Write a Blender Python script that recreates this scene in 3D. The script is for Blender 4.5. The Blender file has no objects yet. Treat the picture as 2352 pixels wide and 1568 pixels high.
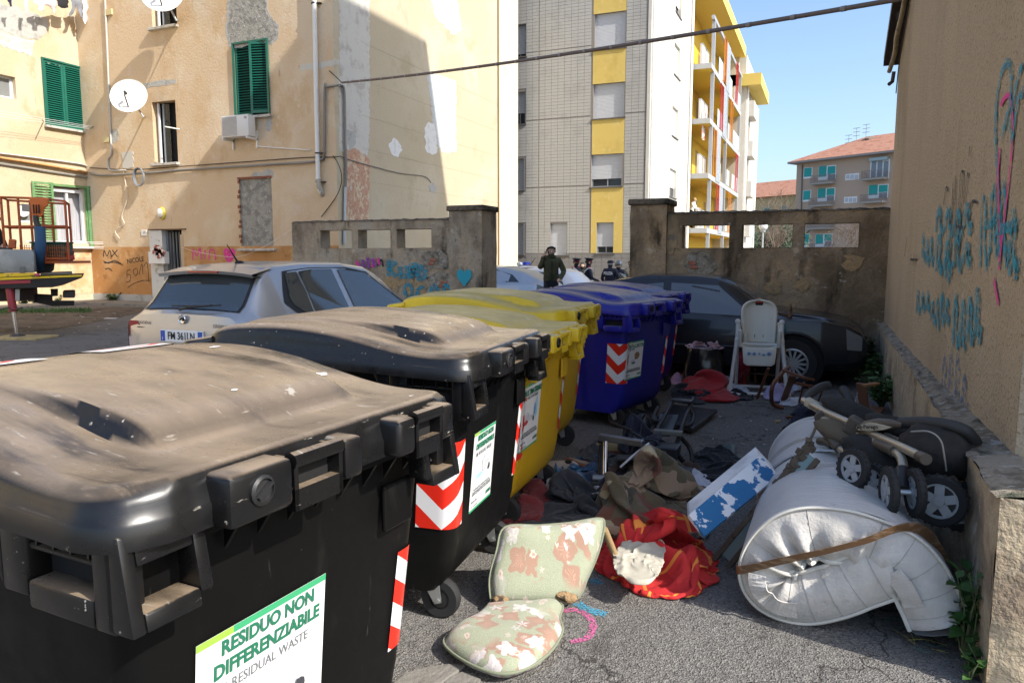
import bpy, bmesh, math, random
import numpy as np
from mathutils import Vector, Matrix, noise, Euler
V = Vector
R = math.radians
PI = math.pi
scene = bpy.context.scene
col = scene.collection
random.seed(7)
# ------------------------------------------------------------------ camera
CAM_H = 1.55
FOC, CX, CY = 1691.4, 1176.0, 784.0          # survey picture 2352 x 1568
PIT = math.atan(197.0 / FOC)
YAW = math.atan(719.0 / (FOC / math.cos(PIT)))
cam_data = bpy.data.cameras.new("camera")
cam_data.sensor_width = 36.0
cam_data.lens = FOC / 2352.0 * 36.0
cam_data.clip_start = 0.05
cam_data.clip_end = 3000.0
cam = bpy.data.objects.new("camera", cam_data)
cam.location = (0, 0, CAM_H)
cam.rotation_euler = (PI / 2 - PIT, 0, YAW)
col.objects.link(cam)
scene.camera = cam
# ------------------------------------------------------------------ sky, sun, exposure
SUN_AZ, SUN_EL = R(13.5), R(40.8)
TO_SUN = V((math.cos(SUN_EL) * math.cos(SUN_AZ), -math.cos(SUN_EL) * math.sin(SUN_AZ), math.sin(SUN_EL)))
world = bpy.data.worlds.new("World")
scene.world = world
world.use_nodes = True
wn = world.node_tree.nodes
wl = world.node_tree.links
sky = wn.new("ShaderNodeTexSky")
sky.sky_type = 'NISHITA'
sky.sun_disc = False
sky.sun_elevation = SUN_EL
sky.sun_rotation = math.atan2(TO_SUN.x, TO_SUN.y)
sky.air_density = 1.0
sky.dust_density = 2.2
sky.ozone_density = 3.0
wl.new(sky.outputs[0], wn["Background"].inputs[0])
wn["Background"].inputs[1].default_value = 0.14
sun_data = bpy.data.lights.new("sun", 'SUN')
sun_data.energy = 3.2
sun_data.angle = R(0.53)
sun_data.color = (1.0, 0.955, 0.88)
sun = bpy.data.objects.new("sun", sun_data)
sun.rotation_euler = (-TO_SUN).to_track_quat('-Z', 'Y').to_euler()
sun.location = (20, -10, 30)
col.objects.link(sun)
scene.view_settings.view_transform = 'Standard'
scene.view_settings.look = 'None'
scene.view_settings.gamma = 1.0
scene.view_settings.exposure = 1.0
scene.render.engine = 'CYCLES'
scene.cycles.use_denoising = True
scene.cycles.max_bounces = 8
scene.cycles.diffuse_bounces = 4
scene.cycles.caustics_reflective = False
scene.cycles.caustics_refractive = False
# ------------------------------------------------------------------ survey: picture point -> place
_cp, _sp, _cw, _sw = math.cos(PIT), math.sin(PIT), math.cos(YAW), math.sin(YAW)
def ray(px, py):
 u, v = px - CX, py - CY
 f = FOC * _cp - v * _sp
 return V((-_sw * f + _cw * u, _cw * f + _sw * u, -(v * _cp + FOC * _sp)))
EYE = V((0, 0, CAM_H))
def on_z(px, py, z=0.0):
 r = ray(px, py); return EYE + r * ((z - CAM_H) / r.z)
def on_x(px, py, x):
 r = ray(px, py); return EYE + r * (x / r.x)
def on_y(px, py, y):
 r = ray(px, py); return EYE + r * (y / r.y)
def on_f(px, py, d):                           # at distance d along the ground heading
 r = ray(px, py); f = -_sw * r.x + _cw * r.y; return EYE + r * (d / f)
# ------------------------------------------------------------------ mesh builder
def rotm(rz=0, ry=0, rx=0):
 return Euler((rx, ry, rz), 'XYZ').to_matrix()
class MB:
 def __init__(s, m=None):
  s.v, s.f, s.m = [], [], m
 def add(s, vs, fs):
  o = len(s.v)
  s.v.extend([(s.m @ V(p)) if s.m else V(p) for p in vs])
  s.f.extend([tuple(i + o for i in f) for f in fs])
  return s
 def box(s, c, size, rot=None, taper=(1, 1)):
  c = V(c); hx, hy, hz = size[0] / 2, size[1] / 2, size[2] / 2
  vs = []
  for z, k in ((-hz, (1, 1)), (hz, taper)):
   for x, y in ((-hx, -hy), (hx, -hy), (hx, hy), (-hx, hy)):
    p = V((x * k[0], y * k[1], z))
    if rot is not None: p = rot @ p
    vs.append(c + p)
  return s.add(vs, [(3, 2, 1, 0), (4, 5, 6, 7), (0, 1, 5, 4), (1, 2, 6, 5), (2, 3, 7, 6), (3, 0, 4, 7)])
 def span(s, a, b):                         # axis-aligned box between two corners
  a, b = V(a), V(b)
  lo = V((min(a.x, b.x), min(a.y, b.y), min(a.z, b.z))); hi = V((max(a.x, b.x), max(a.y, b.y), max(a.z, b.z)))
  return s.box((lo + hi) / 2, hi - lo)
 def beam(s, a, b, w, h, up=(0, 0, 1)):     # rectangular bar from a to b
  a, b = V(a), V(b); d = (b - a)
  L = d.length; d = d / L; up = V(up)
  sd = d.cross(up)
  if sd.length < 1e-4: sd = d.cross(V((1, 0, 0)))
  sd.normalize(); u = sd.cross(d)
  vs = []
  for p in (a, b):
   for i, j in ((-1, -1), (1, -1), (1, 1), (-1, 1)):
    vs.append(p + sd * (i * w / 2) + u * (j * h / 2))
  return s.add(vs, [(3, 2, 1, 0), (4, 5, 6, 7), (0, 1, 5, 4), (1, 2, 6, 5), (2, 3, 7, 6), (3, 0, 4, 7)])
 def tube(s, pts, r, n=8, caps=True, closed=False):
  pts = [V(p) for p in pts]
  k = len(pts)
  rs = r if isinstance(r, (list, tuple)) else [r] * k
  vs, fs = [], []
  prev = None
  for i, p in enumerate(pts):
   if closed: t = pts[(i + 1) % k] - pts[i - 1]
   elif i == 0: t = pts[1] - p
   elif i == k - 1: t = p - pts[i - 1]
   else: t = (pts[i + 1] - p).normalized() + (p - pts[i - 1]).normalized()
   if t.length < 1e-9: t = V((0, 0, 1))
   t.normalize()
   if prev is None:
    a = V((0, 0, 1)) if abs(t.z) < 0.9 else V((1, 0, 0))
    nn = t.cross(a).normalized()
   else:
    nn = prev - t * prev.dot(t)
    if nn.length < 1e-6: nn = t.cross(V((0, 0, 1)))
    nn.normalize()
   prev = nn
   bb = t.cross(nn)
   for j in range(n):
    a = 2 * PI * j / n
    vs.append(p + (nn * math.cos(a) + bb * math.sin(a)) * rs[i])
  m = k if closed else k - 1
  for i in range(m):
   i2 = (i + 1) % k
   for j in range(n):
    j2 = (j + 1) % n
    fs.append((i * n + j, i * n + j2, i2 * n + j2, i2 * n + j))
  if caps and not closed:
   fs.append(tuple(range(n))[::-1]); fs.append(tuple(range((k - 1) * n, k * n)))
  return s.add(vs, fs)
 def cyl(s, a, b, r0, r1=None, n=16):
  return s.tube([a, b], [r0, r0 if r1 is None else r1], n)
 def lathe(s, prof, c=(0, 0, 0), axis=(0, 0, 1), n=20, cap=True):
  ax = V(axis).normalized()
  q = ax.to_track_quat('Z', 'Y').to_matrix(); c = V(c)
  vs, fs = [], []
  for r, z in prof:
   for j in range(n):
    a = 2 * PI * j / n
    vs.append(c + q @ V((r * math.cos(a), r * math.sin(a), z)))
  for i in range(len(prof) - 1):
   for j in range(n):
    j2 = (j + 1) % n
    fs.append((i * n + j, i * n + j2, (i + 1) * n + j2, (i + 1) * n + j))
  if cap and prof[0][0] > 1e-6: fs.append(tuple(range(n))[::-1])
  if cap and prof[-1][0] > 1e-6: fs.append(tuple(range((len(prof) - 1) * n, len(prof) * n)))
  return s.add(vs, fs)
 def ball(s, c, r, n=12, m=8, rot=None):
  r = V(r) if not isinstance(r, (int, float)) else V((r, r, r)); c = V(c)
  vs, fs = [], []
  for i in range(m + 1):
   t = PI * i / m
   for j in range(n):
    a = 2 * PI * j / n
    p = V((r.x * math.sin(t) * math.cos(a), r.y * math.sin(t) * math.sin(a), -r.z * math.cos(t)))
    vs.append(c + (rot @ p if rot is not None else p))
  for i in range(m):
   for j in range(n):
    j2 = (j + 1) % n
    fs.append((i * n + j, i * n + j2, (i + 1) * n + j2, (i + 1) * n + j))
  return s.add(vs, fs)
 def prism(s, poly, o, u, v, w):            # polygon poly in (u,v) extruded along vector w
  o, u, v, w = V(o), V(u), V(v), V(w); n = len(poly)
  a = [o + u * p[0] + v * p[1] for p in poly]
  vs = a + [p + w for p in a]
  fs = [tuple(range(n))[::-1], tuple(range(n, 2 * n))]
  for i in range(n):
   j = (i + 1) % n
   fs.append((i, j, n + j, n + i))
  return s.add(vs, fs)
 def grid(s, nu, nv, fn, wrap=False):
  vs = [fn(i / nu, j / nv) for j in range(nv + 1) for i in range(nu + 1)]
  fs = [(j * (nu + 1) + i, j * (nu + 1) + i + 1, (j + 1) * (nu + 1) + i + 1, (j + 1) * (nu + 1) + i) for j in range(nv) for i in range(nu)]
  return s.add(vs, fs)
 def poly(s, pts):
  return s.add(pts, [tuple(range(len(pts)))])
 def loft(s, rings, cap=True, closed=True):
  n = len(rings[0]); vs = [p for r in rings for p in r]; fs = []
  for i in range(len(rings) - 1):
   for j in range(n if closed else n - 1):
    j2 = (j + 1) % n
    fs.append((i * n + j, i * n + j2, (i + 1) * n + j2, (i + 1) * n + j))
  if cap and closed:
   fs.append(tuple(range(n))[::-1]); fs.append(tuple(range((len(rings) - 1) * n, len(rings) * n)))
  return s.add(vs, fs)
 def mesh(s, name, smooth=None, bevel=0, seg=2, weld=False, subd=0, solid=0, fix=True):
  me = bpy.data.meshes.new(name)
  me.from_pydata([tuple(p) for p in s.v], [], s.f)
  bm = bmesh.new(); bm.from_mesh(me)
  if weld: bmesh.ops.remove_doubles(bm, verts=bm.verts, dist=1e-5)
  if fix: bmesh.ops.recalc_face_normals(bm, faces=bm.faces)
  if solid:
   bmesh.ops.solidify(bm, geom=bm.faces[:], thickness=solid)
  if bevel:
   es = [e for e in bm.edges if len(e.link_faces) == 2 and e.calc_face_angle(0) > R(28)]
   bmesh.ops.bevel(bm, geom=es, offset=bevel, segments=seg, profile=0.5, affect='EDGES', clamp_overlap=True)
  bm.to_mesh(me); bm.free()
  if smooth is not None:
   for p in me.polygons: p.use_smooth = True
   if smooth < 180: me.set_sharp_from_angle(angle=R(smooth))
  return me
 def build(s, name, mat, parent=None, smooth=None, bevel=0, seg=2, local=False, kind=None, weld=False, solid=0, fix=True):
  return put(name, s.mesh(name, smooth, bevel, seg, weld, 0, solid, fix), mat, parent, local, kind)
def put(name, me, mat, parent=None, local=False, kind=None):
 o = bpy.data.objects.new(name, me)
 if mat is not None:
  if isinstance(mat, (list, tuple)):
   for m in mat: me.materials.append(m)
  elif len(me.materials) == 0: me.materials.append(mat)
 col.objects.link(o)
 if parent is not None:
  o.parent = parent
  if not local: o.matrix_parent_inverse = WM[parent.name].inverted()
  WM[o.name] = Matrix.Identity(4) if not local else WM[parent.name].copy()
 else:
  if len(me.vertices):
   xs = [v.co for v in me.vertices]
   b = V((sum(p.x for p in xs) / len(xs), sum(p.y for p in xs) / len(xs), min(p.z for p in xs)))
   me.transform(Matrix.Translation(-b)); o.location = b
   WM[o.name] = Matrix.Translation(b)
  else: WM[o.name] = Matrix.Identity(4)
 if kind: o["kind"] = kind
 return o
WM = {}
def thing(name, label, cat, loc=(0, 0, 0), rz=0.0, group=None, rot=None, scale=1.0):
 o = bpy.data.objects.new(name, None)
 o.empty_display_size = 0.1
 o.location = loc
 e = rot if rot is not None else Euler((0, 0, rz))
 o.rotation_euler = e
 o.scale = (scale, scale, scale)
 col.objects.link(o)
 WM[o.name] = Matrix.Translation(V(loc)) @ e.to_matrix().to_4x4() @ Matrix.Scale(scale, 4)
 o["label"] = label; o["category"] = cat
 if group: o["group"] = group
 return o
def tag(o, label, cat, group=None):
 o["label"] = label; o["category"] = cat
 if group: o["group"] = group
 return o
def again(name, me, parent, mw, local=False):              # another piece with the same mesh
 o = bpy.data.objects.new(name, me); col.objects.link(o)
 o.parent = parent
 if not local: o.matrix_parent_inverse = WM[parent.name].inverted()
 o.matrix_basis = mw
 WM[o.name] = mw if not local else WM[parent.name] @ mw
 return o
def copy_tree(o, parent=None):
 c = o.copy(); col.objects.link(c)
 c.parent = parent
 for ch in o.children: copy_tree(ch, c)
 return c
def writing(name, txt, size, o, u, v, mat, parent, align='CENTER', shear=0, bold=0, sx=1.0, local=False, ext=0.0004):
 cu = bpy.data.curves.new(name, 'FONT')
 cu.body = txt; cu.size = size; cu.align_x = align; cu.align_y = 'CENTER'; cu.shear = shear; cu.offset = bold
 cu.extrude = ext; cu.resolution_u = 3
 cu.materials.append(mat)
 tmp = bpy.data.objects.new(name, cu)
 me = bpy.data.meshes.new_from_object(tmp); bpy.data.objects.remove(tmp)
 ob = bpy.data.objects.new(name, me); col.objects.link(ob)
 u = V(u).normalized(); v = V(v); v = (v - u * v.dot(u)).normalized(); w = u.cross(v)
 m = Matrix(((u.x * sx, v.x, w.x, o[0]), (u.y * sx, v.y, w.y, o[1]), (u.z * sx, v.z, w.z, o[2]), (0, 0, 0, 1)))
 if parent is not None:
  ob.parent = parent
  if not local: ob.matrix_parent_inverse = WM[parent.name].inverted()
 ob.matrix_basis = m
 return ob
def ribbon(mb, pts, wid, o, u, v, off=0.0):     # painted stroke on the plane o,u,v
 o, u, v = V(o), V(u).normalized(), V(v).normalized(); w = u.cross(v)
 P = [V(p) for p in pts]
 L, Rr = [], []
 for i, p in enumerate(P):
  t = (P[min(i + 1, len(P) - 1)] - P[max(i - 1, 0)])
  if t.length < 1e-9: t = V((1, 0))
  t.normalize(); nn = V((-t.y, t.x)) * wid / 2 * (0.8 + 0.4 * random.random())
  for q, lst in ((p + nn, L), (p - nn, Rr)):
   lst.append(o + u * q.x + v * q.y + w * off)
 n = len(L)
 mb.add(L + Rr, [(i, i + 1, n + i + 1, n + i) for i in range(n - 1)])
def smooth_path(pts, k=6):                       # Catmull-Rom through points of any dimension
 P = [V(p) for p in pts]; out = []
 for i in range(len(P) - 1):
  p0, p1, p2, p3 = P[max(i - 1, 0)], P[i], P[i + 1], P[min(i + 2, len(P) - 1)]
  for j in range(k):
   t = j / k
   out.append(0.5 * ((2 * p1) + (p2 - p0) * t + (2 * p0 - 5 * p1 + 4 * p2 - p3) * t * t + (3 * p1 - p0 - 3 * p2 + p3) * t ** 3))
 out.append(P[-1]); return out
def blob(n=14, j=0.25, seed=0):                  # irregular outline of unit radius
 rr = random.Random(seed)
 return [((1 + rr.uniform(-j, j)) * math.cos(2 * PI * i / n), (1 + rr.uniform(-j, j)) * math.sin(2 * PI * i / n)) for i in range(n)]
def sstep(a, b, x):
 t = max(0.0, min(1.0, (x - a) / (b - a))); return t * t * (3 - 2 * t)
def lerp(a, b, t): return a + (b - a) * t
def interp(tab, x):
 if x <= tab[0][0]: return tab[0][1]
 for (a, p), (b, q) in zip(tab, tab[1:]):
  if x <= b: return lerp(p, q, (x - a) / (b - a))
 return tab[-1][1]
# ------------------------------------------------------------------ materials
MATS = {}
def mat(name, c, rough=0.6, metal=0.0, layers=(), bump=None, spec=0.5, coat=0.0, alpha=None, trans=0.0, sheen=0.0, emit=None, roughvar=0.0, sss=0.0):
 """layers: (colour, scale, lo, hi[, stretch, up, detail]) noise-masked colour on top of the base colour.
 bump: list of (scale, height in m[, stretch])."""
 if name in MATS: return MATS[name]
 m = bpy.data.materials.new(name); m.use_nodes = True; MATS[name] = m
 nt = m.node_tree; N = nt.nodes; L = nt.links
 b = N["Principled BSDF"]
 b.inputs["Roughness"].default_value = rough
 b.inputs["Metallic"].default_value = metal
 b.inputs["Specular IOR Level"].default_value = spec
 b.inputs["Coat Weight"].default_value = coat
 b.inputs["Coat Roughness"].default_value = 0.05
 b.inputs["Transmission Weight"].default_value = trans
 b.inputs["Sheen Weight"].default_value = sheen
 if emit: b.inputs["Emission Color"].default_value = (*emit[0], 1); b.inputs["Emission Strength"].default_value = emit[1]
 tc = N.new("ShaderNodeTexCoord").outputs["Object"]
 def tex(scale, stretch, detail=6, rgh=0.6):
  v = tc
  if stretch:
   mp = N.new("ShaderNodeMapping"); mp.inputs["Scale"].default_value = stretch
   L.new(tc, mp.inputs[0]); v = mp.outputs[0]
  t = N.new("ShaderNodeTexNoise"); t.inputs["Scale"].default_value = scale; t.inputs["Detail"].default_value = detail; t.inputs["Roughness"].default_value = rgh
  L.new(v, t.inputs["Vector"]); return t.outputs[0]
 cur = None
 if layers:
  rgb = N.new("ShaderNodeRGB"); rgb.outputs[0].default_value = (*c, 1); cur = rgb.outputs[0]
 else: b.inputs["Base Color"].default_value = (*c, 1)
 for ly in layers:
  lc, sc, lo, hi = ly[:4]
  st = ly[4] if len(ly) > 4 else None; up = ly[5] if len(ly) > 5 else None; de = ly[6] if len(ly) > 6 else 6
  t = tex(sc, st, de)
  mr = N.new("ShaderNodeMapRange"); mr.inputs[1].default_value = lo; mr.inputs[2].default_value = hi
  mr.interpolation_type = 'SMOOTHSTEP'
  L.new(t, mr.inputs[0]); fac = mr.outputs[0]
  if up:
   g = N.new("ShaderNodeNewGeometry"); sx = N.new("ShaderNodeSeparateXYZ"); L.new(g.outputs["Normal"], sx.inputs[0])
   ur = N.new("ShaderNodeMapRange"); ur.inputs[1].default_value = up[0]; ur.inputs[2].default_value = up[1]
   L.new(sx.outputs[2], ur.inputs[0])
   mm = N.new("ShaderNodeMath"); mm.operation = 'MULTIPLY'; L.new(fac, mm.inputs[0]); L.new(ur.outputs[0], mm.inputs[1]); fac = mm.outputs[0]
  mx = N.new("ShaderNodeMix"); mx.data_type = 'RGBA'
  L.new(fac, mx.inputs[0]); L.new(cur, mx.inputs[6]); mx.inputs[7].default_value = (*lc, 1)
  cur = mx.outputs[2]
 if cur is not None: L.new(cur, b.inputs["Base Color"])
 if roughvar:
  t = tex(9, None); mr = N.new("ShaderNodeMapRange"); mr.inputs[3].default_value = max(0.02, rough - roughvar); mr.inputs[4].default_value = rough + roughvar
  mr.inputs[1].default_value = 0.3; mr.inputs[2].default_value = 0.7
  L.new(t, mr.inputs[0]); L.new(mr.outputs[0], b.inputs["Roughness"])
 if bump:
  last = None
  for bp in bump:
   t = tex(bp[0], bp[2] if len(bp) > 2 else None, 5)
   bn = N.new("ShaderNodeBump"); bn.inputs["Distance"].default_value = bp[1]; bn.inputs["Strength"].default_value = 1.0
   L.new(t, bn.inputs["Height"])
   if last: L.new(last, bn.inputs["Normal"])
   last = bn.outputs[0]
  L.new(last, b.inputs["Normal"])
 if alpha:                                     # ragged edge: (noise scale, lo, hi)
  t = tex(alpha[0], None); mr = N.new("ShaderNodeMapRange"); mr.inputs[1].default_value = alpha[1]; mr.inputs[2].default_value = alpha[2]
  L.new(t, mr.inputs[0]); L.new(mr.outputs[0], b.inputs["Alpha"])
 return m
def glass(name, tint=(0.02, 0.03, 0.035), see=0.45, rough=0.02):
 if name in MATS: return MATS[name]
 m = bpy.data.materials.new(name); m.use_nodes = True; MATS[name] = m
 nt = m.node_tree; N = nt.nodes; L = nt.links
 b = N["Principled BSDF"]; b.inputs["Base Color"].default_value = (*tint, 1); b.inputs["Roughness"].default_value = rough
 b.inputs["Specular IOR Level"].default_value = 0.8
 tr = N.new("ShaderNodeBsdfTransparent"); tr.inputs[0].default_value = (0.75, 0.82, 0.82, 1)
 mx = N.new("ShaderNodeMixShader"); mx.inputs[0].default_value = see
 L.new(b.outputs[0], mx.inputs[1]); L.new(tr.outputs[0], mx.inputs[2]); L.new(mx.outputs[0], N["Material Output"].inputs[0])
 return m
# ================================================================== ground and walls
def asphalt():
 m = bpy.data.materials.new("asphalt"); m.use_nodes = True
 nt = m.node_tree; N = nt.nodes; L = nt.links; b = N["Principled BSDF"]
 b.inputs["Roughness"].default_value = 0.9; b.inputs["Specular IOR Level"].default_value = 0.25
 tc = N.new("ShaderNodeTexCoord").outputs["Object"]
 def nz(s, d=4):
  t = N.new("ShaderNodeTexNoise"); t.inputs["Scale"].default_value = s; t.inputs["Detail"].default_value = d; t.inputs["Roughness"].default_value = .65
  L.new(tc, t.inputs["Vector"]); return t.outputs[0]
 def ramp(src, lo, hi):
  r = N.new("ShaderNodeMapRange"); r.inputs[1].default_value = lo; r.inputs[2].default_value = hi; L.new(src, r.inputs[0]); return r.outputs[0]
 def mix(f, a, c):
  x = N.new("ShaderNodeMix"); x.data_type = 'RGBA'; L.new(f, x.inputs[0])
  if isinstance(a, tuple): x.inputs[6].default_value = (*a, 1)
  else: L.new(a, x.inputs[6])
  if isinstance(c, tuple): x.inputs[7].default_value = (*c, 1)
  else: L.new(c, x.inputs[7])
  return x.outputs[2]
 vo = N.new("ShaderNodeTexVoronoi"); vo.inputs["Scale"].default_value = 140; L.new(tc, vo.inputs["Vector"])
 sp = N.new("ShaderNodeSeparateColor"); L.new(vo.outputs["Color"], sp.inputs[0])
 c = mix(ramp(nz(.9), .35, .7), (.125, .117, .107), (.175, .165, .152))
 c = mix(ramp(sp.outputs[0], .35, 1.0), c, (.25, .236, .215))
 c = mix(ramp(sp.outputs[1], .82, .92), c, (.085, .08, .074))
 c = mix(ramp(nz(2.3, 8), .56, .72), c, (.075, .068, .06))
 vc = N.new("ShaderNodeTexVoronoi"); vc.feature = 'DISTANCE_TO_EDGE'; vc.inputs["Scale"].default_value = .8
 wp = N.new("ShaderNodeMapping"); nn = N.new("ShaderNodeTexNoise"); nn.inputs["Scale"].default_value = 5; nn.inputs["Detail"].default_value = 8
 L.new(tc, nn.inputs["Vector"]); va = N.new("ShaderNodeVectorMath"); va.operation = 'MULTIPLY_ADD'
 L.new(nn.outputs["Color"], va.inputs[0]); va.inputs[1].default_value = (.5, .5, .5); L.new(tc, va.inputs[2]); L.new(va.outputs[0], vc.inputs["Vector"])
 c = mix(ramp(vc.outputs["Distance"], .009, .001), c, (.05, .046, .042))
 L.new(c, b.inputs["Base Color"])
 bn = N.new("ShaderNodeBump"); bn.inputs["Distance"].default_value = .006; L.new(vo.outputs["Distance"], bn.inputs["Height"])
 b2 = N.new("ShaderNodeBump"); b2.inputs["Distance"].default_value = .03; L.new(nz(4, 6), b2.inputs["Height"]); L.new(bn.outputs[0], b2.inputs["Normal"])
 L.new(b2.outputs[0], b.inputs["Normal"])
 return m
YB = 10.9                                        # courtyard wall line
def gz(x, y):
 return -0.36 * sstep(12.0, 25.0, y) * sstep(-13.0, -11.0, x)
_xs = [-600, -300, -120, -60, -40, -30, -24] + [-22 + i * .9 for i in range(30)] + [6, 10, 20, 40, 90, 200, 500]
_ys = [-300, -100, -40, -15, -6] + [-3 + .7 * i for i in range(44)] + [29, 33, 40, 60, 100, 200, 400, 900]
gm = MB()
gm.add([(x, y, gz(x, y)) for y in _ys for x in _xs], [(j * len(_xs) + i, j * len(_xs) + i + 1, (j + 1) * len(_xs) + i + 1, (j + 1) * len(_xs) + i) for j in range(len(_ys) - 1) for i in range(len(_xs) - 1)])
ground = gm.build("ground", asphalt(), smooth=180)
ground["kind"] = "structure"; ground["label"] = "worn grey asphalt of the courtyard and street"
M_ochre = mat("ochre_render", (.55, .445, .31), .95, layers=[((.43, .34, .225), .9, .45, .75, (1, 1, .5)), ((.60, .48, .33), .7, .5, .75), ((.29, .215, .125), 55, .56, .66), ((.40, .305, .19), 2.2, .55, .85, (1, 2.0, .22))], bump=[(55, .02), (14, .01)], spec=.15)
M_plinth = mat("plinth_render", (.52, .42, .285), .95, layers=[((.30, .23, .16), 2.4, .48, .66), ((.60, .55, .45), 3.2, .56, .68), ((.17, .125, .085), 7, .60, .68, (1, 3, .5))], bump=[(30, .025), (5, .03)], spec=.15)
M_rough = mat("crumbling_cement", (.44, .385, .30), .95, layers=[((.26, .225, .17), 9, .45, .6), ((.55, .53, .48), 16, .56, .64), ((.13, .14, .10), 5, .58, .70)], bump=[(24, .05), (70, .02)], spec=.15)
M_grime = mat("grimy_wall", (.38, .285, .185), .95, layers=[((.52, .36, .20), 1.6, .50, .66), ((.60, .48, .33), 4.5, .62, .69), ((.20, .145, .09), 1.5, .43, .64, (1, 1, .55)), ((.07, .052, .035), 2.2, .52, .70, (1.3, 1, .45)), ((.42, .36, .28), 7, .63, .70), ((.20, .16, .115), 30, .56, .70)], bump=[(9, .04), (60, .012)], spec=.12)
M_grime2 = mat("grimy_wall_pale", (.46, .37, .26), .95, layers=[((.44, .38, .29), 2.4, .48, .62), ((.26, .205, .145), 2.3, .45, .66, (1, 1, .55)), ((.11, .09, .066), 2.6, .53, .70, (1.3, 1, .5)), ((.56, .49, .38), 9, .62, .70), ((.15, .125, .095), 30, .58, .70)], bump=[(9, .04), (60, .012)], spec=.12)
M_coping = mat("coping", (.19, .155, .115), .95, layers=[((.27, .25, .21), 9, .58, .68), ((.045, .045, .036), 4, .45, .65)], bump=[(22, .04)], spec=.12)
M_brick = mat("brick", (.36, .13, .075), .9, layers=[((.45, .24, .16), 30, .5, .7)], bump=[(60, .01)])
M_brown = mat("brown_metal", (.06, .045, .038), .6)
def wall_mb(o, u, w, width, top, holes=(), depth=.25, extra_u=(), extra_z=()):
 """face of a wall from o along u with outward normal w; holes (u0,z0,u1,z1[,depth]); top = height or f(u)."""
 o, u, w = V(o), V(u).normalized(), V(w).normalized()
 us = sorted({0, width, *[h[0] for h in holes], *[h[2] for h in holes], *extra_u})
 zs = sorted({0, *[h[1] for h in holes], *[h[3] for h in holes], *extra_z})
 mb = MB(); Z = V((0, 0, 1))
 T = top if callable(top) else (lambda a: top)
 zs = zs + [None]
 for a, b in zip(us, us[1:]):
  for c, d in zip(zs, zs[1:]):
   if d is not None and any(h[0] <= a + 1e-6 and h[2] >= b - 1e-6 and h[1] <= c + 1e-6 and h[3] >= d - 1e-6 for h in holes): continue
   z1, z2 = (d, d) if d is not None else (T(a), T(b))
   mb.add([o + u * a + Z * c, o + u * b + Z * c, o + u * b + Z * z2, o + u * a + Z * z1], [(0, 1, 2, 3)])
 for h in holes:
  dd = h[4] if len(h) > 4 else depth
  a, c, b, d = h[:4]
  P = [o + u * a + Z * c, o + u * b + Z * c, o + u * b + Z * d, o + u * a + Z * d]
  Q = [p - w * dd for p in P]
  for i in range(4):
   j = (i + 1) % 4
   mb.add([P[i], P[j], Q[j], Q[i]], [(0, 1, 2, 3)])
 return mb
# ---- ochre gable house on the right with a tall block behind it
XW, XP, ZL = 0.76, 0.68, 0.645                  # wall face, plinth face, plinth height
rh = thing("ochre_house", "ochre rough-rendered gable house with graffiti at the right", "house", (2.0, 7, 0))
RY0, RY1 = 3.55, YB + .02
gab = lambda y: min(4.02 + (RY1 - y) * .40, 4.02 + (y - RY0) * .40)
mbw = MB()
NY, NZ = 60, 40
def gwall(a, b):
 y = lerp(RY0, RY1, a); return V((XW, y, lerp(ZL - .05, gab(y), b)))
mbw.grid(NY, NZ, gwall)
mbw.build("wall", M_ochre, rh, smooth=60, fix=False)
MB().span((XW + .001, RY0 + .001, 0), (XW + 1.2, RY0 + .4, 3.9)).build("end_wall", M_ochre, rh)
MB().span((XW + .25, RY0 + .4, 0), (2.0, RY1, 3.8)).build("inner_wall", M_ochre, rh)
pl = MB()
xp = lambda y: lerp(.60, XP, min(1, (y - 2.95) / 4)); zl = lambda y: lerp(.70, ZL, min(1, (y - 2.95) / 4))
def pface(a, b):
 y = lerp(2.95, RY1, a); z = lerp(0, zl(y), b)
 n = noise.noise(V((y * 3, z * 5, 1))) * .012 + noise.noise(V((y * 9, z * 11, 4))) * .006
 return V((xp(y) + n, y, z))
pl.grid(90, 14, pface)
pl.build("plinth", M_plinth, rh, smooth=60, fix=False)
ld = MB()
def ledge(a, b):
 y = lerp(2.95, RY1, a)
 n = noise.noise(V((y * 4, b * 3, 7))) * .022 + noise.noise(V((y * 14, b * 8, 2))) * .012
 x = lerp(xp(y) - .012, XW + .01, b)
 return V((x + (n * .8 if b < .3 else 0), y, zl(y) + .012 + n * (1 - b * .4) + b * .03))
ld.grid(160, 6, ledge)
ld.build("ledge", M_rough, rh, smooth=70, fix=False)
eb = MB()
def endf(a, b):
 x = lerp(.60, XW + 1.6, a); z = lerp(0, .715, b)
 n = noise.noise(V((x * 6, z * 6, 3))) * .01 + (.012 if noise.noise(V((x * 3, z * 4, 9))) > .12 else 0)
 return V((x, 2.945 + n, z))
eb.grid(50, 24, endf)
eb.add([(XW - .01, 2.95, .718), (XW + 1.6, 2.95, .718), (XW + 1.6, RY0 + .02, .73), (XW - .01, RY0 + .02, .73)], [(0, 1, 2, 3)])
eb.build("plinth_end", M_plinth, rh, smooth=60, fix=False)
rf = MB()
ym = (RY0 + RY1) / 2; zr = gab(ym)
for y0, y1 in ((RY1 + .16, ym), (RY0 - .16, ym)):
 z0 = 4.02 - .16 * .4
 rf.add([(XW - .17, y0, z0 + .05), (2.05, y0, z0 + .05), (2.05, y1, zr + .05), (XW - .17, y1, zr + .05), (XW - .17, y0, z0 + .17), (2.05, y0, z0 + .17), (2.05, y1, zr + .17), (XW - .17, y1, zr + .17)], [(3, 2, 1, 0), (4, 5, 6, 7), (0, 1, 5, 4), (1, 2, 6, 5), (2, 3, 7, 6), (3, 0, 4, 7)])
rf.build("roof", M_brown, rh)
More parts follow.
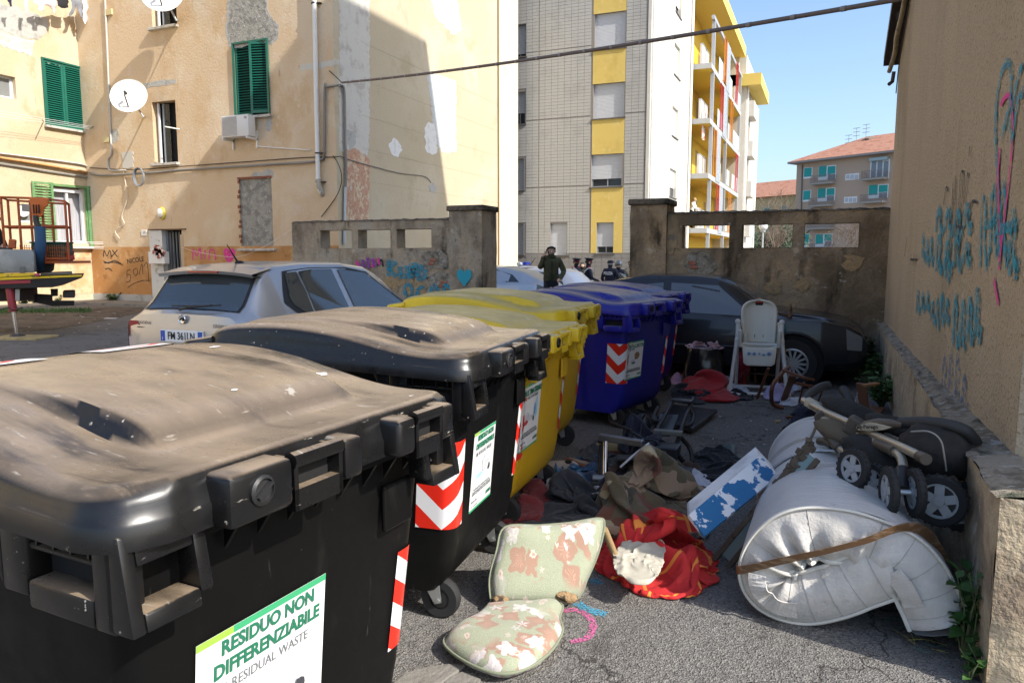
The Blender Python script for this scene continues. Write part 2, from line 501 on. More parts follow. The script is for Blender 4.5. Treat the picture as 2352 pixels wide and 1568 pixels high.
MB().tube(smooth_path([(XW - .10, RY1 + .1, 3.92), (XW - .07, RY1 - .25, 4.06), (XW - .08, RY1 - .6, 4.18), (XW - .06, RY1 - 1.1, 4.40), (XW - .07, RY1 - 2.2, 4.83)]), .028, 8).build("eave_pipe", mat("old_pvc", (.46, .38, .24), .6, layers=[((.2, .16, .1), 12, .5, .7)]), rh, smooth=60)
cl = MB()
for y in (RY1 - .15, RY1 - .5, RY1 - .85, RY1 - 1.3): cl.box((XW - .07, y, gab(y) - .02 - .0), (.08, .02, .09))
cl.tube([(XW - .05, RY1 + .03, 3.9), (XW - .06, RY1 + .05, 3.78), (XW - .1, RY1 + .0, 3.74)], .025, 6)
cl.build("pipe_clip", M_brown, rh)
MB().tube(smooth_path([(XW - .02, RY1 - .1, 3.6), (XW - .018, RY1 - .35, 3.95), (XW - .018, RY1 - 1.2, 4.35)]), .007, 5).build("thin_cable", M_brown, rh)
SH = 12.8 + 2.0
MB().span((2.05, 2.70, 0), (14, 22.8 - .24 * SH, 8.82 + .888 * SH)).build("rear_block", mat("rear_render", (.45, .38, .28), .9), rh)
# ---- courtyard wall, two runs with openings and gate piers
def bx(px, py, y=YB): return on_y(px, py, y)
def court_wall(name, label, x0, x1, ztop, ops, pier, mt, mt_pier):
 t = thing(name, label, "wall", ((x0 + x1) / 2, YB, 0))
 Tk = .27
 us = sorted({x0, x1, *[o[0] for o in ops], *[o[2] for o in ops]})
 zs = sorted({0, ztop, *[o[1] for o in ops], *[o[3] for o in ops]})
 def rough(x, z, s): return noise.noise(V((x * 1.7, z * 1.7, s))) * .012 + noise.noise(V((x * 6, z * 6, s))) * .008
 m = MB()
 def sheet(yy, s):
  xa = []
  for a, b in zip(us, us[1:]):
   k = max(1, int((b - a) / .1)); xa += [a + (b - a) * i / k for i in range(k)]
  xa.append(x1)
  za = []
  for a, b in zip(zs, zs[1:]):
   k = max(1, int((b - a) / .1)); za += [a + (b - a) * i / k for i in range(k)]
  za.append(ztop)
  idx = {}
  for j, z in enumerate(za):
   for i, x in enumerate(xa):
    edge = any(abs(x - q) < 1e-6 for o in ops for q in (o[0], o[2])) or x in (x0, x1)
    idx[i, j] = len(m.v)
    zz = z + (noise.noise(V((x * 3, 0, s))) * .015 if j == len(za) - 1 else 0)
    m.v.append(V((x, yy + (0 if edge else rough(x, z, s)), zz)))
  for j in range(len(za) - 1):
   for i in range(len(xa) - 1):
    cx, cz = (xa[i] + xa[i + 1]) / 2, (za[j] + za[j + 1]) / 2
    if any(o[0] < cx < o[2] and o[1] < cz < o[3] for o in ops): continue
    q = (idx[i, j], idx[i + 1, j], idx[i + 1, j + 1], idx[i, j + 1])
    m.f.append(q if s == 1 else q[::-1])
 sheet(YB, 1); sheet(YB + Tk, 2)
 for o in ops:
  a, c, b, d = o
  for p, q in (((a, c), (b, c)), ((b, c), (b, d)), ((b, d), (a, d)), ((a, d), (a, c))):
   m.add([(p[0], YB - .006, p[1]), (q[0], YB - .006, q[1]), (q[0], YB + Tk + .006, q[1]), (p[0], YB + Tk + .006, p[1])], [(0, 1, 2, 3)])
 for x in (x0, x1): m.add([(x, YB, 0), (x, YB + Tk, 0), (x, YB + Tk, ztop), (x, YB, ztop)], [(0, 1, 2, 3)])
 m.build("wall_face", mt, t, smooth=50, fix=False)
 cp = MB()
 cp.grid(80, 4, lambda a, b: V((lerp(x0, x1, a), lerp(YB - .02, YB + Tk + .02, b), ztop - .005 + .03 * math.sin(PI * b) + noise.noise(V((a * 40, b * 3, 5))) * .02)))
 cp.build("coping", M_coping, t, smooth=70, fix=False)
 a, b, zt = pier
 pm = MB(); Z0 = -.1
 pm.grid(16, 26, lambda i, j: V((lerp(a, b, i), YB - .06 + noise.noise(V((i * 3, j * 6, 3))) * .02, lerp(Z0, zt - .09, j))))
 pm.grid(14, 26, lambda i, j: V((b + noise.noise(V((i * 3, j * 6, 8))) * .015, lerp(YB - .06, YB + .52, i), lerp(Z0, zt - .09, j))))
 pm.grid(14, 26, lambda i, j: V((a + noise.noise(V((i * 3, j * 6, 5))) * .015, lerp(YB + .52, YB - .06, i), lerp(Z0, zt - .09, j))))
 pm.span((a, YB + .5, Z0), (b, YB + .52, zt - .09))
 pm.build("pier", mt_pier, t, smooth=50, fix=False)
 MB().span((a - .035, YB - .10, zt - .09), (b + .035, YB + .56, zt)).build("pier_cap", M_coping, t, bevel=.02, smooth=50)
 return t
def ops_px(lst):
 r = []
 for (x0, y0, x1, y1) in lst:
  p, q = bx(x0, y1), bx(x1, y0); r.append((p.x, p.z, q.x, q.z))
 zb = sum(o[1] for o in r) / len(r); zt = sum(o[3] for o in r) / len(r)
 return [(o[0], zb, o[2], zt) for o in r]
cwl = court_wall("courtyard_wall", "mottled courtyard wall with three openings and blue graffiti, left of the gateway", bx(670, 520).x, bx(1036, 500).x, bx(850, 507).z,
                 ops_px([(737, 527, 808, 570), (823, 527, 897, 570), (912, 526, 991, 570)]), (bx(1035, 480).x, bx(1110, 480).x, bx(1070, 472).z), M_grime2, M_grime2)
cwr = court_wall("courtyard_wall", "dark stained courtyard wall with three openings behind the black car", bx(1534, 487).x, XW + .04, bx(1780, 485).z,
                 ops_px([(1566, 514, 1676, 568), (1703, 514, 1821, 569), (1846, 514, 1975, 570)]), (bx(1451, 470).x, bx(1534, 470).x, bx(1490, 457).z), M_grime, M_grime)
def brick_patch(parent, px, py, n, seed):
 rr = random.Random(seed); c = bx(px, py)
 me = MB().box((0, 0, 0), (.12, .03, .05)).mesh("brick", bevel=.008); me.materials.append(M_brick)
 for i in range(n):
  again("brick", me, parent, Matrix.Translation((c.x + rr.uniform(-.14, .14), YB - .006, c.z + (i - n / 2) * .06)) @ Matrix.Rotation(rr.uniform(-.08, .08), 4, 'Y'))
 m = MB(); pts = blob(16, .3, seed)
 m.add([(c.x, YB - .004, c.z)] + [(c.x + p[0] * .27, YB - .0135, c.z + p[1] * .17) for p in pts], [(0, i + 1, (i + 1) % 16 + 1) for i in range(16)])
 m.build("broken_render", M_rough, parent, fix=False)
brick_patch(cwl, 1000, 597, 2, 3); brick_patch(cwl, 1010, 648, 2, 5); brick_patch(cwr, 1607, 604, 2, 8)
for px, py, s, w, k in [(955, 665, 11, .35, M_grime2), (905, 640, 12, .4, M_grime2), (1960, 600, 13, .22, None), (1775, 660, 14, .2, None), (1840, 655, 15, .16, None), (1530, 560, 16, .3, None)]:
 c = bx(px, py); pts = blob(18, .35, s); m = MB()
 m.add([(c.x, YB - .02, c.z)] + [(c.x + p[0] * w * .6, YB - .014, c.z + p[1] * w * .5) for p in pts], [(0, i + 1, (i + 1) % 18 + 1) for i in range(18)])
 m.build("flaking_plaster", mat("ochre_flake", (.42, .29, .15), .95, layers=[((.25, .2, .14), 8, .5, .66)], bump=[(20, .03)]), cwl if k else cwr, fix=False)
# ================================================================== old rendered house on the left
YA, XC, XB, YB0 = 17.6, -12.8, -22.9, -16.0
YCE = 28.8
HT = 13.0
M_pA = mat("render_peach", (.66, .50, .325), .92, layers=[((.70, .57, .405), .55, .45, .62), ((.60, .425, .25), 1.1, .50, .70, (1, 1, .6)), ((.68, .54, .41), 2.6, .60, .70), ((.44, .33, .21), 3.5, .66, .76, (2, 1, .35))], bump=[(16, .012), (90, .004)], spec=.15)
M_pB = mat("render_cream", (.57, .455, .295), .92, layers=[((.61, .515, .365), .6, .45, .6), ((.52, .38, .23), 1.2, .54, .7), ((.5, .38, .24), 4, .66, .76, (1, 2, .35))], bump=[(16, .012), (90, .004)], spec=.15)
M_pC = mat("render_pale_yellow", (.54, .455, .315), .92, layers=[((.59, .515, .38), .5, .45, .62), ((.49, .405, .27), 1.0, .5, .7), ((.47, .33, .2), 3.2, .66, .75, (1, 2, .3))], bump=[(18, .01), (90, .004)], spec=.15)
M_dado = mat("render_orange", (.52, .265, .10), .92, layers=[((.60, .36, .17), 1.6, .45, .62), ((.40, .20, .075), 3, .55, .7), ((.62, .46, .30), 5, .66, .72)], bump=[(40, .015)], spec=.15)
M_cem = mat("cement_patch", (.40, .38, .33), .95, layers=[((.28, .27, .24), 5, .45, .6), ((.54, .52, .47), 9, .58, .66)], bump=[(10, .06), (45, .02)], spec=.1)
M_cem2 = mat("cement_smooth", (.47, .46, .42), .95, layers=[((.36, .35, .32), 4, .5, .65)], bump=[(12, .02)], spec=.1)
M_pale = mat("limewash_patch", (.62, .59, .52), .92, layers=[((.50, .46, .40), 3, .5, .66), ((.55, .33, .22), 6, .66, .72)], bump=[(20, .012)], spec=.1)
M_white_p = mat("white_patch", (.78, .77, .73), .92, layers=[((.66, .64, .58), 5, .5, .66)])
M_pink = mat("peeled_pink", (.56, .33, .22), .95, layers=[((.66, .53, .36), 3.4, .50, .56), ((.50, .27, .17), 9, .5, .6), ((.60, .55, .48), 6, .62, .66)], bump=[(20, .02)])
M_sill = mat("stone_sill", (.55, .52, .46), .9, layers=[((.36, .33, .28), 8, .5, .65)], bump=[(40, .01)])
M_green = mat("shutter_green", (.008, .125, .085), .42, layers=[((.012, .16, .11), 3, .5, .7)])
M_green2 = mat("shutter_green_faded", (.13, .27, .10), .6, layers=[((.22, .36, .16), 6, .5, .66), ((.08, .2, .09), 3, .55, .7)])
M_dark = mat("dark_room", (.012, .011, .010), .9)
M_alu = mat("white_frame", (.74, .75, .76), .45)
M_wire = mat("cable_grey", (.27, .25, .22), .7)
M_black = mat("black_plastic", (.018, .018, .019), .45)
M_pvc = mat("white_pvc", (.80, .80, .77), .35)
M_rustpipe = mat("rust_pipe", (.55, .28, .10), .7, layers=[((.36, .16, .07), 10, .5, .66)])
M_inox = mat("galvanised", (.50, .51, .52), .45, .7)
M_wht = mat("white_paint", (.80, .80, .78), .5)
def A(px, py, off=0.0): return on_y(px, py, YA - off)
def Bf(px, py, off=0.0): return on_x(px, py, XB + off)
def Cf(px, py, off=0.0): return on_x(px, py, XC + off)
def rA(x0, y0, x1, y1):
 p, q = A(x0, (y0 + y1) / 2), A(x1, (y0 + y1) / 2); c = (x0 + x1) / 2
 return (p.x - XB, A(c, y1).z, q.x - XB, A(c, y0).z)
def rB(x0, y0, x1, y1):
 p, q = Bf(x0, (y0 + y1) / 2), Bf(x1, (y0 + y1) / 2); c = (x0 + x1) / 2
 return (p.y - YB0, Bf(c, y1).z, q.y - YB0, Bf(c, y0).z)
hs = thing("rendered_house", "old peeling peach and cream rendered house with green shutters at the left", "house", (-18, 20, 0))
hA_open = rA(352, 232, 406, 375); hA_up = rA(347, -60, 404, 62); hA_sh = rA(541, 98, 616, 266); hA_br = rA(551, 410, 626, 571); hA_dr = rA(347, 528, 421, 690)
hA_dr = (hA_dr[0], 0.0, hA_dr[2], hA_dr[3])
hB_sh = rB(103, 148, 191, 294); hB_sm = rB(-20, 172, 36, 223); hB_big = rB(122, 430, 196, 557); hB_fan = rB(43, 470, 82, 511)
wa = wall_mb((XB, YA, 0), (1, 0, 0), (0, -1, 0), XC - XB, HT, [(*hA_open, .3), (*hA_up, .3), (*hA_sh, .1), (*hA_br, .07), (*hA_dr, .45)])
wa.build("front_wall", M_pA, hs, fix=False)
wb = wall_mb((XB, YB0, 0), (0, 1, 0), (1, 0, 0), YA - YB0, HT, [(*hB_sh, .06), (*hB_sm, .2), (*hB_big, .25), (*hB_fan, .2)])
wb.build("wing_wall", M_pB, hs, fix=False)
wc = wall_mb((XC, YA, 0), (0, 1, 0), (1, 0, 0), YCE - YA, HT)
wc.build("street_wall", M_pC, hs, fix=False)
MB().span((XC - .6, YCE, 0), (XC + .06, YCE + 2.05, HT)).build("corner_pilaster", mat("pilaster_cream", (.62, .565, .45), .9, layers=[((.6, .5, .36), 3, .6, .72)]), hs)
MB().span((XC + .06, YCE - .05, 0), (XC + .075, YCE - .003, HT)).build("corner_joint", mat("joint_ochre", (.48, .32, .16), .9), hs)
MB().span((-32, YA + .5, 0), (XC - .5, YCE, HT)).span((-32, YB0, 0), (XB - .5, YA + .3, HT)).build("inner_shell", M_dark, hs)
MB().span((-32.3, YB0 - .3, HT), (XB + .4, YA + .3, HT + .2)).span((-32.3, YA - .4, HT + .201), (XC + .4, YCE + 2.3, HT + .4)).build("roof", M_brown, hs)
def ragged(pts, j=2.2):
 out = []; rr = random.Random(int(pts[0][0] * 7 + pts[0][1]))
 for a, b in zip(pts, pts[1:] + pts[:1]):
  L_ = math.hypot(b[0] - a[0], b[1] - a[1]); k = max(1, int(L_ / 5))
  for i in range(k): t = i / k; q = min(j, L_ * .16) * (0 if i == 0 else 1); out.append((lerp(a[0], b[0], t) + rr.uniform(-q, q), lerp(a[1], b[1], t) + rr.uniform(-q, q)))
 return out
def slabA(name, pts, mt, off=.006, rel=None):
 m = MB(); P = [A(*p, off) for p in ragged(pts)]; n = len(P); c = sum(P, V()) / n
 q = [V((p.x, YA + .01, p.z)) for p in P]
 m.add(P + q, [tuple(range(n))] + [(i, (i + 1) % n, n + (i + 1) % n, n + i) for i in range(n)])
 return m.build(name, mt, hs)
def slabC(name, pts, mt, off=.006):
 m = MB(); P = [Cf(*p, off) for p in ragged(pts)]; n = len(P)
 q = [V((XC - .01, p.y, p.z)) for p in P]
 m.add(P + q, [tuple(range(n))] + [(i, (i + 1) % n, n + (i + 1) % n, n + i) for i in range(n)])
 return m.build(name, mt, hs)
def slabB(name, pts, mt, off=.006):
 m = MB(); P = [Bf(*p, off) for p in ragged(pts)]; n = len(P)
 q = [V((XB - .01, p.y, p.z)) for p in P]
 m.add(P + q, [tuple(range(n))] + [(i, (i + 1) % n, n + (i + 1) % n, n + i) for i in range(n)])
 return m.build(name, mt, hs)
zd = A(300, 567).z
for a, b in ((0, hA_dr[0]), (hA_dr[2], XC - XB)):
 MB().span((XB + a, YA - .005, .28), (XB + b, YA + .01, zd)).build("dado", M_dado, hs)
 MB().span((XB + a, YA - .03, 0), (XB + b, YA + .01, .279)).build("base_render", M_cem2, hs)
MB().span((XB - .01, YB0, .28), (XB + .005, YA - .031, zd - .02)).build("dado", mat("render_orange_pale", (.62, .40, .20), .92, layers=[((.68, .52, .33), 2, .42, .6), ((.52, .28, .12), 3, .56, .7)], bump=[(30, .012)]), hs)
slabA("bare_patch", [(530, -20), (565, -30), (608, 0), (612, 30), (622, 52), (636, 62), (633, 82), (622, 98), (613, 92), (541, 106), (531, 100), (524, 70), (527, 30)], M_cem, .012)
slabA("patch_edge", [(524, -30), (568, -42), (612, -4), (617, 28), (628, 48), (641, 58), (638, 88), (624, 104), (613, 97), (541, 111), (526, 108), (518, 70), (521, 30)], M_cem2, .005)
slabA("cement_streak", [(330, 192), (360, 186), (405, 182), (405, 190), (370, 197), (332, 202)], M_cem2, .004)
slabA("meter_hatch", [(280, 350), (305, 348), (306, 385), (282, 387)], mat("hatch_grey", (.58, .55, .49), .8), .012)
slabA("cement_patch", [(252, 298), (270, 296), (272, 320), (262, 330), (254, 325)], M_cem2, .004)
slabA("cement_patch", [(610, 270), (624, 265), (626, 285), (618, 303), (611, 298)], M_cem2, .004)
slabA("pale_band", [(690, 150), (778, 136), (779, 150), (735, 156), (690, 163)], M_pale, .003)
slabB("bare_cement", [(-30, 0), (60, 22), (110, 45), (108, 75), (88, 92), (40, 85), (-30, 55)], M_cem2, .008)
slabB("bare_stone", [(-30, 56), (40, 86), (80, 95), (70, 130), (40, 118), (-30, 95)], mat("rubble", (.62, .55, .45), .95, layers=[((.75, .70, .60), 5, .45, .6), ((.5, .25, .15), 9, .62, .7)], bump=[(8, .06)]), .006)
slabC("limewash_strip", [(779, -20), (849, -20), (849, 300), (846, 360), (780, 345)], M_pale, .004)
slabC("peeled_pink", [(792, 345), (815, 340), (849, 365), (849, 510), (790, 510)], M_pink, .005)
slabC("cement_patch", [(797, 298), (816, 300), (817, 330), (806, 345), (798, 330)], M_cem2, .008)
for pts in ([(893, 330), (905, 316), (918, 330), (925, 345), (915, 362), (900, 355)], [(975, 295), (985, 280), (998, 285), (1003, 320), (1005, 350), (992, 356), (978, 345)]):
 slabC("white_patch", pts, M_white_p, .005)
slabC("pale_patch", [(982, 175), (1000, 170), (1048, 185), (1048, 350), (1018, 350), (1000, 330), (990, 240)], mat("pale_grey_patch", (.56, .58, .57), .9), .003)
slabC("pale_patch", [(990, -10), (1050, -10), (1060, 70), (1040, 80), (1000, 40)], mat("pale_grey_patch", (.56, .58, .57), .9), .003)
slabC("cement_patch", [(985, 425), (996, 418), (1003, 432), (998, 445), (988, 440)], M_cem2, .006)
m = MB()
for a, b in (((849, 105), (1140, 240)), ((849, 190), (1140, 315)), ((849, 270), (1140, 368)), ((849, 345), (1140, 420)), ((849, 418), (1140, 470))):
 z = Cf(*a).z; m.span((XC, YA + 1.3, z - .006), (XC + .004, YCE, z + .006))
m.build("render_joint", mat("joint_line", (.46, .38, .25), .9), hs)
c0 = hA_br
MB().span((XB + c0[0], YA + .06, c0[1]), (XB + c0[2], YA + .2, c0[3])).build("bricked_up_infill", M_cem, hs)
m = MB()
for i in range(14):
 z = lerp(c0[1], c0[3], (i + .5) / 14)
 if i % 3: m.span((XB + c0[0] - .07 + .03 * (i % 2), YA - .004, z - .05), (XB + c0[0] + .02, YA + .03, z + .05))
m.span((XB + c0[0] - .05, YA - .006, c0[3]), (XB + c0[2] + .03, YA + .03, c0[3] + .06))
m.build("raw_edge", mat("raw_brick_edge", (.28, .10, .06), .95, bump=[(40, .02)]), hs, kind="stuff")
slabA("cement_patch", [(575, 405), (582, 396), (600, 397), (618, 388), (628, 392), (627, 408)], M_cem2, .005)
MB().span((XB + c0[0] - .08, YA - .12, c0[1] - .07), (XB + c0[2] + .1, YA + .06, c0[1])).build("window_sill", M_sill, hs, bevel=.01)
slat_cache = {}
def shutter(o, u, w, width, height, n, mt, ajar=0.0, name="shutter"):
 o, u, w = V(o), V(u).normalized(), V(w).normalized(); Z = V((0, 0, 1))
 m = MB(); st, t = .075, .045
 def bar(a, b, c, d):
  m.prism([(a, c), (b, c), (b, d), (a, d)], o, u, Z, w * t)
 bar(0, st, 0, height); bar(width - st, width, 0, height); bar(st, width - st, 0, st * 1.2); bar(st, width - st, height - st, height)
 leaf = m.build(name, mt, hs, bevel=.006)
 key = (round(width, 3), mt.name)
 if key not in slat_cache:
  q = MB(); L = width - 2 * st
  q.add([(0, -.024, -.022), (L, -.024, -.022), (L, .014, .016), (0, .014, .016), (0, -.016, -.026), (L, -.016, -.026), (L, .022, .012), (0, .022, .012)], [(0, 1, 2, 3), (7, 6, 5, 4), (0, 4, 5, 1), (2, 6, 7, 3), (1, 5, 6, 2), (0, 3, 7, 4)])
  me = q.mesh("slat"); me.materials.append(mt); slat_cache[key] = me
 bz = st * 1.2; H = height - st - bz
 sm = Matrix(((u.x, -w.x, 0, 0), (u.y, -w.y, 0, 0), (0, 0, 1, 0), (0, 0, 0, 1)))
 for i in range(n):
  p = o + u * st + w * t * .5 + Z * (bz + H * (i + .5) / n)
  again("slat", slat_cache[key], leaf, Matrix.Translation(p) @ sm)
 return leaf
def frame_round(o, u, w, width, height, fw, t, mt, name="window_frame"):
 m = MB(); Z = V((0, 0, 1)); o = V(o); u = V(u); w = V(w)
 for a, b, c, d in ((-fw, 0, -.0, height + fw), (width, width + fw, -.0, height + fw), (0, width, height, height + fw)):
  m.prism([(a, c), (b, c), (b, d), (a, d)], o, u, Z, w * t)
 return m.build(name, mt, hs)
a, z0, b, z1 = hA_sh; wd = (b - a) / 2; hh = z1 - z0
MB().span((XB + a, YA + .09, z0), (XB + b, YA + .12, z1)).build("dark_opening", M_dark, hs)
frame_round((XB + a, YA - .01, z0), (1, 0, 0), (0, -1, 0), b - a, hh, .05, .05, M_green)
shutter((XB + a + .005, YA + .045, z0), (1, 0, 0), (0, -1, 0), wd - .01, hh, 25, M_green)
aj = R(13)
shutter((XB + b - .005 - (wd - .01) * math.cos(aj), YA + .035 - (wd) * math.sin(aj) * .8, z0 + .05), (math.cos(aj), math.sin(aj), 0), (math.sin(aj), -math.cos(aj), 0), wd - .01, hh - .06, 25, M_green)
MB().span((XB + a + .55, YA - .14, z0 - .09), (XB + b + .12, YA, z0 - .02)).build("window_sill", M_sill, hs)
a, z0, b, z1 = hB_sh; wd = (b - a) / 2; hh = z1 - z0
MB().span((XB - .07, YB0 + a, z0), (XB - .05, YB0 + b, z1)).build("dark_opening", M_dark, hs)
frame_round((XB, YB0 + a, z0), (0, 1, 0), (1, 0, 0), b - a, hh, .05, .05, M_green)
for k in (0, 1): shutter((XB - .03, YB0 + a + .005 + k * wd, z0), (0, 1, 0), (1, 0, 0), wd - .01, hh, 27, M_green)
MB().span((XB, YB0 + a - .1, z0 - .07), (XB + .12, YB0 + b + .06, z0)).build("window_sill", M_sill, hs)
slabB("cement_patch", [(108, 136), (140, 140), (160, 150), (175, 150), (186, 158), (186, 162), (108, 144)], M_cem2, .004)
def open_window(h, label):
 a, z0, b, z1 = h
 m = MB(); m.span((XB + a, YA + .29, z0), (XB + b, YA + .31, z1)); m.build("dark_opening", M_dark, hs)
 MB().span((XB + a + .01, YA - .004, z0), (XB + a + .30, YA + .22, z1 - .02)).build("reveal_render", M_white_p, hs) if False else None
 f = MB()
 for q in (0.02, .11): f.span((XB + a + .012 + q, YA + .2 - q, z0), (XB + a + .07 + q, YA + .26 - q, z1 - .03))
 f.build("casement", M_alu, hs)
 MB().span((XB + a + .24, YA + .18, z0 + .02), (XB + a + .30, YA + .24, z1 - .03)).build("casement", mat("blue_grey_frame", (.42, .46, .48), .5), hs)
 MB().span((XB + a + .31, YA + .2, z0 + .02), (XB + a + .52, YA + .215, z1 - .05)).build("window_glass", glass("house_glass"), hs)
 MB().span((XB + a - .1, YA - .13, z0 - .08), (XB + b + .06, YA + .1, z0)).build("window_sill", M_sill, hs, bevel=.01)
open_window(hA_open, 0); open_window(hA_up, 0)
a, z0, b, z1 = hA_open
MB().tube([A(378, 291, .5), A(412, 297, .02)], .02, 6).build("clothes_rail", M_wht, hs)
for h in (hB_sm, hB_fan):
 a, z0, b, z1 = h
 MB().span((XB - .2, YB0 + a + .08, z0 + .06), (XB - .19, YB0 + b - .08, z1 - .06)).build("window_glass", mat("dusty_pane", (.22, .23, .22), .15), hs)
 f = MB(); y0, y1 = YB0 + a, YB0 + b
 f.span((XB - .2, y0, z0), (XB - .15, y0 + .08, z1)).span((XB - .2, y1 - .08, z0), (XB - .15, y1, z1)).span((XB - .2, y0 + .08, z0), (XB - .15, y1 - .08, z0 + .06)).span((XB - .2, y0 + .08, z1 - .06), (XB - .15, y1 - .08, z1))
 f.build("window_frame", M_alu, hs)
p = Bf(51, 483, -.1); f = MB()
f.lathe([(.17, 0), (.2, .02), (.2, .05), (.16, .05)], p, (1, 0, 0), 20)
for k in range(6):
 f.beam(p + V((.04, 0, 0)), p + V((.04, .16 * math.cos(k * PI / 3), .16 * math.sin(k * PI / 3))), .02, .05, (1, 0, 0))
f.build("fan_vent", M_pvc, hs)
a, z0, b, z1 = hB_big; y0, y1 = YB0 + a, YB0 + b
MB().span((XB - .26, y0, z0), (XB - .25, y1, z1)).build("curtain", mat("grey_curtain", (.33, .33, .36), .9, layers=[((.5, .49, .5), 6, .45, .6, (1, 6, .1))]), hs)
f = MB()
f.span((XB - .16, y0, z0), (XB - .08, y0 + .07, z1)).span((XB - .16, y1 - .07, z0), (XB - .08, y1, z1)).span((XB - .16, y0 + .07, z1 - .17), (XB - .06, y1 - .07, z1 - .06)).span((XB - .16, y0 + .07, z0), (XB - .08, y1 - .07, z0 + .06)).span((XB - .16, y0 + .55, z0 + .06), (XB - .1, y0 + .63, z1 - .17))
f.build("window_frame", M_alu, hs)
frame_round((XB, y0, z0), (0, 1, 0), (1, 0, 0), y1 - y0, z1 - z0, .07, .05, M_green2)
shutter((XB + .05, y0 - .075 - .62 * .97, z0 - .12), (.2, .97, 0), (.97, -.2, 0), .62, z1 - z0 + .2, 22, M_green2)
shutter((XB + .05, y1 + .075, z0 - .12), (.72, .69, 0), (.69, -.72, 0), .55, z1 - z0 + .2, 22, M_green2)
MB().span((XB, y0 - .2, z0 - .2), (XB + .16, y1 + .12, z0 - .12)).build("window_sill", M_sill, hs, bevel=.01)
p = Bf(240 / 1.206 * .2 + 192, 610, .3)
a, z0, b, z1 = hA_dr
MB().span((XB + a, YA + .44, 0), (XB + b, YA + .46, z1)).build("dark_opening", M_dark, hs)
MB().span((XB + a - .004, YA - .006, .02), (XB + a + .55, YA + .43, z1 - .005)).build("white_door_side", mat("dirty_white_door", (.68, .68, .65), .7, layers=[((.4, .38, .34), 4, .56, .7)]), hs)
g = MB()
for k in range(5):
 x = XB + a + .66 + k * .13; g.span((x, YA + .2, .05), (x + .035, YA + .235, z1 - .06))
g.span((XB + a + .55, YA + .15, .05), (XB + a + .63, YA + .3, z1))
g.build("door_gate", mat("gate_grey", (.20, .21, .21), .5), hs)
MB().span((XB + b - .07, YA - .01, .0), (XB + b + .06, YA + .2, z1 - .15)).build("door_jamb", mat("jamb", (.55, .42, .27), .9), hs)
MB().span((XB + a, YA - .05, z1), (XB + b + .2, YA + .0, z1 + .03)).build("door_lintel", mat("rusty", (.12, .06, .035), .8), hs)
dp = MB().tube([A(721, -60, .1), A(726, 200, .1), A(731, 412, .1)], .065, 14)
dp.tube(smooth_path([A(731, 408, .1), A(732, 425, .1), A(737, 440, .06), A(742, 446, -.02)]), .075, 12)
dpo = dp.build("downpipe", M_pvc, hs, smooth=50)
dl = MB()
for y in (8, 352, 418):
 p = A(lerp(721, 731, y / 412) if y > 0 else 721, y, .1); dl.lathe([(.068, -.02), (.078, -.02), (.078, .02), (.068, .02)], p, (0, 0, 1), 14); dl.span(p + V((.06, -.01, -.012)), p + V((.2, .1, .012)))
dl.build("pipe_clamp", M_black, dpo)
MB().tube(smooth_path([A(731, 412, .1), A(733, 428, .1), A(739, 442, .04), A(742, 448, -.03)]), .078, 12).build("elbow", mat("elbow_cement", (.46, .42, .35), .9), dpo, smooth=60)
def pipe(name, pts, r, mt, n=6):
 return MB().tube(smooth_path(pts, 5), r, n).build(name, mt, hs, smooth=60)
pipe("cable_bundle", [A(206, 397, .05), A(230, 403, .06), A(290, 400, .06), A(360, 396, .06), A(420, 390, .06), A(600, 379, .06), A(715, 372, .06), A(735, 366, .06), A(744, 350, .06), A(746, 205, .06), A(752, 200, .07), A(779, 196, .08)], .035, M_wire)
pipe("thin_cable", [A(206, 385, .03), A(300, 390, .03), A(420, 382, .03), A(560, 372, .03), A(700, 362, .03), A(760, 361, .03), A(779, 360, .03)], .014, M_brown)
pipe("conduit", [A(241, -10, .04), A(248, 150, .04), A(253, 290, .04), A(256, 350, .04), A(248, 365, .04), A(250, 388, .04), A(262, 392, .04), A(290, 391, .04)], .03, mat("conduit_grey", (.55, .53, .48), .6))
pipe("cable_bundle", [Bf(-20, 350, .05), Bf(60, 360, .05), Bf(150, 372, .05), Bf(196, 380, .05), Bf(203, 392, .05)], .03, mat("conduit_grey", (.55, .53, .48), .6))
pipe("rust_pipe", [Bf(-20, 360, .07), Bf(100, 379, .07), Bf(203, 397, .07)], .045, M_rustpipe)
pipe("cable_bundle", [Bf(-20, 372, .05), Bf(100, 392, .05), Bf(203, 407, .05)], .035, M_wire)
pipe("cable_bundle", [Cf(781, 196, .06), Cf(790, 205, .06), Cf(792, 260, .06), Cf(793, 330, .06), Cf(795, 400, .06), Cf(793, 440, .06)], .04, M_wire)
pipe("conduit", [Cf(793, 430, .06), Cf(792, 470, .06), Cf(791, 560, .06)], .045, M_inox)
pipe("thin_cable", [Cf(781, 358, .03), Cf(800, 366, .03), Cf(860, 383, .03), Cf(920, 398, .03), Cf(975, 405, .03), Cf(990, 420, .03)], .014, M_wire)
pipe("thin_cable", [A(765, 358, .04), A(776, 375, .05), A(784, 400, .06), A(783, 425, .06), A(770, 455, .05), A(738, 498, .04)], .012, M_black)
pipe("thin_cable", [A(283, 392, .04), A(290, 430, .05), A(291, 460, .05), A(280, 495, .04), A(285, 515, .04), A(265, 530, .04), A(275, 548, .04)], .012, mat("cable_white", (.72, .68, .58), .6))
pipe("drain_tube", [A(590, 336, .1), A(640, 340, .04), A(712, 345, .04)], .016, M_pvc)
pipe("washing_line", [A(418, 568, .2), A(460, 580, .3), A(540, 590, .4), A(600, 570, .3), A(668, 527, .1)], .005, M_wht)
cm = MB(); q = A(321, 407, .12)
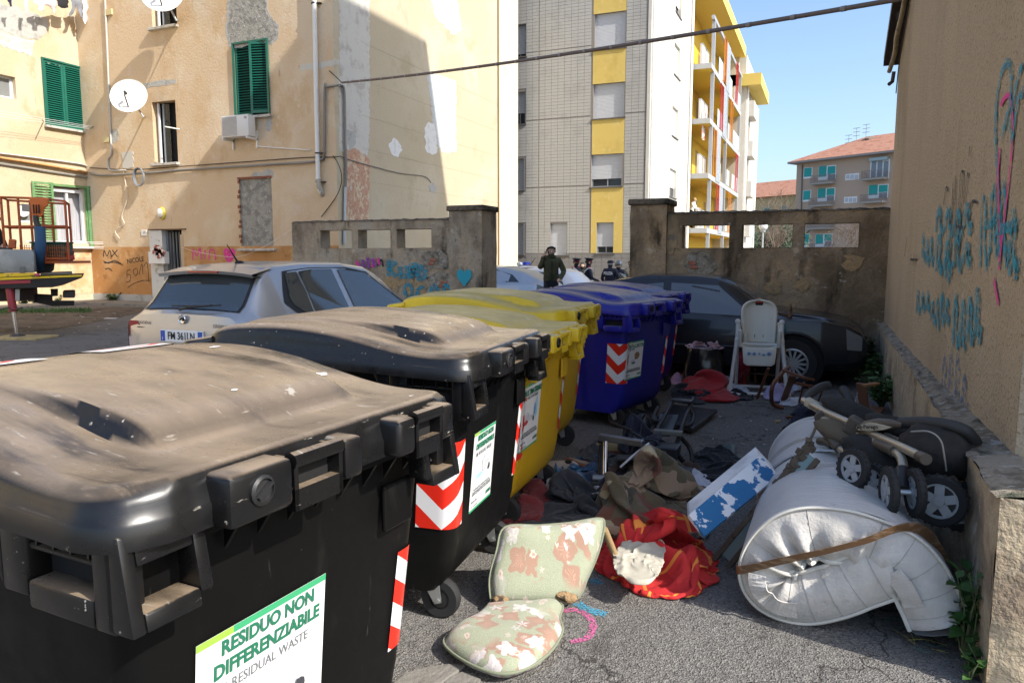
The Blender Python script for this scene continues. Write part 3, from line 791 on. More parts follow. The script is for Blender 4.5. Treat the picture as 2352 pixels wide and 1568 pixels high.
for k in range(4):
 cm.tube([q + V((.21 * math.cos(t) * (1 + .03 * k), -.02 * k, .27 * math.sin(t) * (1 + .03 * k))) for t in [i * PI / 10 for i in range(20)]], .014, 5, closed=True)
cm.build("cable_coil", mat("cable_bluegrey", (.20, .22, .25), .6), hs, smooth=60)
MB().span(A(242, 24, .0) + V((0, 0, 0)), A(256, 33, .06)).build("junction_box", mat("box_yellow", (.62, .52, .28), .7), hs)
MB().span(A(239, 315, .0), A(249, 326, .06)).build("junction_box", mat("box_yellow", (.62, .52, .28), .7), hs)
cw = MB()
for k in range(3):
 cw.tube([Bf(-20, 252 + k * 7, .55), Bf(90, 270 + k * 5, .55), Bf(212, 291 + k * 3, .55)], .006, 4)
cw.build("clothes_line", M_wht, hs)
cw = MB(); cw.tube([Bf(100, 279, .02), Bf(97, 276, .6)], .015, 5); cw.tube([Bf(200, 300, .02), Bf(214, 291, .6)], .015, 5); cw.build("line_bracket", M_brown, hs)
cw = MB()
for k in range(4):
 y = 557 + k * 3.3 if k < 2 else 561 + k * 3.3
 cw.tube([Bf(60, y - 4, .6), Bf(150, y - 2, .6), Bf(246, y, .6)], .009, 4)
cw.build("clothes_line", M_wht, hs)
tag(MB().span(A(325, 528, .0), A(337, 541, .02)).build("number_plate", mat("enamel", (.72, .71, .68), .3), None, bevel=.004), "small square enamel house number beside the doorway", "number plate")
pn = A(331, 534.5, .022); writing("house_number", "68", .12, pn, (1, 0, 0), (0, 0, 1), mat("ink_grey", (.2, .2, .22), .5), hs)
lt = thing("wall_lamp", "oval yellow-rimmed bulkhead lamp on the wall above the doorway", "lamp", A(372, 490, .0))
q = A(372, 490, .03); MB().ball(q, (.15, .06, .2), 14, 8).build("lamp_base", mat("lamp_yellow", (.70, .55, .08), .5), lt, smooth=60)
MB().ball(q + V((-.02, -.06, 0)), (.11, .08, .155), 14, 8).build("lamp_glass", mat("lamp_glass", (.72, .70, .62), .2), lt, smooth=60)
mbx = thing("mailbox", "white mailbox stuffed with leaflets on the doorway side", "mailbox", A(362, 600, .05))
MB().span(A(352, 578, .02), A(378, 606, .22)).build("box", M_wht, mbx, bevel=.01)
pp = MB()
for i, (px, py, r) in enumerate([(358, 578, .3), (366, 584, -.4), (372, 578, .6), (361, 570, .1)]):
 c = A(px, py, .25); pp.box(c, (.26, .02, .2), rotm(0, r, 0))
pp.build("leaflets", mat("leaflet", (.34, .07, .06), .6, layers=[((.75, .74, .7), 6, .5, .52), ((.03, .03, .04), 5, .58, .6)]), mbx)
def dish(label, px, py, r, off, arm):
 c = A(px, py, off); d = thing("satellite_dish", label, "satellite dish", A(arm[0], arm[1], 0), group="satellite dishes on the house front")
 ax = V((.48, -.80, .30)).normalized()
 prof = [(r * t, -.16 * r + .22 * r * t * t) for t in [0.01, .25, .5, .7, .85, 1.0]] + [(r * 1.015, .075 * r), (r * 1.0, .045 * r)]
 MB().lathe(prof, c, ax, 32).build("reflector", mat("dish_white", (.78, .76, .71), .45, layers=[((.45, .25, .10), 5, .66, .74)]), d, smooth=40)
 MB().tube([A(arm[0], arm[1], .0), A(arm[0] - 2, arm[1], off * .6), c - ax * .12 * r], .028, 8).build("mast", M_inox, d, smooth=60)
 low = c + V((0, 0, -r * .9)); tip = c + ax * r * .75 + V((0, 0, -r * .35))
 MB().tube([low, tip, tip + V((0, 0, .12))], .02, 6).build("feed_arm", M_brown, d)
 MB().cyl(tip + V((0, 0, .12)), tip + V((0, 0, .12)) - ax * .12, .035, .045, 10).build("feed_horn", M_black, d, smooth=60)
 return d
dish("big white satellite dish with rust spots left of the open window", 297, 221, .54, .75, (331, 268))
dish("white satellite dish cut by the top edge of the picture", 374, -14, .60, .75, (407, 47))
ac = thing("air_conditioner", "grey-white air conditioner unit on brackets below the green shutters", "air conditioner", A(562, 330, .2))
p0, p1 = A(527, 320, .12), A(586, 266, .12)
MB().span((p0.x, YA - .42, p0.z), (p1.x, YA - .12, p1.z)).build("casing", mat("ac_white", (.72, .72, .70), .5), ac, bevel=.012, smooth=40)
g = MB()
for i in range(16):
 z = lerp(p0.z + .05, p1.z - .05, i / 15); g.span((p0.x + .03, YA - .436, z - .008), (p0.x + .03 + (p1.x - p0.x) * .55, YA - .421, z + .008))
g.build("grille", mat("ac_grille", (.45, .46, .48), .5), ac)
MB().span((p1.x - .14, YA - .424, p1.z - .12), (p1.x - .05, YA - .421, p1.z - .05)).build("badge", mat("ac_badge", (.35, .35, .36), .5), ac)
br = MB()
for x in (p0.x + .05, p1.x - .05): br.beam((x, YA - .46, p0.z - .04), (x, YA, p0.z - .04), .04, .06); br.beam((x, YA - .03, p0.z - .3), (x, YA - .03, p0.z + .2), .04, .04)
br.build("bracket", M_wht, ac)
def garment(label, cat, pts, mt, off=.55, nm="garment"):
 P = [Bf(*p, off) for p in ragged(pts)]; n = len(P)
 m = MB(); m.add(P, [tuple(range(n))])
 me = m.mesh(nm); bm = bmesh.new(); bm.from_mesh(me)
 bmesh.ops.triangulate(bm, faces=bm.faces); bmesh.ops.subdivide_edges(bm, edges=bm.edges, cuts=3, use_grid_fill=True)
 for v in bm.verts: v.co.x += noise.noise(v.co * 4) * .06
 bmesh.ops.solidify(bm, geom=bm.faces[:], thickness=.008)
 bm.to_mesh(me); bm.free()
 for f in me.polygons: f.use_smooth = True
 return tag(put(nm, me, mt), label, cat, "washing on the line")
garment("grey leggings hanging on the washing line top left", "leggings", [(160, -6), (185, -6), (188, 20), (191, 40), (185, 41), (176, 12), (166, 36), (161, 36), (164, 12)], mat("cloth_grey", (.24, .25, .28), .9), nm="leggings")
garment("black t-shirt hanging on the washing line", "t-shirt", [(131, -6), (157, -6), (156, 18), (148, 20), (140, 19), (132, 14)], mat("cloth_black", (.015, .015, .017), .9), nm="shirt")
garment("pale pink top hanging on the washing line", "top", [(95, -6), (130, -6), (128, 34), (122, 22), (112, 14), (104, 12), (100, 27), (95, 22)], mat("cloth_pink_pale", (.72, .52, .52), .9), nm="top")
garment("white shirt hanging left of the pink top", "shirt", [(76, -6), (94, -6), (97, 26), (91, 26), (86, 10), (78, 8)], mat("cloth_white", (.76, .76, .78), .9), nm="shirt")
garment("white sock pair hanging near the left edge", "socks", [(56, -6), (66, -6), (65, 25), (59, 24)], mat("cloth_white", (.76, .76, .78), .9), nm="socks")
garment("white and navy tights hanging at the left edge", "tights", [(18, -6), (30, -6), (28, 15), (24, 16), (22, 4), (20, 12)], mat("cloth_navy", (.02, .025, .06), .9), nm="tights")
garment("long white cloth hanging rightmost on the line", "cloth", [(188, -6), (200, -6), (201, 48), (195, 57), (191, 38)], mat("cloth_white", (.76, .76, .78), .9), nm="cloth")
ca, cb = A(785, 190, .2), on_x(2068, -2, XW - .15)
oc = thing("overhead_cable", "thick overhead cable strung from the house corner to the ochre roof", "cable", ca)
pts = [ca.lerp(cb, t) + V((0, 0, -.35 * t * (1 - t))) for t in [i / 24 for i in range(25)]]
MB().tube(pts, .028, 8).build("cable", mat("overhead_cable", (.16, .13, .12), .7), oc, smooth=60)
tm = MB()
for i in range(1, 24): d = (pts[i] - pts[i - 1]).normalized(); tm.cyl(pts[i] - d * .03, pts[i] + d * .03, .032, n=8)
tm.build("cable_tie", mat("cable_tie", (.28, .26, .25), .6), oc, kind="stuff")
MB().tube([A(756, 163, .02), A(770, 175, .1), A(785, 190, .2)], .014, 5).build("stay_wire", M_brown, oc)
M_spray_k = mat("spray_black", (.03, .03, .032), .9, alpha=(60, .30, .42))
M_spray_p = mat("spray_pink", (.75, .05, .30), .8, alpha=(40, .34, .46))
M_spray_b = mat("spray_teal", (.02, .30, .42), .8, alpha=(30, .37, .60))
M_spray_b2 = mat("spray_blue", (.02, .15, .38), .8, alpha=(38, .42, .62))
def strokes(name, lst, wid, mt, place, parent, u, off):
 m = MB()
 for i, s in enumerate(lst):
  P = [place(*p) for p in s]
  Q = smooth_path([(V(p).dot(V(u)), p.z) for p in P], 5) if len(P) > 2 else [(V(p).dot(V(u)), p.z) for p in P]
  o = P[0].copy(); ux = V(u)
  o = o - ux * o.dot(ux); o.z = 0
  ribbon(m, Q, wid, o, u, (0, 0, 1), off + i * .0004)
 return m.build(name, mt, parent, fix=False)
def gA(px, py): return A(px, py, .006)
def gW(px, py): return on_y(px, py, YB - .022)
strokes("graffiti", [[(443, 598), (444, 572), (452, 588), (460, 570), (462, 596)], [(471, 596), (471, 574)], [(471, 566), (472, 567)], [(480, 597), (482, 576), (490, 574), (494, 586), (496, 598)]], .05, M_spray_p, gA, hs, (1, 0, 0), .002)
strokes("graffiti", [[(519, 592), (516, 576), (523, 574), (527, 582), (532, 574), (538, 578), (534, 592), (526, 600), (519, 592)], [(520, 580), (530, 592)], [(524, 594), (535, 578)]], .09, M_spray_p, gA, hs, (1, 0, 0), .002)
strokes("graffiti", [[(238, 590), (239, 575), (246, 588), (252, 575), (256, 590)], [(258, 574), (270, 590)], [(270, 574), (256, 590)], [(238, 600), (250, 604), (262, 598), (278, 605)], [(240, 604), (262, 602), (282, 608)], [(242, 618), (250, 616), (258, 622)]], .035, M_spray_k, gA, hs, (1, 0, 0), .002)
strokes("graffiti", [[(292, 638), (292, 622), (300, 620)], [(292, 630), (300, 632), (298, 645), (290, 648)], [(310, 632), (306, 622), (314, 616), (316, 628), (310, 634)], [(320, 630), (326, 606), (328, 630)], [(330, 612), (338, 604), (342, 645)], [(294, 660), (310, 650), (330, 644), (346, 646)]], .022, M_spray_k, gA, hs, (1, 0, 0), .002)
writing("graffiti_name", "NICOLE", .22, A(311, 598, .008), (1, 0, .12), (0, 0, 1), M_spray_k, hs, bold=.002)
strokes("graffiti", [[(893, 634), (893, 595)], [(893, 620), (908, 600)], [(895, 616), (910, 636)], [(918, 612), (922, 634), (934, 630), (936, 610)], [(942, 640), (944, 612), (958, 612), (958, 626), (946, 630)], [(962, 614), (972, 618), (976, 634), (964, 640), (960, 626)]], .10, M_spray_b, gW, cwl, (1, 0, 0), .002)
strokes("graffiti", [[(938, 678), (928, 670), (934, 655), (946, 658), (946, 676), (936, 692)], [(978, 660), (962, 662), (958, 684), (974, 692)], [(990, 690), (992, 660), (1004, 662), (1006, 688)], [(1020, 692), (1020, 656), (1036, 664), (1036, 684), (1022, 692)]], .07, M_spray_b, gW, cwl, (1, 0, 0), .002)
strokes("graffiti", [[(822, 604), (828, 616)], [(832, 596), (838, 614)], [(844, 592), (848, 616)], [(854, 594), (862, 612)]], .06, mat("spray_violet", (.28, .06, .35), .8, alpha=(45, .36, .5)), gW, cwl, (1, 0, 0), .002)
strokes("graffiti", [[(818, 600), (824, 610)], [(858, 594), (856, 614)], [(872, 608), (868, 592)]], .05, M_spray_p, gW, cwl, (1, 0, 0), .0025)
strokes("graffiti", [[(866, 610), (876, 596), (880, 612)], [(952, 612), (944, 618), (950, 626), (956, 614), (950, 636)]], .03, M_spray_k, gW, cwl, (1, 0, 0), .0025)
hc = on_y(1066, 636, YB - .085); hm = MB()
hp = [(16 * math.sin(t) ** 3, 13 * math.cos(t) - 5 * math.cos(2 * t) - 2 * math.cos(3 * t) - math.cos(4 * t)) for t in [i * 2 * PI / 36 for i in range(36)]]
hm.add([hc] + [hc + V((x * .0085, 0, z * .0105)) for x, z in hp], [(0, i + 1, (i + 1) % 36 + 1) for i in range(36)])
hm.build("heart_graffiti", mat("spray_teal_solid", (.03, .36, .46), .8), cwl, fix=False)
def gO(px, py): return on_x(px, py, XW - .004)
UO = (0, -1, 0)
t1 = []
def letters(x0, x1, y0, y1, n, seed, lean=4):
 rr = random.Random(seed); out = []
 for i in range(n):
  a = lerp(x0, x1, i / max(1, n - 1)); h0 = y0 + rr.uniform(0, (y1 - y0) * .35); h1 = y1 - rr.uniform(0, (y1 - y0) * .3); w = (x1 - x0) / n
  out.append([(a, h1), (a + w * .15, h0 + (h1 - h0) * .3), (a + w * .5, h0), (a + w * .8, h0 + (h1 - h0) * .3), (a + w * .55, h0 + (h1 - h0) * .55), (a + w * .9, h1), (a + w * 1.2, h1 - (h1 - h0) * .3)])
 return out
strokes("graffiti", letters(2118, 2137, 540, 612, 3, 1) + letters(2152, 2172, 580, 640, 2, 2) + letters(2150, 2215, 478, 545, 4, 3) + letters(2150, 2214, 540, 625, 4, 4), .075, M_spray_b, gO, rh, UO, .002)
strokes("graffiti", letters(2105, 2128, 655, 735, 3, 5) + letters(2138, 2172, 680, 755, 4, 6) + letters(2190, 2240, 668, 800, 4, 7), .07, M_spray_b, gO, rh, UO, .002)
strokes("graffiti", letters(2164, 2210, 812, 960, 4, 8), .04, M_spray_b2, gO, rh, UO, .002)
strokes("graffiti", letters(2252, 2320, 420, 640, 4, 9) + [[(2296, 460), (2288, 300), (2296, 190), (2315, 145), (2325, 180), (2316, 260), (2300, 320)], [(2318, 300), (2335, 200), (2350, 150)], [(2325, 330), (2340, 230), (2352, 210)], [(2262, 520), (2300, 500)], [(2290, 530), (2340, 515)]], .05, M_spray_b, gO, rh, UO, .002)
strokes("graffiti", [[(2300, 240), (2320, 220), (2328, 300), (2318, 420), (2302, 560), (2296, 620)], [(2298, 340), (2294, 420), (2300, 560)], [(2285, 640), (2295, 700)]], .03, M_spray_p, gO, rh, UO, .0035)
strokes("graffiti", [[(2168, 470), (2174, 430), (2178, 440)], [(2182, 610), (2188, 480), (2190, 420)], [(2194, 610), (2196, 405)], [(2200, 615), (2206, 420), (2214, 400), (2210, 480), (2202, 620)], [(2216, 470), (2224, 400), (2226, 410)], [(2200, 520), (2215, 522)], [(2228, 480), (2236, 462), (2246, 466)], [(2228, 360), (2230, 335)]], .016, M_spray_k, gO, rh, UO, .003)
strokes("graffiti", [[(2078, 588), (2084, 545)], [(2094, 582), (2092, 610)], [(2100, 582), (2098, 612)], [(2106, 584), (2104, 612)], [(2092, 596), (2108, 596)]], .02, M_spray_k, gO, rh, UO, .003)
# ================================================================== buildings beyond the wall
YG, XGW, ZG = 31.7, -7.1, -.36
M_tile = mat("grey_tile", (.435, .42, .385), .7, layers=[((.38, .365, .335), 1.3, .45, .65), ((.475, .46, .425), 60, .5, .7)], bump=[(120, .004)])
M_tilej = mat("tile_joint", (.24, .22, .20), .9)
M_tiled = mat("dark_grey_tile", (.235, .22, .205), .75, layers=[((.28, .265, .25), 50, .5, .7)])
M_yel = mat("yellow_render", (.68, .50, .14), .9, layers=[((.60, .43, .11), 1.2, .5, .7), ((.72, .55, .20), 3, .55, .7)], bump=[(40, .006)])
M_blind = mat("roller_blind", (.60, .61, .63), .45)
M_wtile = mat("white_tile", (.60, .57, .50), .6, layers=[((.66, .63, .56), 1.5, .5, .7)])
M_steel = mat("steel_grey", (.42, .44, .46), .5, .3)
M_yelw = mat("yellow_balcony", (.70, .47, .05), .85)
M_orl = mat("orange_louvre", (.72, .27, .05), .5)
M_rel = mat("red_louvre", (.60, .03, .05), .5)
M_frost = mat("frosted_rail", (.60, .68, .68), .25)
ga = thing("tiled_apartment_block", "grey-tiled apartment block with a yellow window strip and roller blinds", "apartment building", (-9, 33, ZG))
def G(px, py): return on_y(px, py, YG)
def rG(x0, y0, x1, y1):
 yc = (y0 + y1) / 2; xc = (x0 + x1) / 2
 return (G(x0, yc).x, G(xc, y1).z, G(x1, yc).x, G(xc, y0).z)
XG0 = -13.4; GT = 19.0
wins = [(*rG(1366, 29, 1437, 112), 0.0), (*rG(1363, 191, 1434, 271), 0.0), (*rG(1358, 354, 1428, 429), .25), (*rG(1370, 511, 1409, 582), .22), (*rG(1361, -150, 1440, -52), 0.0),
  (*rG(1176, 58, 1208, 131), .1), (*rG(1176, 212, 1206, 286), .35), (*rG(1176, 365, 1203, 437), 0.0), (*rG(1176, 514, 1202, 585), 0.0), (*rG(1264, 513, 1302, 586), 0.0)]
xs0, xs1 = G(1361, 400).x, G(1437, 400).x
xs0, xs1 = rG(1360, 280, 1434, 340)[0], rG(1360, 280, 1434, 340)[2]
zplt = G(1350, 581).z
gm = wall_mb((XG0, YG, ZG), (1, 0, 0), (0, -1, 0), XGW - XG0, GT - ZG, [(w[0] - XG0, w[1] - ZG, w[2] - XG0, w[3] - ZG, .16) for w in wins])
gm.build("wall", M_tilej, ga, fix=False)
MB().span((XG0, YG + .5, ZG), (XGW - .4, 41.4, GT)).build("inner_shell", M_dark, ga)
strip = sorted([w for w in wins[:5]], key=lambda w: w[1])
sx0, sx1 = xs0, xs1
zz = [zplt] + [v for w in strip for v in (w[1], w[3])] + [GT]
edges = [(zplt, strip[1][1])] + [(strip[i][3], strip[i + 1][1]) for i in range(1, len(strip) - 1)] + [(strip[-1][3], GT)]
w0 = strip[0]
for a, b in edges[1:]: MB().span((sx0, YG - .012, a), (sx1, YG + .01, b)).build("yellow_panel", M_yel, ga)
MB().span((sx0, YG - .012, zplt), (w0[0], YG + .01, w0[3])).span((w0[2], YG - .012, zplt), (sx1, YG + .01, w0[3])).span((sx0, YG - .012, w0[3]), (sx1, YG + .01, strip[1][1])).build("yellow_panel", M_yel, ga)
def blind(parent, o, u, w, width, height, drop=0.0, mt=M_blind, pitch=.055):
 """ribbed roller blind; drop = share left open at the bottom"""
 o, u, w = V(o), V(u), V(w); Z = V((0, 0, 1)); h0 = height * drop
 n = max(3, int((height - h0) / pitch)); m = MB()
 P = []
 for i in range(n):
  z = lerp(h0, height, i / n); dz = (height - h0) / n
  P += [(z, 0), (z + dz * .15, .014), (z + dz * .85, .014), (z + dz, 0)]
 vs = [o + Z * z + w * d + u * q for z, d in P for q in (0, width)]
 m.add(vs, [(2 * i, 2 * i + 1, 2 * i + 3, 2 * i + 2) for i in range(len(P) - 1)])
 m.build("roller_blind", mt, parent, fix=False)
 if drop:
  MB().prism([(0, 0), (width, 0), (width, h0), (0, h0)], o - w * .05, u, Z, w * .01).build("window_pane", mat("far_pane", (.03, .035, .04), .08), parent)
  f = MB()
  for q in (.0, width / 2, width - .05): f.prism([(q, 0), (q + .05, 0), (q + .05, h0), (q, h0)], o - w * .035, u, Z, w * .02)
  f.prism([(0, -.0), (width, -.0), (width, .05), (0, .05)], o - w * .033, u, Z, w * .02)
  f.build("window_frame", mat("far_frame", (.30, .31, .32), .5), parent)
for w in wins:
 blind(ga, (w[0], YG + .13, w[1]), (1, 0, 0), (0, -1, 0), w[2] - w[0], w[3] - w[1], w[4])
 MB().span((w[0] - .07, YG - .06, w[1] - .05), (w[2] + .07, YG + .12, w[1] - .003)).build("window_sill", mat("dark_sill", (.12, .11, .10), .7), ga)
def clear(x0, z0, x1, z1, pad=.02):
 if x1 > sx0 - .01 and x0 < sx1 + .01 and z1 > zplt: return False
 return not any(x1 > w[0] - pad and x0 < w[2] + pad and z1 > w[1] - pad and z0 < w[3] + pad for w in wins)
tw, th = .302, .139
fl = [G(1349, 425).z, G(1345, 266).z, G(1349, 105).z]; fl = [fl[0], fl[1], fl[2], fl[2] * 2 - fl[1]]
tiles = []; dark_t = []
z = zplt; rows = []
while z < 15.2:
 nf = next((f for f in fl if f > z + .01), 99)
 h = th if z + th < nf - .05 else nf - z
 rows.append((z, h - .012 if z + h < nf - .01 else h - .045)); z += h
vj = G(1237, 300).x
for z, h in rows:
 x = vj
 cols_ = [vj + i * tw for i in range(-20, 22)]
 for x in cols_:
  a, b = max(x + .006, XG0), min(x + tw - .006, XGW - .13)
  if x == vj: a += .03
  if b - a < .06: continue
  if clear(a, z, b, z + h): tiles.append((a, z, b, z + h))
  else:
   for (c, d) in ((a, min([w[0] for w in wins if w[0] > a] + [sx0 if sx0 > a else 99, 99]) - .02), (max([w[2] for w in wins if w[2] < b] + [sx1 if sx1 < b else -99]) + .02, b)):
    if d - c > .05 and d <= b and c >= a and clear(c, z, d, z + h, .0): tiles.append((c, z, d, z + h))
seen = [t for t in tiles if abs((t[2] - t[0]) - (tw - .012)) < .002 and abs(t[3] - t[1] - (th - .012)) < .002 and t[0] > -12.4]
seen.sort(key=lambda t: (t[0] + 7) ** 2 * .4 + (t[1] - 2.2) ** 2)
ind = set(seen[:300])
tm = MB().box((0, 0, 0), (tw - .012, .02, th - .012)).mesh("tile"); tm.materials.append(M_tile)
for t in seen[:300]: again("tile", tm, ga, Matrix.Translation(((t[0] + t[2]) / 2, YG, (t[1] + t[3]) / 2)))
rest = MB()
for t in tiles:
 if t not in ind: rest.span((t[0], YG - .01, t[1]), (t[2], YG + .01, t[3]))
rest.build("tile_field", M_tile, ga, kind="stuff")
bt = MB(); z = ZG
while z < zplt - .05:
 for x in [vj + i * .3 for i in range(-8, 22)]:
  a, b = max(x + .006, XG0), min(x + .294, XGW)
  if b - a > .05 and not any(b > w[0] - .02 and a < w[2] + .02 and z + .17 > w[1] - .03 for w in wins): bt.span((a, YG - .022, z), (b, YG + .01, min(z + .168, zplt - .004)))
 z += .18
bt.build("base_tile_field", M_tiled, ga, kind="stuff")
MB().span((XGW - .11, YG - .035, ZG), (XGW + .03, YG + .1, GT)).build("corner_trim", M_wtile, ga)
YF1 = 41.4
def Wf(px, py): return on_x(px, py, XGW)
fw = [Wf(1549.6, 99), Wf(1561, 178), Wf(1544.6, 243), Wf(1556, 316), Wf(1539, 385), Wf(1552, 454), Wf(1553, -40), Wf(1564, 38)]
fwins = []
for i in range(0, 8, 2):
 fwins.append((fw[i].y, Wf(1550, 0).z, fw[i + 1].y))
wz = [(Wf(1555, 178), Wf(1555, 103)), (Wf(1550, 316), Wf(1550, 247)), (Wf(1546, 454), Wf(1546, 389)), (Wf(1558, 36), Wf(1558, -45))]
fh = [(fwins[i][0] - YG, wz[i][0].z - ZG, fwins[i][2] - YG, wz[i][1].z - ZG, .15) for i in range(4)]
wall_mb((XGW, YG, ZG), (0, 1, 0), (1, 0, 0), YF1 - YG, GT - ZG, fh).build("flank_wall", mat("white_joint", (.60, .57, .50), .8), ga, fix=False)
wt = MB(); z = ZG
while z < 16.5:
 y = YG + .05
 while y < YF1 - .02:
  a, b, c, d = y, min(y + .59, YF1), z, z + .285
  if not any(b > YG + h[0] - .02 and a < YG + h[2] + .02 and d > ZG + h[1] - .02 and c < ZG + h[3] + .02 for h in fh):
   wt.add([(XGW + .012, a, c), (XGW + .012, b, c), (XGW + .012, b, d), (XGW + .012, a, d)], [(0, 1, 2, 3)])
  y += .6
 z += .293
wt.build("flank_tile_field", M_wtile, ga, kind="stuff", fix=False)
for i, h in enumerate(fh):
 blind(ga, (XGW - .12, YG + h[0], ZG + h[1]), (0, 1, 0), (1, 0, 0), h[2] - h[0], h[3] - h[1], [0, 0, .35, .3][i], M_wht)
 MB().span((XGW - .1, YG + h[0] - .05, ZG + h[1] - .05), (XGW + .06, YG + h[2] + .05, ZG + h[1] - .003)).build("window_sill", mat("dark_sill", (.12, .11, .10), .7), ga)
MB().tube([(XGW + .09, YF1 - .1, ZG), (XGW + .09, YF1 - .1, GT)], .07, 8).build("rain_pipe", M_wht, ga, smooth=60)
MB().tube([(XGW + .09, YG + .15, ZG), (XGW + .09, YG + .15, GT)], .05, 8).build("rain_pipe", M_wht, ga, smooth=60)
bw = thing("balcony_wing", "yellow balcony wing with orange and red louvre panels", "apartment building", (-7, 49, ZG))
BY0, BY1, BX0, BX1 = 41.45, 56.5, -7.7, -6.0
LV = [3.05, 5.98, 8.87, 11.72, 14.6]
MB().span((BX0 - 1, BY0, ZG), (BX0, BY1, 16.2)).build("back_wall", M_yelw, bw)
MB().span((BX0 - .9, BY0 - .04, 15.6), (BX1 + .15, BY1 + .3, 16.3)).build("roof_fascia", mat("fascia_yellow", (.72, .55, .14), .8), bw)
MB().span((BX0, BY1, ZG), (BX1 - .25, BY1 + .3, 15.6)).build("end_wall", M_wtile, bw)
for lv, z in enumerate(LV):
 if lv < 4:
  d = MB().span((BX0, BY0 + .02, z - .27), (BX1, BY1 - .01, z)).build("balcony_deck", mat("deck_edge", (.42, .42, .40), .7), bw)
  MB().span((BX0 + .02, BY0 + .05, z - .285), (BX1 - .06, BY1 - .05, z - .272)).build("soffit", M_yelw, d)
  MB().span((BX1 - .62, BY0 + .025, z), (BX1 - .5, BY0 + 2.4, z + 1.0)).build("parapet", M_wtile, d)
  MB().span((BX1 - .63, BY0 + .02, z + 1.0), (BX1 - .48, BY0 + 2.42, z + 1.05)).build("parapet_cap", M_steel, d)
  for a, b in ((44.6, 46.6), (49.6, 51.0), (52.4, 55.9)):
   MB().span((BX1 - .05, a, z + .08), (BX1 - .03, b, z + 1.05)).build("rail_panel", M_frost, d)
  for y in (44.0, 47.5, 51.5): MB().span((BX0, y, z + .05), (BX0 + .012, y + 1.0, z + 2.1)).build("balcony_door", mat("balcony_door", (.34, .21, .05), .6), d)
MB().span((BX1 - .16, BY0 + .6, LV[3] + 2.4), (BX1 + .0, BY1, LV[3] + 2.6)).build("top_beam", M_steel, bw)
for y in (BY0 + 1.1, 48.8, BY1 - .5):
 MB().span((BX1 - .18, y - .11, ZG), (BX1 - .001, y + .11, LV[3] + 2.6)).build("column", M_steel, bw)
for lv, (cn, yn, cf, yf) in enumerate([(M_rel, 44.7, M_orl, 50.6), (M_orl, 43.0, M_rel, 54.0), (M_rel, 45.4, M_orl, 50.2), (M_orl, 46.3, M_rel, 52.6)]):
 z0 = LV[lv] + .02; z1 = LV[lv] + 2.62
 for mt, y in ((cn, yn), (cf, yf)):
  m = MB(); m.span((BX1 + .005, y, z0), (BX1 + .045, y + .06, z1)).span((BX1 + .005, y + 1.04, z0), (BX1 + .045, y + 1.1, z1))
  k = 26
  for i in range(k):
   zc = lerp(z0 + .05, z1 - .05, i / (k - 1)); m.box((BX1 + .025, y + .55, zc), (.05, .98, .012), rotm(0, R(35), 0))
  m.build("louvre_panel", mt, bw)
 pm = MB(); pm.span((BX1 + .006, yn + 1.25, z0 - .2), (BX1 + .03, yn + 2.9, z1)); pm.build("mesh_panel", mat("mesh_grey", (.40, .43, .45), .55, .2, layers=[((.25, .27, .28), 14, .52, .56)]), bw)
cloth = MB().grid(8, 8, lambda a, b: V((BX1 - .45 + .05 * math.sin(a * 9), BY0 + .3 + a * 1.0, LV[2] + .5 - b * 1.5)))
tag(cloth.build("towel", mat("towel_red_white", (.80, .72, .68), .9, layers=[((.75, .25, .2), 5, .5, .56)]), None, solid=.01), "white and red checked towel hung over a balcony", "towel")
tw_ = thing("stair_tower", "white-tiled end tower under a projecting yellow roof slab", "apartment building", (-7, 66, ZG))
TX, TY0, TY1 = -5.72, 56.9, 66.0
MB().span((-12, TY0, ZG), (TX, TY1, 13.75)).build("wall", M_wtile, tw_)
pr = on_x(1750, 235, -4.9)
MB().span((-11, TY0 - .4, 13.6), (-4.72, 64.2, 14.4)).build("roof_slab", mat("fascia_yellow", (.72, .55, .14), .8), tw_)
MB().span((-10, TY0 + .3, 14.41), (TX - .1, TY0 + 6, 15.9)).build("lift_house", M_wtile, tw_)
for y, x in ((TY0 + .3, TX + .07), (TY1 - .4, TX + .07)): MB().tube([(x, y, ZG), (x, y, 13.6)], .08, 8).build("rain_pipe", M_wht, tw_, smooth=60)
for lv in range(4):
 z = LV[lv]
 MB().span((TX, TY0 + .6, z - .1), (TX + .5, TY0 + 3.2, z + 1.0)).build("balcony_box", M_wtile, tw_)
 MB().span((TX, TY0 + .7, z + 1.0), (TX + .02, TY0 + 3.1, z + 2.4)).build("recess", mat("recess_tile", (.30, .26, .20), .8), tw_)
 MB().span((TX, TY0 + 7.5, z + .3), (TX + .012, TY0 + 8.6, z + 2.2)).build("window_blind", M_wht, tw_)
# ---- brown block with red roof and teal blinds, yellow block behind
def on_plane(px, py, P, n):
 r = ray(px, py); return EYE + r * ((P - EYE).dot(n) / r.dot(n))
dv = ray(-27, 587); dv.z = 0; dv.normalize(); dr = -dv; nn = V((dr.y, -dr.x, 0))
if nn.dot(V((0, 1, 0))) > 0: nn = -nn
M_tan = mat("taupe_render", (.47, .345, .25), .9, layers=[((.42, .305, .22), .3, .5, .7)])
M_teal = mat("teal_blind", (.01, .32, .29), .6)
M_roof = mat("terracotta", (.42, .20, .125), .85, layers=[((.34, .13, .07), 1.2, .5, .65), ((.50, .25, .15), 3, .55, .7)], bump=[(3, .1)])
M_conc = mat("balcony_concrete", (.34, .31, .27), .9)
M_rail = mat("balcony_rail", (.22, .18, .16), .7)
bb = on_f(1826, 480, 104); bb.z = -.5
tb = thing("taupe_apartment_block", "taupe apartment block with terracotta roof and teal blinds", "apartment building", bb)
def T(px, py, off=0.0): return on_plane(px, py, bb + nn * off, nn)
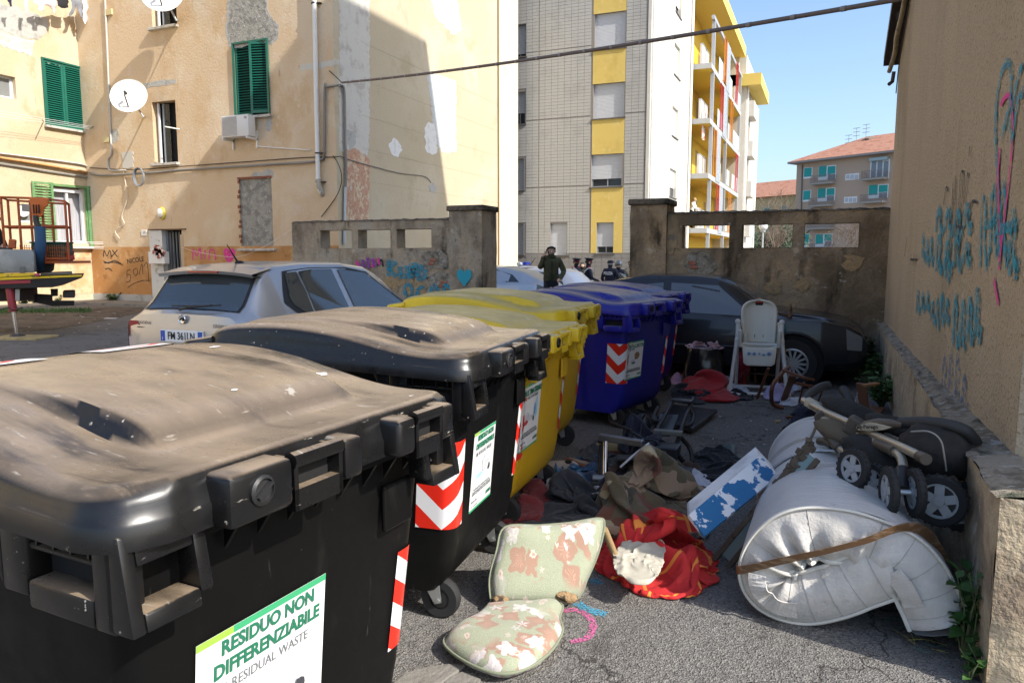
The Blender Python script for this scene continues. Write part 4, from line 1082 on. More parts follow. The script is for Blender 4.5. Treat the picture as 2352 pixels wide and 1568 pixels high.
ln = (T(2110, 480) - bb).dot(dr); ze = T(1826, 377).z
def T2(px, py): p = T(px, py); return ((p - bb).dot(dr), p.z)
MB().prism([(0, -.5), (ln, -.5), (ln, ze), (0, ze)], V((bb.x, bb.y, 0)), dr, (0, 0, 1), -nn * 12).build("wall", M_tan, tb)
o = V((bb.x, bb.y, 0)); rm = MB(); E_ = .9
rr_ = [o + dr * -E_ + nn * E_, o + dr * (ln + E_) + nn * E_, o + dr * (ln + E_) - nn * (12 + E_), o + dr * -E_ - nn * (12 + E_)]
rr_ = [p + V((0, 0, ze + .25)) for p in rr_]; rd = [o + dr * 6.5 - nn * 6 + V((0, 0, ze + 3.4)), o + dr * (ln - 6) - nn * 6 + V((0, 0, ze + 3.4))]
rm.add(rr_ + rd, [(0, 1, 5, 4), (1, 2, 5), (2, 3, 4, 5), (3, 0, 4), (3, 2, 1, 0)])
rm.build("roof", M_roof, tb)
MB().prism([(-E_, -E_), (ln + E_, -E_), (ln + E_, 12 + E_), (-E_, 12 + E_)], o + V((0, 0, ze)), dr, -nn, (0, 0, .24)).build("eaves", mat("eave_grey", (.30, .27, .25), .8), tb)
def panel(name, x0, y0, x1, y1, mt, off, dep=.06, parent=tb, TT=None):
 f = TT or T2
 c = (x0 + x1) / 2; d = (y0 + y1) / 2
 a, b = f(x0, d)[0], f(x1, d)[0]; z0, z1 = f(c, y1)[1], f(c, y0)[1]
 base = o if parent is tb else o2
 return MB().prism([(a, z0), (b, z0), (b, z1), (a, z1)], base + nn * (off - dep), dr, (0, 0, 1), nn * dep).build(name, mt, parent)
M_paneb = mat("far_pane_blue", (.16, .19, .22), .1)
for x0, y0, x1, y1, k in [(1847, 386, 1865, 409, 0), (1881, 382, 1919, 412, 1), (1943, 400, 1972, 412, 2), (2000, 368, 2042, 411, 3), (1845, 438, 1862, 462, 0), (1879, 433, 1917, 461, 1), (1940, 453, 1968, 465, 2), (1996, 425, 2039, 454, 1), (1843, 489, 1860, 512, 0), (1876, 486, 1913, 512, 1), (1874, 538, 1911, 566, 1), (1990, 480, 2035, 508, 1), (1843, 538, 1858, 566, 0)]:
 panel("window_frame", x0 - 1, y0 - 1, x1 + 1, y1 + 1, M_wht, .03, .05)
 if k == 0: panel("window_blind", x0 + .5, y0, x1 - .5, y1 - 3, M_teal, .06)
 elif k == 1:
  m_ = (x0 + x1) / 2
  panel("window_blind", x0, y0, m_ - 1.5, y1 - 6, M_teal, .06); panel("window_blind", m_ + 1.5, y0, x1, y1 - 13, M_teal, .06)
  panel("window_pane", m_ + 2, y1 - 12, x1 - 1, y1, M_paneb, .06)
 elif k == 2:
  for i in range(3): panel("window_pane", lerp(x0, x1, i / 3) + 1, y0 + 1.5, lerp(x0, x1, (i + 1) / 3) - 1, y1 - 1, mat("pale_pane", (.45, .45, .48), .2), .06)
 else:
  for i in range(3): panel("window_pane", lerp(x0, x1, i / 3) + 1.5, y0 + 2, lerp(x0, x1, (i + 1) / 3) - 1.5, y1 - 2, M_paneb, .06)
def balcony(x0, y0, x1, y1, parent=tb):
 d = (y0 + y1) / 2; a, b = T2(x0, d)[0], T2(x1, d)[0]; z0, z1 = T2((x0 + x1) / 2, y1)[1], T2((x0 + x1) / 2, y0)[1]
 s_ = MB().prism([(a, 0), (b, 0), (b, 1.25), (a, 1.25)], o + V((0, 0, z0)), dr, nn, (0, 0, .22)).build("balcony_slab", M_conc, parent)
 m = MB(); k = 20
 for i in range(k + 1): p = o + dr * lerp(a + .03, b - .03, i / k) + nn * 1.2; m.beam(p + V((0, 0, z0 + .2)), p + V((0, 0, z1)), .03, .03)
 for q in (a + .03, b - .03):
  for j in range(7): p = o + dr * q + nn * (1.2 * j / 7); m.beam(p + V((0, 0, z0 + .2)), p + V((0, 0, z1)), .03, .03)
 for zz in (z0 + .25, z1): m.beam(o + dr * a + nn * 1.2 + V((0, 0, zz)), o + dr * b + nn * 1.2 + V((0, 0, zz)), .05, .05)
 m.build("railing", M_rail, s_)
for q in [(1872, 403, 1920, 424), (1989, 393, 2041, 414), (1868, 455, 1916, 475), (1986, 447, 2038, 467), (1864, 508, 1916, 527), (1866, 560, 1912, 580)]: balcony(*q)
panel("awning", 2001, 362, 2042, 369, mat("awning_blue", (.35, .45, .46), .8), .5, .45)
MB().tube([T(1843, 378, .1), T(1838, 560, .1)], .08, 6).build("rain_pipe", mat("pipe_dark", (.12, .11, .10), .6), tb)
an = MB()
for px, py, h in ((1948, 352, 2.4), (1965, 350, 3.2), (1987, 346, 3.4)):
 p = T(px, py, -5); an.beam(p, p + V((0, 0, h)), .07, .07)
 for j in range(3): an.beam(p + V((0, 0, h - .5 * j)) - dr * .5, p + V((0, 0, h - .5 * j)) + dr * .5, .06, .06)
an.build("antennas", mat("antenna_grey", (.45, .44, .43), .6), tb)
ch = MB()
for px, py, h in ((1995, 345, 1.6), (2003, 344, 1.4)): p = T(px, py, -5); ch.box(p + V((0, 0, h / 2)), (.7, .7, h)); ch.box(p + V((0, 0, h)), (1.0, 1.0, .25))
ch.build("chimney", M_tan, tb)
b2 = on_f(1700, 480, 128); b2.z = -.5; o2 = V((b2.x, b2.y, 0))
tyb = thing("yellow_apartment_block", "pale yellow block with terracotta roof behind the bare trees", "apartment building", b2)
def Y2(px, py): p = on_plane(px, py, b2, nn); return ((p - b2).dot(dr), p.z)
l2 = Y2(1850, 480)[0]; z2 = Y2(1770, 452)[1]
MB().prism([(-20, -.5), (l2, -.5), (l2, z2), (-20, z2)], o2, dr, (0, 0, 1), -nn * 10).build("wall", mat("pale_yellow_far", (.60, .47, .24), .9), tyb)
r2 = MB(); q = [o2 + dr * -21 + nn * .8, o2 + dr * (l2 + .8) + nn * .8, o2 + dr * (l2 + .8) - nn * 11, o2 + dr * -21 - nn * 11]; q = [p + V((0, 0, z2)) for p in q]; qq = [o2 + dr * -20 - nn * 5 + V((0, 0, z2 + 3.0)), o2 + dr * (l2 - 1) - nn * 5 + V((0, 0, z2 + 3.0))]
r2.add(q + qq, [(0, 1, 5, 4), (1, 2, 5), (2, 3, 4, 5), (3, 0, 4), (3, 2, 1, 0)]); r2.build("roof", M_roof, tyb)
for x0, y0, x1, y1 in [(1755, 477, 1767, 492), (1796, 472, 1807, 488), (1728, 480, 1734, 495), (1758, 525, 1770, 545)]:
 panel("window_frame", x0 - .8, y0 - .8, x1 + .8, y1 + .8, M_wht, .03, .05, tyb, Y2); panel("window_blind", x0, y0, x1, y1, M_teal, .06, .06, tyb, Y2)
def bare_tree(label, px, py_base, d, h, seed, mt):
 base = on_f(px, 587, d); base.z = -.4
 rr = random.Random(seed); t = thing("bare_tree", label, "tree", base, group="bare trees beyond the wall")
 tr, tw2 = MB(), MB()
 def grow(p, dirv, L, r, lvl):
  n = 4; pts = [p]; rs = [r]
  dcur = dirv.copy()
  for i in range(n):
   dcur = (dcur + V((rr.uniform(-.22, .22), rr.uniform(-.22, .22), rr.uniform(-.05, .16)))).normalized()
   pts.append(pts[-1] + dcur * L / n); rs.append(max(.008, r * (1 - .55 * (i + 1) / n)))
  (tr if lvl < 2 else tw2).tube(pts, rs, 6 if lvl < 2 else 3, caps=False)
  if lvl >= 5: return
  for k in range(3 if lvl else 5):
   i = rr.choice([2, 3, 4]) if lvl else rr.choice([3, 4, 4])
   a = rr.uniform(0, 2 * PI); sp = rr.uniform(.5, 1.0)
   nd = (dcur + V((math.cos(a) * sp, math.sin(a) * sp, rr.uniform(-.1, .5)))).normalized()
   grow(pts[i], nd, L * rr.uniform(.6, .82), max(.008, rs[i] * .75), lvl + 1)
 grow(base, V((0, 0, 1)), h * .32, h * .022, 0)
 tr.build("trunk", mt, t, smooth=60); tw2.build("crown", mt, t, kind="stuff")
 return t
M_bark = mat("bark", (.17, .125, .095), .9)
bare_tree("bare street tree showing above the wall beside the yellow block", 1792, 560, 62, 8.2, 4, M_bark)
bare_tree("bare tree seen through the middle wall opening", 1752, 560, 66, 6.5, 9, M_bark)
bare_tree("bare tree seen through the rightmost wall opening", 1948, 560, 60, 5.6, 12, M_bark)
ev = thing("evergreen_shrub", "dark evergreen shrub seen through the middle wall opening", "shrub", (on_f(1775, 587, 70).x, on_f(1775, 587, 70).y, -.4))
m = MB(); rr = random.Random(3); c = on_f(1778, 556, 70)
for i in range(900):
 p = c + V((rr.gauss(0, 1.3), rr.gauss(0, 1.0), rr.gauss(0, .8))); s = .22
 d1 = V((rr.uniform(-1, 1), rr.uniform(-1, 1), rr.uniform(-1, 1))).normalized() * s; d2 = d1.orthogonal().normalized() * s * .5
 m.add([p - d1, p + d2, p + d1, p - d2], [(0, 1, 2, 3)])
m.build("foliage", mat("evergreen_leaf", (.03, .05, .02), .7), ev, fix=False)
MB().tube([V((c.x, c.y, -.4)), V((c.x, c.y, c.z))], .1, 6).build("stem", M_bark, ev)
lp = on_f(1753, 520, 42); sl = thing("street_lamp", "white globe street lamp on a grey pole behind the wall", "street lamp", (lp.x, lp.y, -.36))
MB().tube([(lp.x, lp.y, -.36), (lp.x, lp.y, lp.z - .2)], [.06, .045], 8).build("pole", M_inox, sl, smooth=60)
MB().ball((lp.x, lp.y, lp.z), .25, 16, 10).build("globe", mat("globe_white", (.78, .78, .76), .2), sl, smooth=180)
MB().lathe([(.1, 0), (.14, .02), (.14, .08), (.05, .1)], (lp.x, lp.y, lp.z - .32), (0, 0, 1), 12).build("collar", M_inox, sl, smooth=60)
# ================================================================== waste containers
def plastic(name, c, dust, scr, rough=.38):
 return mat(name, c, rough, layers=[(tuple(x * 1.35 + .006 for x in c), 1.5, .5, .7), (scr, 55, .66, .74, (1, .25, 1)), (tuple(x * .75 for x in dust), 1.6, .34, .52, (1, .6, 1), (.62, .97)), (dust, 3.1, .40, .58, (.5, 1.4, 1), (.80, .98)), (scr, 30, .63, .72, (.35, 2.5, 1), (.6, .98)), (tuple(x * .9 for x in c), 2.4, .55, .72, (.35, 2.6, 1), (.6, .98)), (tuple(x * .7 for x in dust), 70, .5, .75, (.4, 1.5, 1), (.6, .98)), (scr, 7, .71, .735, None, (.6, .98))], roughvar=.13, spec=.5)
M_bk = plastic("bin_black", (.006, .006, .0065), (.25, .19, .13), (.40, .37, .32), .32)
M_ye = plastic("bin_yellow", (.62, .43, .012), (.52, .42, .15), (.68, .60, .32), .45)
M_bl = plastic("bin_blue", (.012, .012, .25), (.17, .15, .22), (.28, .28, .42), .38)
M_bkb = mat("bin_black_body", (.0045, .0045, .0045), .46, layers=[((.008, .0078, .0074), 2.0, .5, .75), ((.10, .095, .09), 70, .72, .76), ((.014, .013, .012), 9, .60, .8, (1, 1, .3)), ((.05, .045, .04), 26, .66, .74, (1, 1, .12))], roughvar=.1, spec=.14)
M_yeb = mat("bin_yellow_body", (.60, .36, .008), .5, layers=[((.50, .29, .01), 1.5, .5, .7), ((.40, .26, .05), 9, .62, .8, (1, 1, .3)), ((.25, .18, .06), 60, .70, .75)])
M_blb = mat("bin_blue_body", (.010, .010, .21), .42, layers=[((.016, .016, .28), 1.5, .5, .7), ((.04, .04, .15), 9, .62, .8, (1, 1, .3))])
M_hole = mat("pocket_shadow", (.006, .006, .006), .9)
M_rub = mat("tyre_rubber", (.018, .018, .018), .8)
M_zinc = mat("zinc", (.48, .49, .48), .4, .8)
M_paper = mat("sticker_white", (.78, .78, .77), .35)
M_sgreen = mat("sticker_green", (.05, .36, .16), .4)
M_slime = mat("sticker_lime", (.30, .52, .07), .4)
M_ink = mat("sticker_ink", (.02, .16, .09), .5)
M_ink2 = mat("sticker_grey_ink", (.16, .17, .18), .5)
def chevron_mat():
 m = bpy.data.materials.new("red_white_chevron"); m.use_nodes = True
 nt = m.node_tree; N = nt.nodes; L = nt.links; b = N["Principled BSDF"]; b.inputs["Roughness"].default_value = .3
 uv = N.new("ShaderNodeUVMap"); uv.uv_map = "UVMap"; s = N.new("ShaderNodeSeparateXYZ"); L.new(uv.outputs[0], s.inputs[0])
 def ma(op, a, c, d=None):
  n = N.new("ShaderNodeMath"); n.operation = op
  for i, x in enumerate((a, c)):
   if isinstance(x, (int, float)): n.inputs[i].default_value = x
   else: L.new(x, n.inputs[i])
  return n.outputs[0]
 t = ma('MULTIPLY', ma('ABSOLUTE', ma('SUBTRACT', s.outputs[0], .5), 0), .55)
 f = ma('FRACT', ma('MULTIPLY', ma('SUBTRACT', s.outputs[1], t), 2.15), 0)
 g = ma('GREATER_THAN', f, .5)
 mx = N.new("ShaderNodeMix"); mx.data_type = 'RGBA'; L.new(g, mx.inputs[0]); mx.inputs[6].default_value = (.74, .74, .74, 1); mx.inputs[7].default_value = (.70, .025, .012, 1)
 L.new(mx.outputs[2], b.inputs["Base Color"]); return m
M_chev = chevron_mat()
def ring_mat():
 m = bpy.data.materials.new("no_entry_sticker"); m.use_nodes = True
 nt = m.node_tree; N = nt.nodes; L = nt.links; b = N["Principled BSDF"]; b.inputs["Roughness"].default_value = .5
 uv = N.new("ShaderNodeUVMap"); uv.uv_map = "UVMap"
 mp = N.new("ShaderNodeVectorMath"); mp.operation = 'SUBTRACT'; mp.inputs[1].default_value = (.5, .5, 0); L.new(uv.outputs[0], mp.inputs[0])
 ln = N.new("ShaderNodeVectorMath"); ln.operation = 'LENGTH'; L.new(mp.outputs[0], ln.inputs[0])
 cr = N.new("ShaderNodeValToRGB"); cr.color_ramp.interpolation = 'CONSTANT'; e = cr.color_ramp.elements
 e[0].color = (.72, .70, .67, 1); e[1].position = .30; e[1].color = (.62, .10, .08, 1); q = e.new(.40); q.color = (.72, .70, .67, 1)
 L.new(ln.outputs["Value"], cr.inputs[0]); L.new(cr.outputs[0], b.inputs["Base Color"]); return m
M_ring = ring_mat()
def add_uv(me, nu, nv):
 ul = me.uv_layers.new(name="UVMap")
 for lp in me.loops:
  i = lp.vertex_index; ul.data[lp.index].uv = ((i % (nu + 1)) / nu, (i // (nu + 1)) / nv)
BW, BD = 1.08, 1.22                              # lid width (y) and depth (x)
XFt = .60                                        # x of the lid's front edge
side_prof = [(0, 1.16), (.10, 1.153), (.2, 1.156), (.30, 1.168), (.44, 1.196), (.60, 1.228), (.78, 1.247), (.95, 1.248), (1.1, 1.236), (1.22, 1.20)]
mid_prof = [(0, 1.16), (.10, 1.154), (.17, 1.156), (.20, 1.176), (.27, 1.212), (.44, 1.238), (.60, 1.25), (.78, 1.262), (.95, 1.262), (1.1, 1.246), (1.22, 1.20)]
def smooth_tab(t):
 P = smooth_path([(a, b) for a, b in t], 6); return [(p.x, p.y) for p in P]
side_prof, mid_prof = smooth_tab(side_prof), smooth_tab(mid_prof)
def lid_half(d, r=.09):
 h = BW / 2
 if d < r: h -= r - math.sqrt(max(0, r * r - (r - d) ** 2))
 if d > BD - r: q = d - (BD - r); h -= r - math.sqrt(max(0, r * r - q * q))
 return h
def lid_z(d, y):
 wc = lerp(.30, .36, d / BD)
 k = 1 - sstep(wc - .012, wc + .022, abs(y))
 z = lerp(interp(side_prof, d), interp(mid_prof, d), k)
 e = lid_half(d) - abs(y)
 return z - .012 * (1 - min(1, max(0, e) / .03)) ** 2
def rrect(x0, x1, hy, r, z, n=5):
 P = []
 for cx, cy, a0 in ((x1 - r, hy - r, 0), (x0 + r, hy - r, 90), (x0 + r, -hy + r, 180), (x1 - r, -hy + r, 270)):
  for i in range(n + 1):
   a = R(a0 + 90 * i / n); P.append(V((cx + r * math.cos(a), cy + r * math.sin(a), z)))
 return P
def body_dim(z):                                 # rear x, front x, half width at height z
 t = (z - .135) / .965
 return lerp(-.40, -.50, t), lerp(.46, .545, t) - (.07 * max(0, 1 - (z - .135) / .15) ** 2), lerp(.425, .50, t)
def make_bin(label, col_lid, col_body, x, y, rz, sz=1.0, pedal=False, titles=None, stick=None, lid_stickers=False, spots=False, chev=(.42, .79), group="waste containers in a row", cat="waste bin"):
 t = thing("wheeled_container", label, cat, (x, y, 0), rz, group)
 L = dict(local=True)
 def Bd(name, mb, mt, par=t, **k): return mb.build(name, mt, par, local=True, **k)
 b = MB(); rings = []
 for z in (.135, .165, .23, .34, .6, .85, 1.04):
  x0, x1, hy = body_dim(z); rings.append(rrect(x0, x1, hy, .055, z))
 b.loft(rings)
 Bd("body", b, col_body, smooth=40)
 c = MB(); x0, x1, hy = body_dim(1.05)
 c.loft([rrect(x0 - .015, x1 + .015, hy + .015, .06, 1.02), rrect(x0 - .02, x1 + .022, hy + .02, .06, 1.035), rrect(x0 - .02, x1 + .022, hy + .02, .06, 1.10)])
 Bd("rim", c, col_body, smooth=40)
 NU, NV = 72, 80
 m = MB()
 def lp(i, j):
  d = BD * i; y = lerp(-1, 1, j) * lid_half(d); return V((XFt - d, y, lid_z(d, y)))
 m.grid(NU, NV, lp)
 bd = [(i, 0) for i in range(NU + 1)] + [(NU, j) for j in range(1, NV + 1)] + [(i, NV) for i in range(NU - 1, -1, -1)] + [(0, j) for j in range(NV - 1, 0, -1)]
 base = [m.v[j * (NU + 1) + i] for i, j in bd]
 def zr(p): return lerp(1.098, 1.155, (XFt - p.x) / BD)
 def outn(p):
  q = V((p.x - (XFt - BD / 2), p.y, 0)); cx, cy = BD / 2 - .12, BW / 2 - .12
  q = V((q.x - max(-cx, min(cx, q.x)), q.y - max(-cy, min(cy, q.y)), 0)); return q.normalized() if q.length > 1e-6 else V((1, 0, 0))
 rows = [[m_ for m_ in range(0)]]
 idx = [j * (NU + 1) + i for i, j in bd]; prev = idx; n = len(idx)
 for o_, f in ((.012, lambda p: p.z - .008), (.018, lambda p: p.z - .022), (.020, lambda p: max(zr(p) + .004, min(p.z - .03, zr(p) + .05))), (.028, lambda p: zr(p) + .0), (.032, lambda p: zr(p) - .006), (.032, lambda p: zr(p) - .048), (.012, lambda p: zr(p) - .05)):
  k0 = len(m.v)
  m.v.extend([V((p.x, p.y, f(p))) + outn(p) * o_ for p in base])
  cur = list(range(k0, k0 + n))
  for i in range(n):
   j = (i + 1) % n; m.f.append((prev[i], prev[j], cur[j], cur[i]))
  prev = cur
 lid = Bd("lid", m, col_lid, smooth=48)
 f = MB(); fx = XFt + .03
 for y0, y1, dp, z0, z1 in ((-.37, -.205, .05, 1.045, 1.148), (-.045, .02, .05, 1.05, 1.145), (.16, .235, .05, 1.05, 1.145), (.37, .43, .045, 1.05, 1.145)):
  f.span((fx - .04, y0, z0), (fx + dp, y1, z1))
 Bd("lock_block", f, col_lid, lid, bevel=.014, smooth=45, kind="stuff")
 g = MB()
 for y0, y1 in ((-.2, -.05), (.24, .365)):
  g.tube([(fx + .035, y0, 1.135), (fx + .035, y1, 1.135)], .018, 8); g.span((fx + .02, y0, 1.03), (fx + .045, y1, 1.075)); g.span((fx - .02, y0, 1.03), (fx + .045, y0 + .012, 1.14)); g.span((fx - .02, y1 - .012, 1.03), (fx + .045, y1, 1.14))
 Bd("lid_grip", g, col_lid, lid, smooth=45, kind="stuff")
 h = MB(); h.span((fx - .005, -.205, 1.05), (fx + .012, -.045, 1.12)); h.span((fx - .005, .235, 1.05), (fx + .012, .37, 1.12))
 Bd("grip_recess", h, M_hole, lid, kind="stuff")
 k = MB(); kc = V((fx + .05, -.295, 1.105))
 k.lathe([(.03, 0), (.03, .006), (.024, .010), (.024, .004), (.001, .004)], kc, (1, 0, 0), 18); k.box(kc + V((.010, 0, 0)), (.008, .042, .007), rotm(0, 0, R(35)))
 Bd("lock_knob", k, M_black, lid, smooth=45)
 cm = MB(); cm.span((.55, -.40, 1.02), (.595, .42, 1.05))
 for i in range(9): cm.add([(.545, -.36 + i * .09, 1.02), (.59, -.36 + i * .09, 1.02), (.545, -.36 + i * .09, .955), (.545, -.35 + i * .09, 1.02), (.59, -.35 + i * .09, 1.02), (.545, -.35 + i * .09, .955)], [(0, 1, 2), (5, 4, 3), (0, 3, 4, 1), (1, 4, 5, 2), (2, 5, 3, 0)])
 Bd("comb", cm, col_body)
 for s in (-1, 1):
  p = MB(); yy = lambda v: s * v
  y0, y1 = .48, .54; xa, xb, za, zb = .225, .585, .90, 1.085
  oa, ob, oz0, oz1 = .335, .525, .955, 1.065
  def fr(ax, bx_, az, bz): p.span((ax, yy(y0), az), (bx_, yy(y1), bz))
  fr(xa + .03, oa, za + .02, zb); fr(ob, xb, za, zb); fr(oa, ob, za, oz0); fr(oa, ob, oz1, zb)
  p.add([(xa + .03, yy(y0), .92), (xa + .03, yy(y1), .92), (xa + .03, yy(y1), zb), (xa + .03, yy(y0), zb), (xa - .05, yy(y0), zb), (xa - .05, yy(y1), zb)], [(0, 1, 2, 3), (1, 5, 2), (0, 3, 4), (0, 4, 5, 1), (3, 2, 5, 4)])
  hd = Bd("corner_handle", p, col_lid, bevel=.008, smooth=40)
  q = MB(); q.span((oa - .005, yy(y0 - .01), oz0 - .005), (ob + .005, yy(y0 + .012), oz1 + .005)); Bd("pocket", q, M_hole, hd)
  w = MB()
  for i in range(4): xx = lerp(oa + .02, ob - .02, i / 3); w.span((xx - .003, yy(y0 + .005), oz1 - .045), (xx + .003, yy(y1 - .01), oz1))
  w.span((oa, yy(y0), oz1 - .05), (ob, yy(y1 - .008), oz1 - .044)); Bd("pocket_rib", w, col_lid, hd, kind="stuff")
  r_ = MB(); f0, f1 = yy(.575), yy(.395)
  def bar(ya, yb, za_, zb_):
   r_.add([(.56, ya, za_), (.56, yb, za_), (.56, yb, zb_), (.56, ya, zb_), (.60 + (1.08 - za_) * .16, ya, za_), (.60 + (1.08 - za_) * .16, yb, za_), (.60 + (1.08 - zb_) * .16, yb, zb_), (.60 + (1.08 - zb_) * .16, ya, zb_)], [(3, 2, 1, 0), (4, 5, 6, 7), (0, 1, 5, 4), (1, 2, 6, 5), (2, 3, 7, 6), (3, 0, 4, 7)])
  a_, b_ = yy(.54), yy(.512); bar(a_, b_, .905, 1.08); bar(yy(.395), yy(.365), .93, 1.06); bar(yy(.512), yy(.395), .905, .94); bar(yy(.512), yy(.395), 1.02, 1.08)
  Bd("grab_loop", r_, col_lid, hd, bevel=.006, smooth=40)
 Bd("front_plate", MB().span((.535, .27, .80), (.549, .40, .93)), col_body, bevel=.006)
 rh_ = MB(); rh_.tube(smooth_path([(XFt - BD + .05, -BW / 2 - .01, 1.17), (XFt - BD - .07, -BW / 2 - .01, 1.15), (XFt - BD - .1, 0, 1.15), (XFt - BD - .07, BW / 2 + .01, 1.15), (XFt - BD + .05, BW / 2 + .01, 1.17)]), .022, 8)
 Bd("rear_handle", rh_, col_lid, lid, smooth=60)
 for wx in (-.28, .36):
  for wy in (-.36, .36):
   fk = MB(); fk.cyl((wx, wy, .185), (wx, wy, .165), .05, .05, 12)
   for s in (-1, 1): fk.add([(wx - .04, wy + s * .032, .17), (wx + .04, wy + s * .032, .17), (wx + .05, wy + s * .032, .08), (wx + .02, wy + s * .032, .07), (wx - .04, wy + s * .038, .17), (wx + .04, wy + s * .038, .17), (wx + .05, wy + s * .038, .08), (wx + .02, wy + s * .038, .07)], [(0, 1, 2, 3), (7, 6, 5, 4), (0, 4, 5, 1), (1, 5, 6, 2), (2, 6, 7, 3), (3, 7, 4, 0)])
   fk.cyl((wx + .035, wy - .045, .088), (wx + .035, wy + .045, .088), .009, n=8)
   ck = Bd("castor", fk, M_zinc)
   Bd("tyre", MB().lathe([(.045, -.022), (.08, -.024), (.088, -.012), (.088, .012), (.08, .024), (.045, .022)], (wx + .035, wy, .088), (0, 1, 0), 22, False), M_rub, ck, smooth=40)
   Bd("hub", MB().lathe([(.046, -.016), (.012, -.02), (.012, .02), (.046, .016)], (wx + .035, wy, .088), (0, 1, 0), 16), M_black, ck, smooth=40)
 if pedal:
  pm = MB(); x0, x1, hy = body_dim(.6); pm.span((-.02, -.56, .12), (.03, -.545, 1.02)); Bd("lift_bar", pm, M_zinc)
  Bd("foot_bar", MB().tube([(-.45, -.552, .14), (.06, -.552, .14)], .018, 8), M_zinc, smooth=60)
 for s in (-1, 1):
  nu, nv = 14, 4
  def cf(a, bq):
   z = lerp(chev[0], chev[1], bq); x0, x1, hy = body_dim(z); r = .055; e = .004
   q = a * .235                                       # run: .125 along the side, corner, rest on the front
   if q < .11: p = (x1 - r - (.11 - q), hy + e)
   elif q < .11 + r * PI / 2: an = (q - .11) / r; p = (x1 - r + (r + e) * math.sin(an), hy - r + (r + e) * math.cos(an))
   else: p = (x1 + e, hy - r - (q - .11 - r * PI / 2))
   return V((p[0], s * p[1], z))
  cmb = MB().grid(nu, nv, cf); me = cmb.mesh("chevron", smooth=60, fix=False); add_uv(me, nu, nv)
  put("chevron_sticker", me, M_chev, t, local=True)
 if titles:
  y0, y1, z0, z1 = stick
  def fp(yv, zv, off=.004): return V((body_dim(zv)[1] + off, yv, zv))
  st = Bd("sticker", MB().add([fp(y0, z0), fp(y1, z0), fp(y1, z1), fp(y0, z1)], [(0, 1, 2, 3)]), M_paper, fix=False)
  w_, h_ = y1 - y0, z1 - z0
  Bd("sticker_band", MB().add([fp(y0 + w_ * .25, z1 - h_ * .035, .005), fp(y1, z1 - h_ * .035, .005), fp(y1, z1, .005), fp(y0 + w_ * .25, z1, .005)], [(0, 1, 2, 3)]), M_sgreen, st, fix=False)
  Bd("sticker_band", MB().add([fp(y0, z1 - h_ * .035, .005), fp(y0 + w_ * .25, z1 - h_ * .035, .005), fp(y0 + w_ * .25, z1, .005), fp(y0, z1, .005)], [(0, 1, 2, 3)]), M_slime, st, fix=False)
  Bd("sticker_band", MB().add([fp(y0, z0, .005), fp(y1, z0, .005), fp(y1, z0 + h_ * .03, .005), fp(y0, z0 + h_ * .03, .005)], [(0, 1, 2, 3)]), M_sgreen, st, fix=False)
  up = fp(y0, z1) - fp(y0, z0); u = (0, 1, 0)
  def txt(s_, yy, zz, size, mt, al='CENTER', bold=.0, sx=1.0, shear=0): writing("lettering", s_, size, fp(y0 + w_ * yy, z0 + h_ * zz, .006), u, up, mt, st, al, shear, bold, sx, True)
  nl = len(titles['big'])
  for i, s_ in enumerate(titles['big']): txt(s_, .53, .915 - .105 * i if nl > 1 else .87, w_ * titles['size'], M_ink, bold=.0016, sx=titles.get('sx', .95))
  zs = .715 if nl > 1 else .79
  Bd("bin_icon", MB().add([fp(y0 + w_ * .14, z0 + h_ * (zs - .025), .006), fp(y0 + w_ * .205, z0 + h_ * (zs - .025), .006), fp(y0 + w_ * .205, z0 + h_ * (zs + .025), .006), fp(y0 + w_ * .14, z0 + h_ * (zs + .025), .006)], [(0, 1, 2, 3)]), titles['icon'], st, fix=False)
  txt(titles['sub'], .24, zs, w_ * .085, M_ink2, 'LEFT', sx=.9)
  for i, s_ in enumerate(("Per il ritiro gratuito a domicilio di sfalci e potature,", "ingombranti, apparecchiature elettriche ed elettroniche", "PRENOTA AL NUMERO VERDE O SUL NOSTRO SITO")): txt(s_, .5, .27 - .03 * i, w_ * .04, M_ink2, sx=.92, bold=.0003)
  txt("AAMPS", .85, .10, w_ * .085, M_ink, sx=.9, bold=.0006); txt("800-031.266", .18, .12, w_ * .05, M_ink2); txt("f  t  i  www.aamps.it", .22, .06, w_ * .035, M_ink2)
  for cxy, rx, rz_, mt in titles['pic']:
   pts = blob(12, .22, int(cxy[0] * 100)); q = [fp(y0 + w_ * (cxy[0] + p_[0] * rx), z0 + h_ * (cxy[1] + p_[1] * rz_), .0062) for p_ in pts]
   Bd("sticker_picture", MB().add(q, [tuple(range(12))]), mt, st, fix=False)
 if lid_stickers:
  for yc in (-.22, .24):
   def sf(a, bq):
    d = .93 + .27 * a; y = yc + (bq - .5) * .30; return V((XFt - d, y, lid_z(d, y) + .004))
   me = MB().grid(10, 10, sf).mesh("lid_sticker", smooth=60, fix=False); add_uv(me, 10, 10); put("lid_sticker", me, M_ring, lid, local=True)
 if spots:
  sp = MB(); rr = random.Random(5)
  for d, y, r_ in [(.40, .43, .022), (.84, .42, .02), (.77, .36, .012), (.30, .0, .010), (.05, .40, .008)]:
   pts = blob(11, .3, int(d * 1000)); c0 = V((XFt - d, y, lid_z(d, y) + .002)); sp.add([c0] + [V((XFt - d + p_[0] * r_ * .6, y + p_[1] * r_, lid_z(d - p_[0] * r_ * .6, y + p_[1] * r_) + .002)) for p_ in pts], [(0, i + 1, (i + 1) % 11 + 1) for i in range(11)])
  Bd("droppings", sp, mat("dropping_white", (.72, .71, .68), .9), lid, fix=False)
 t.scale = (1, 1, sz)
 return t
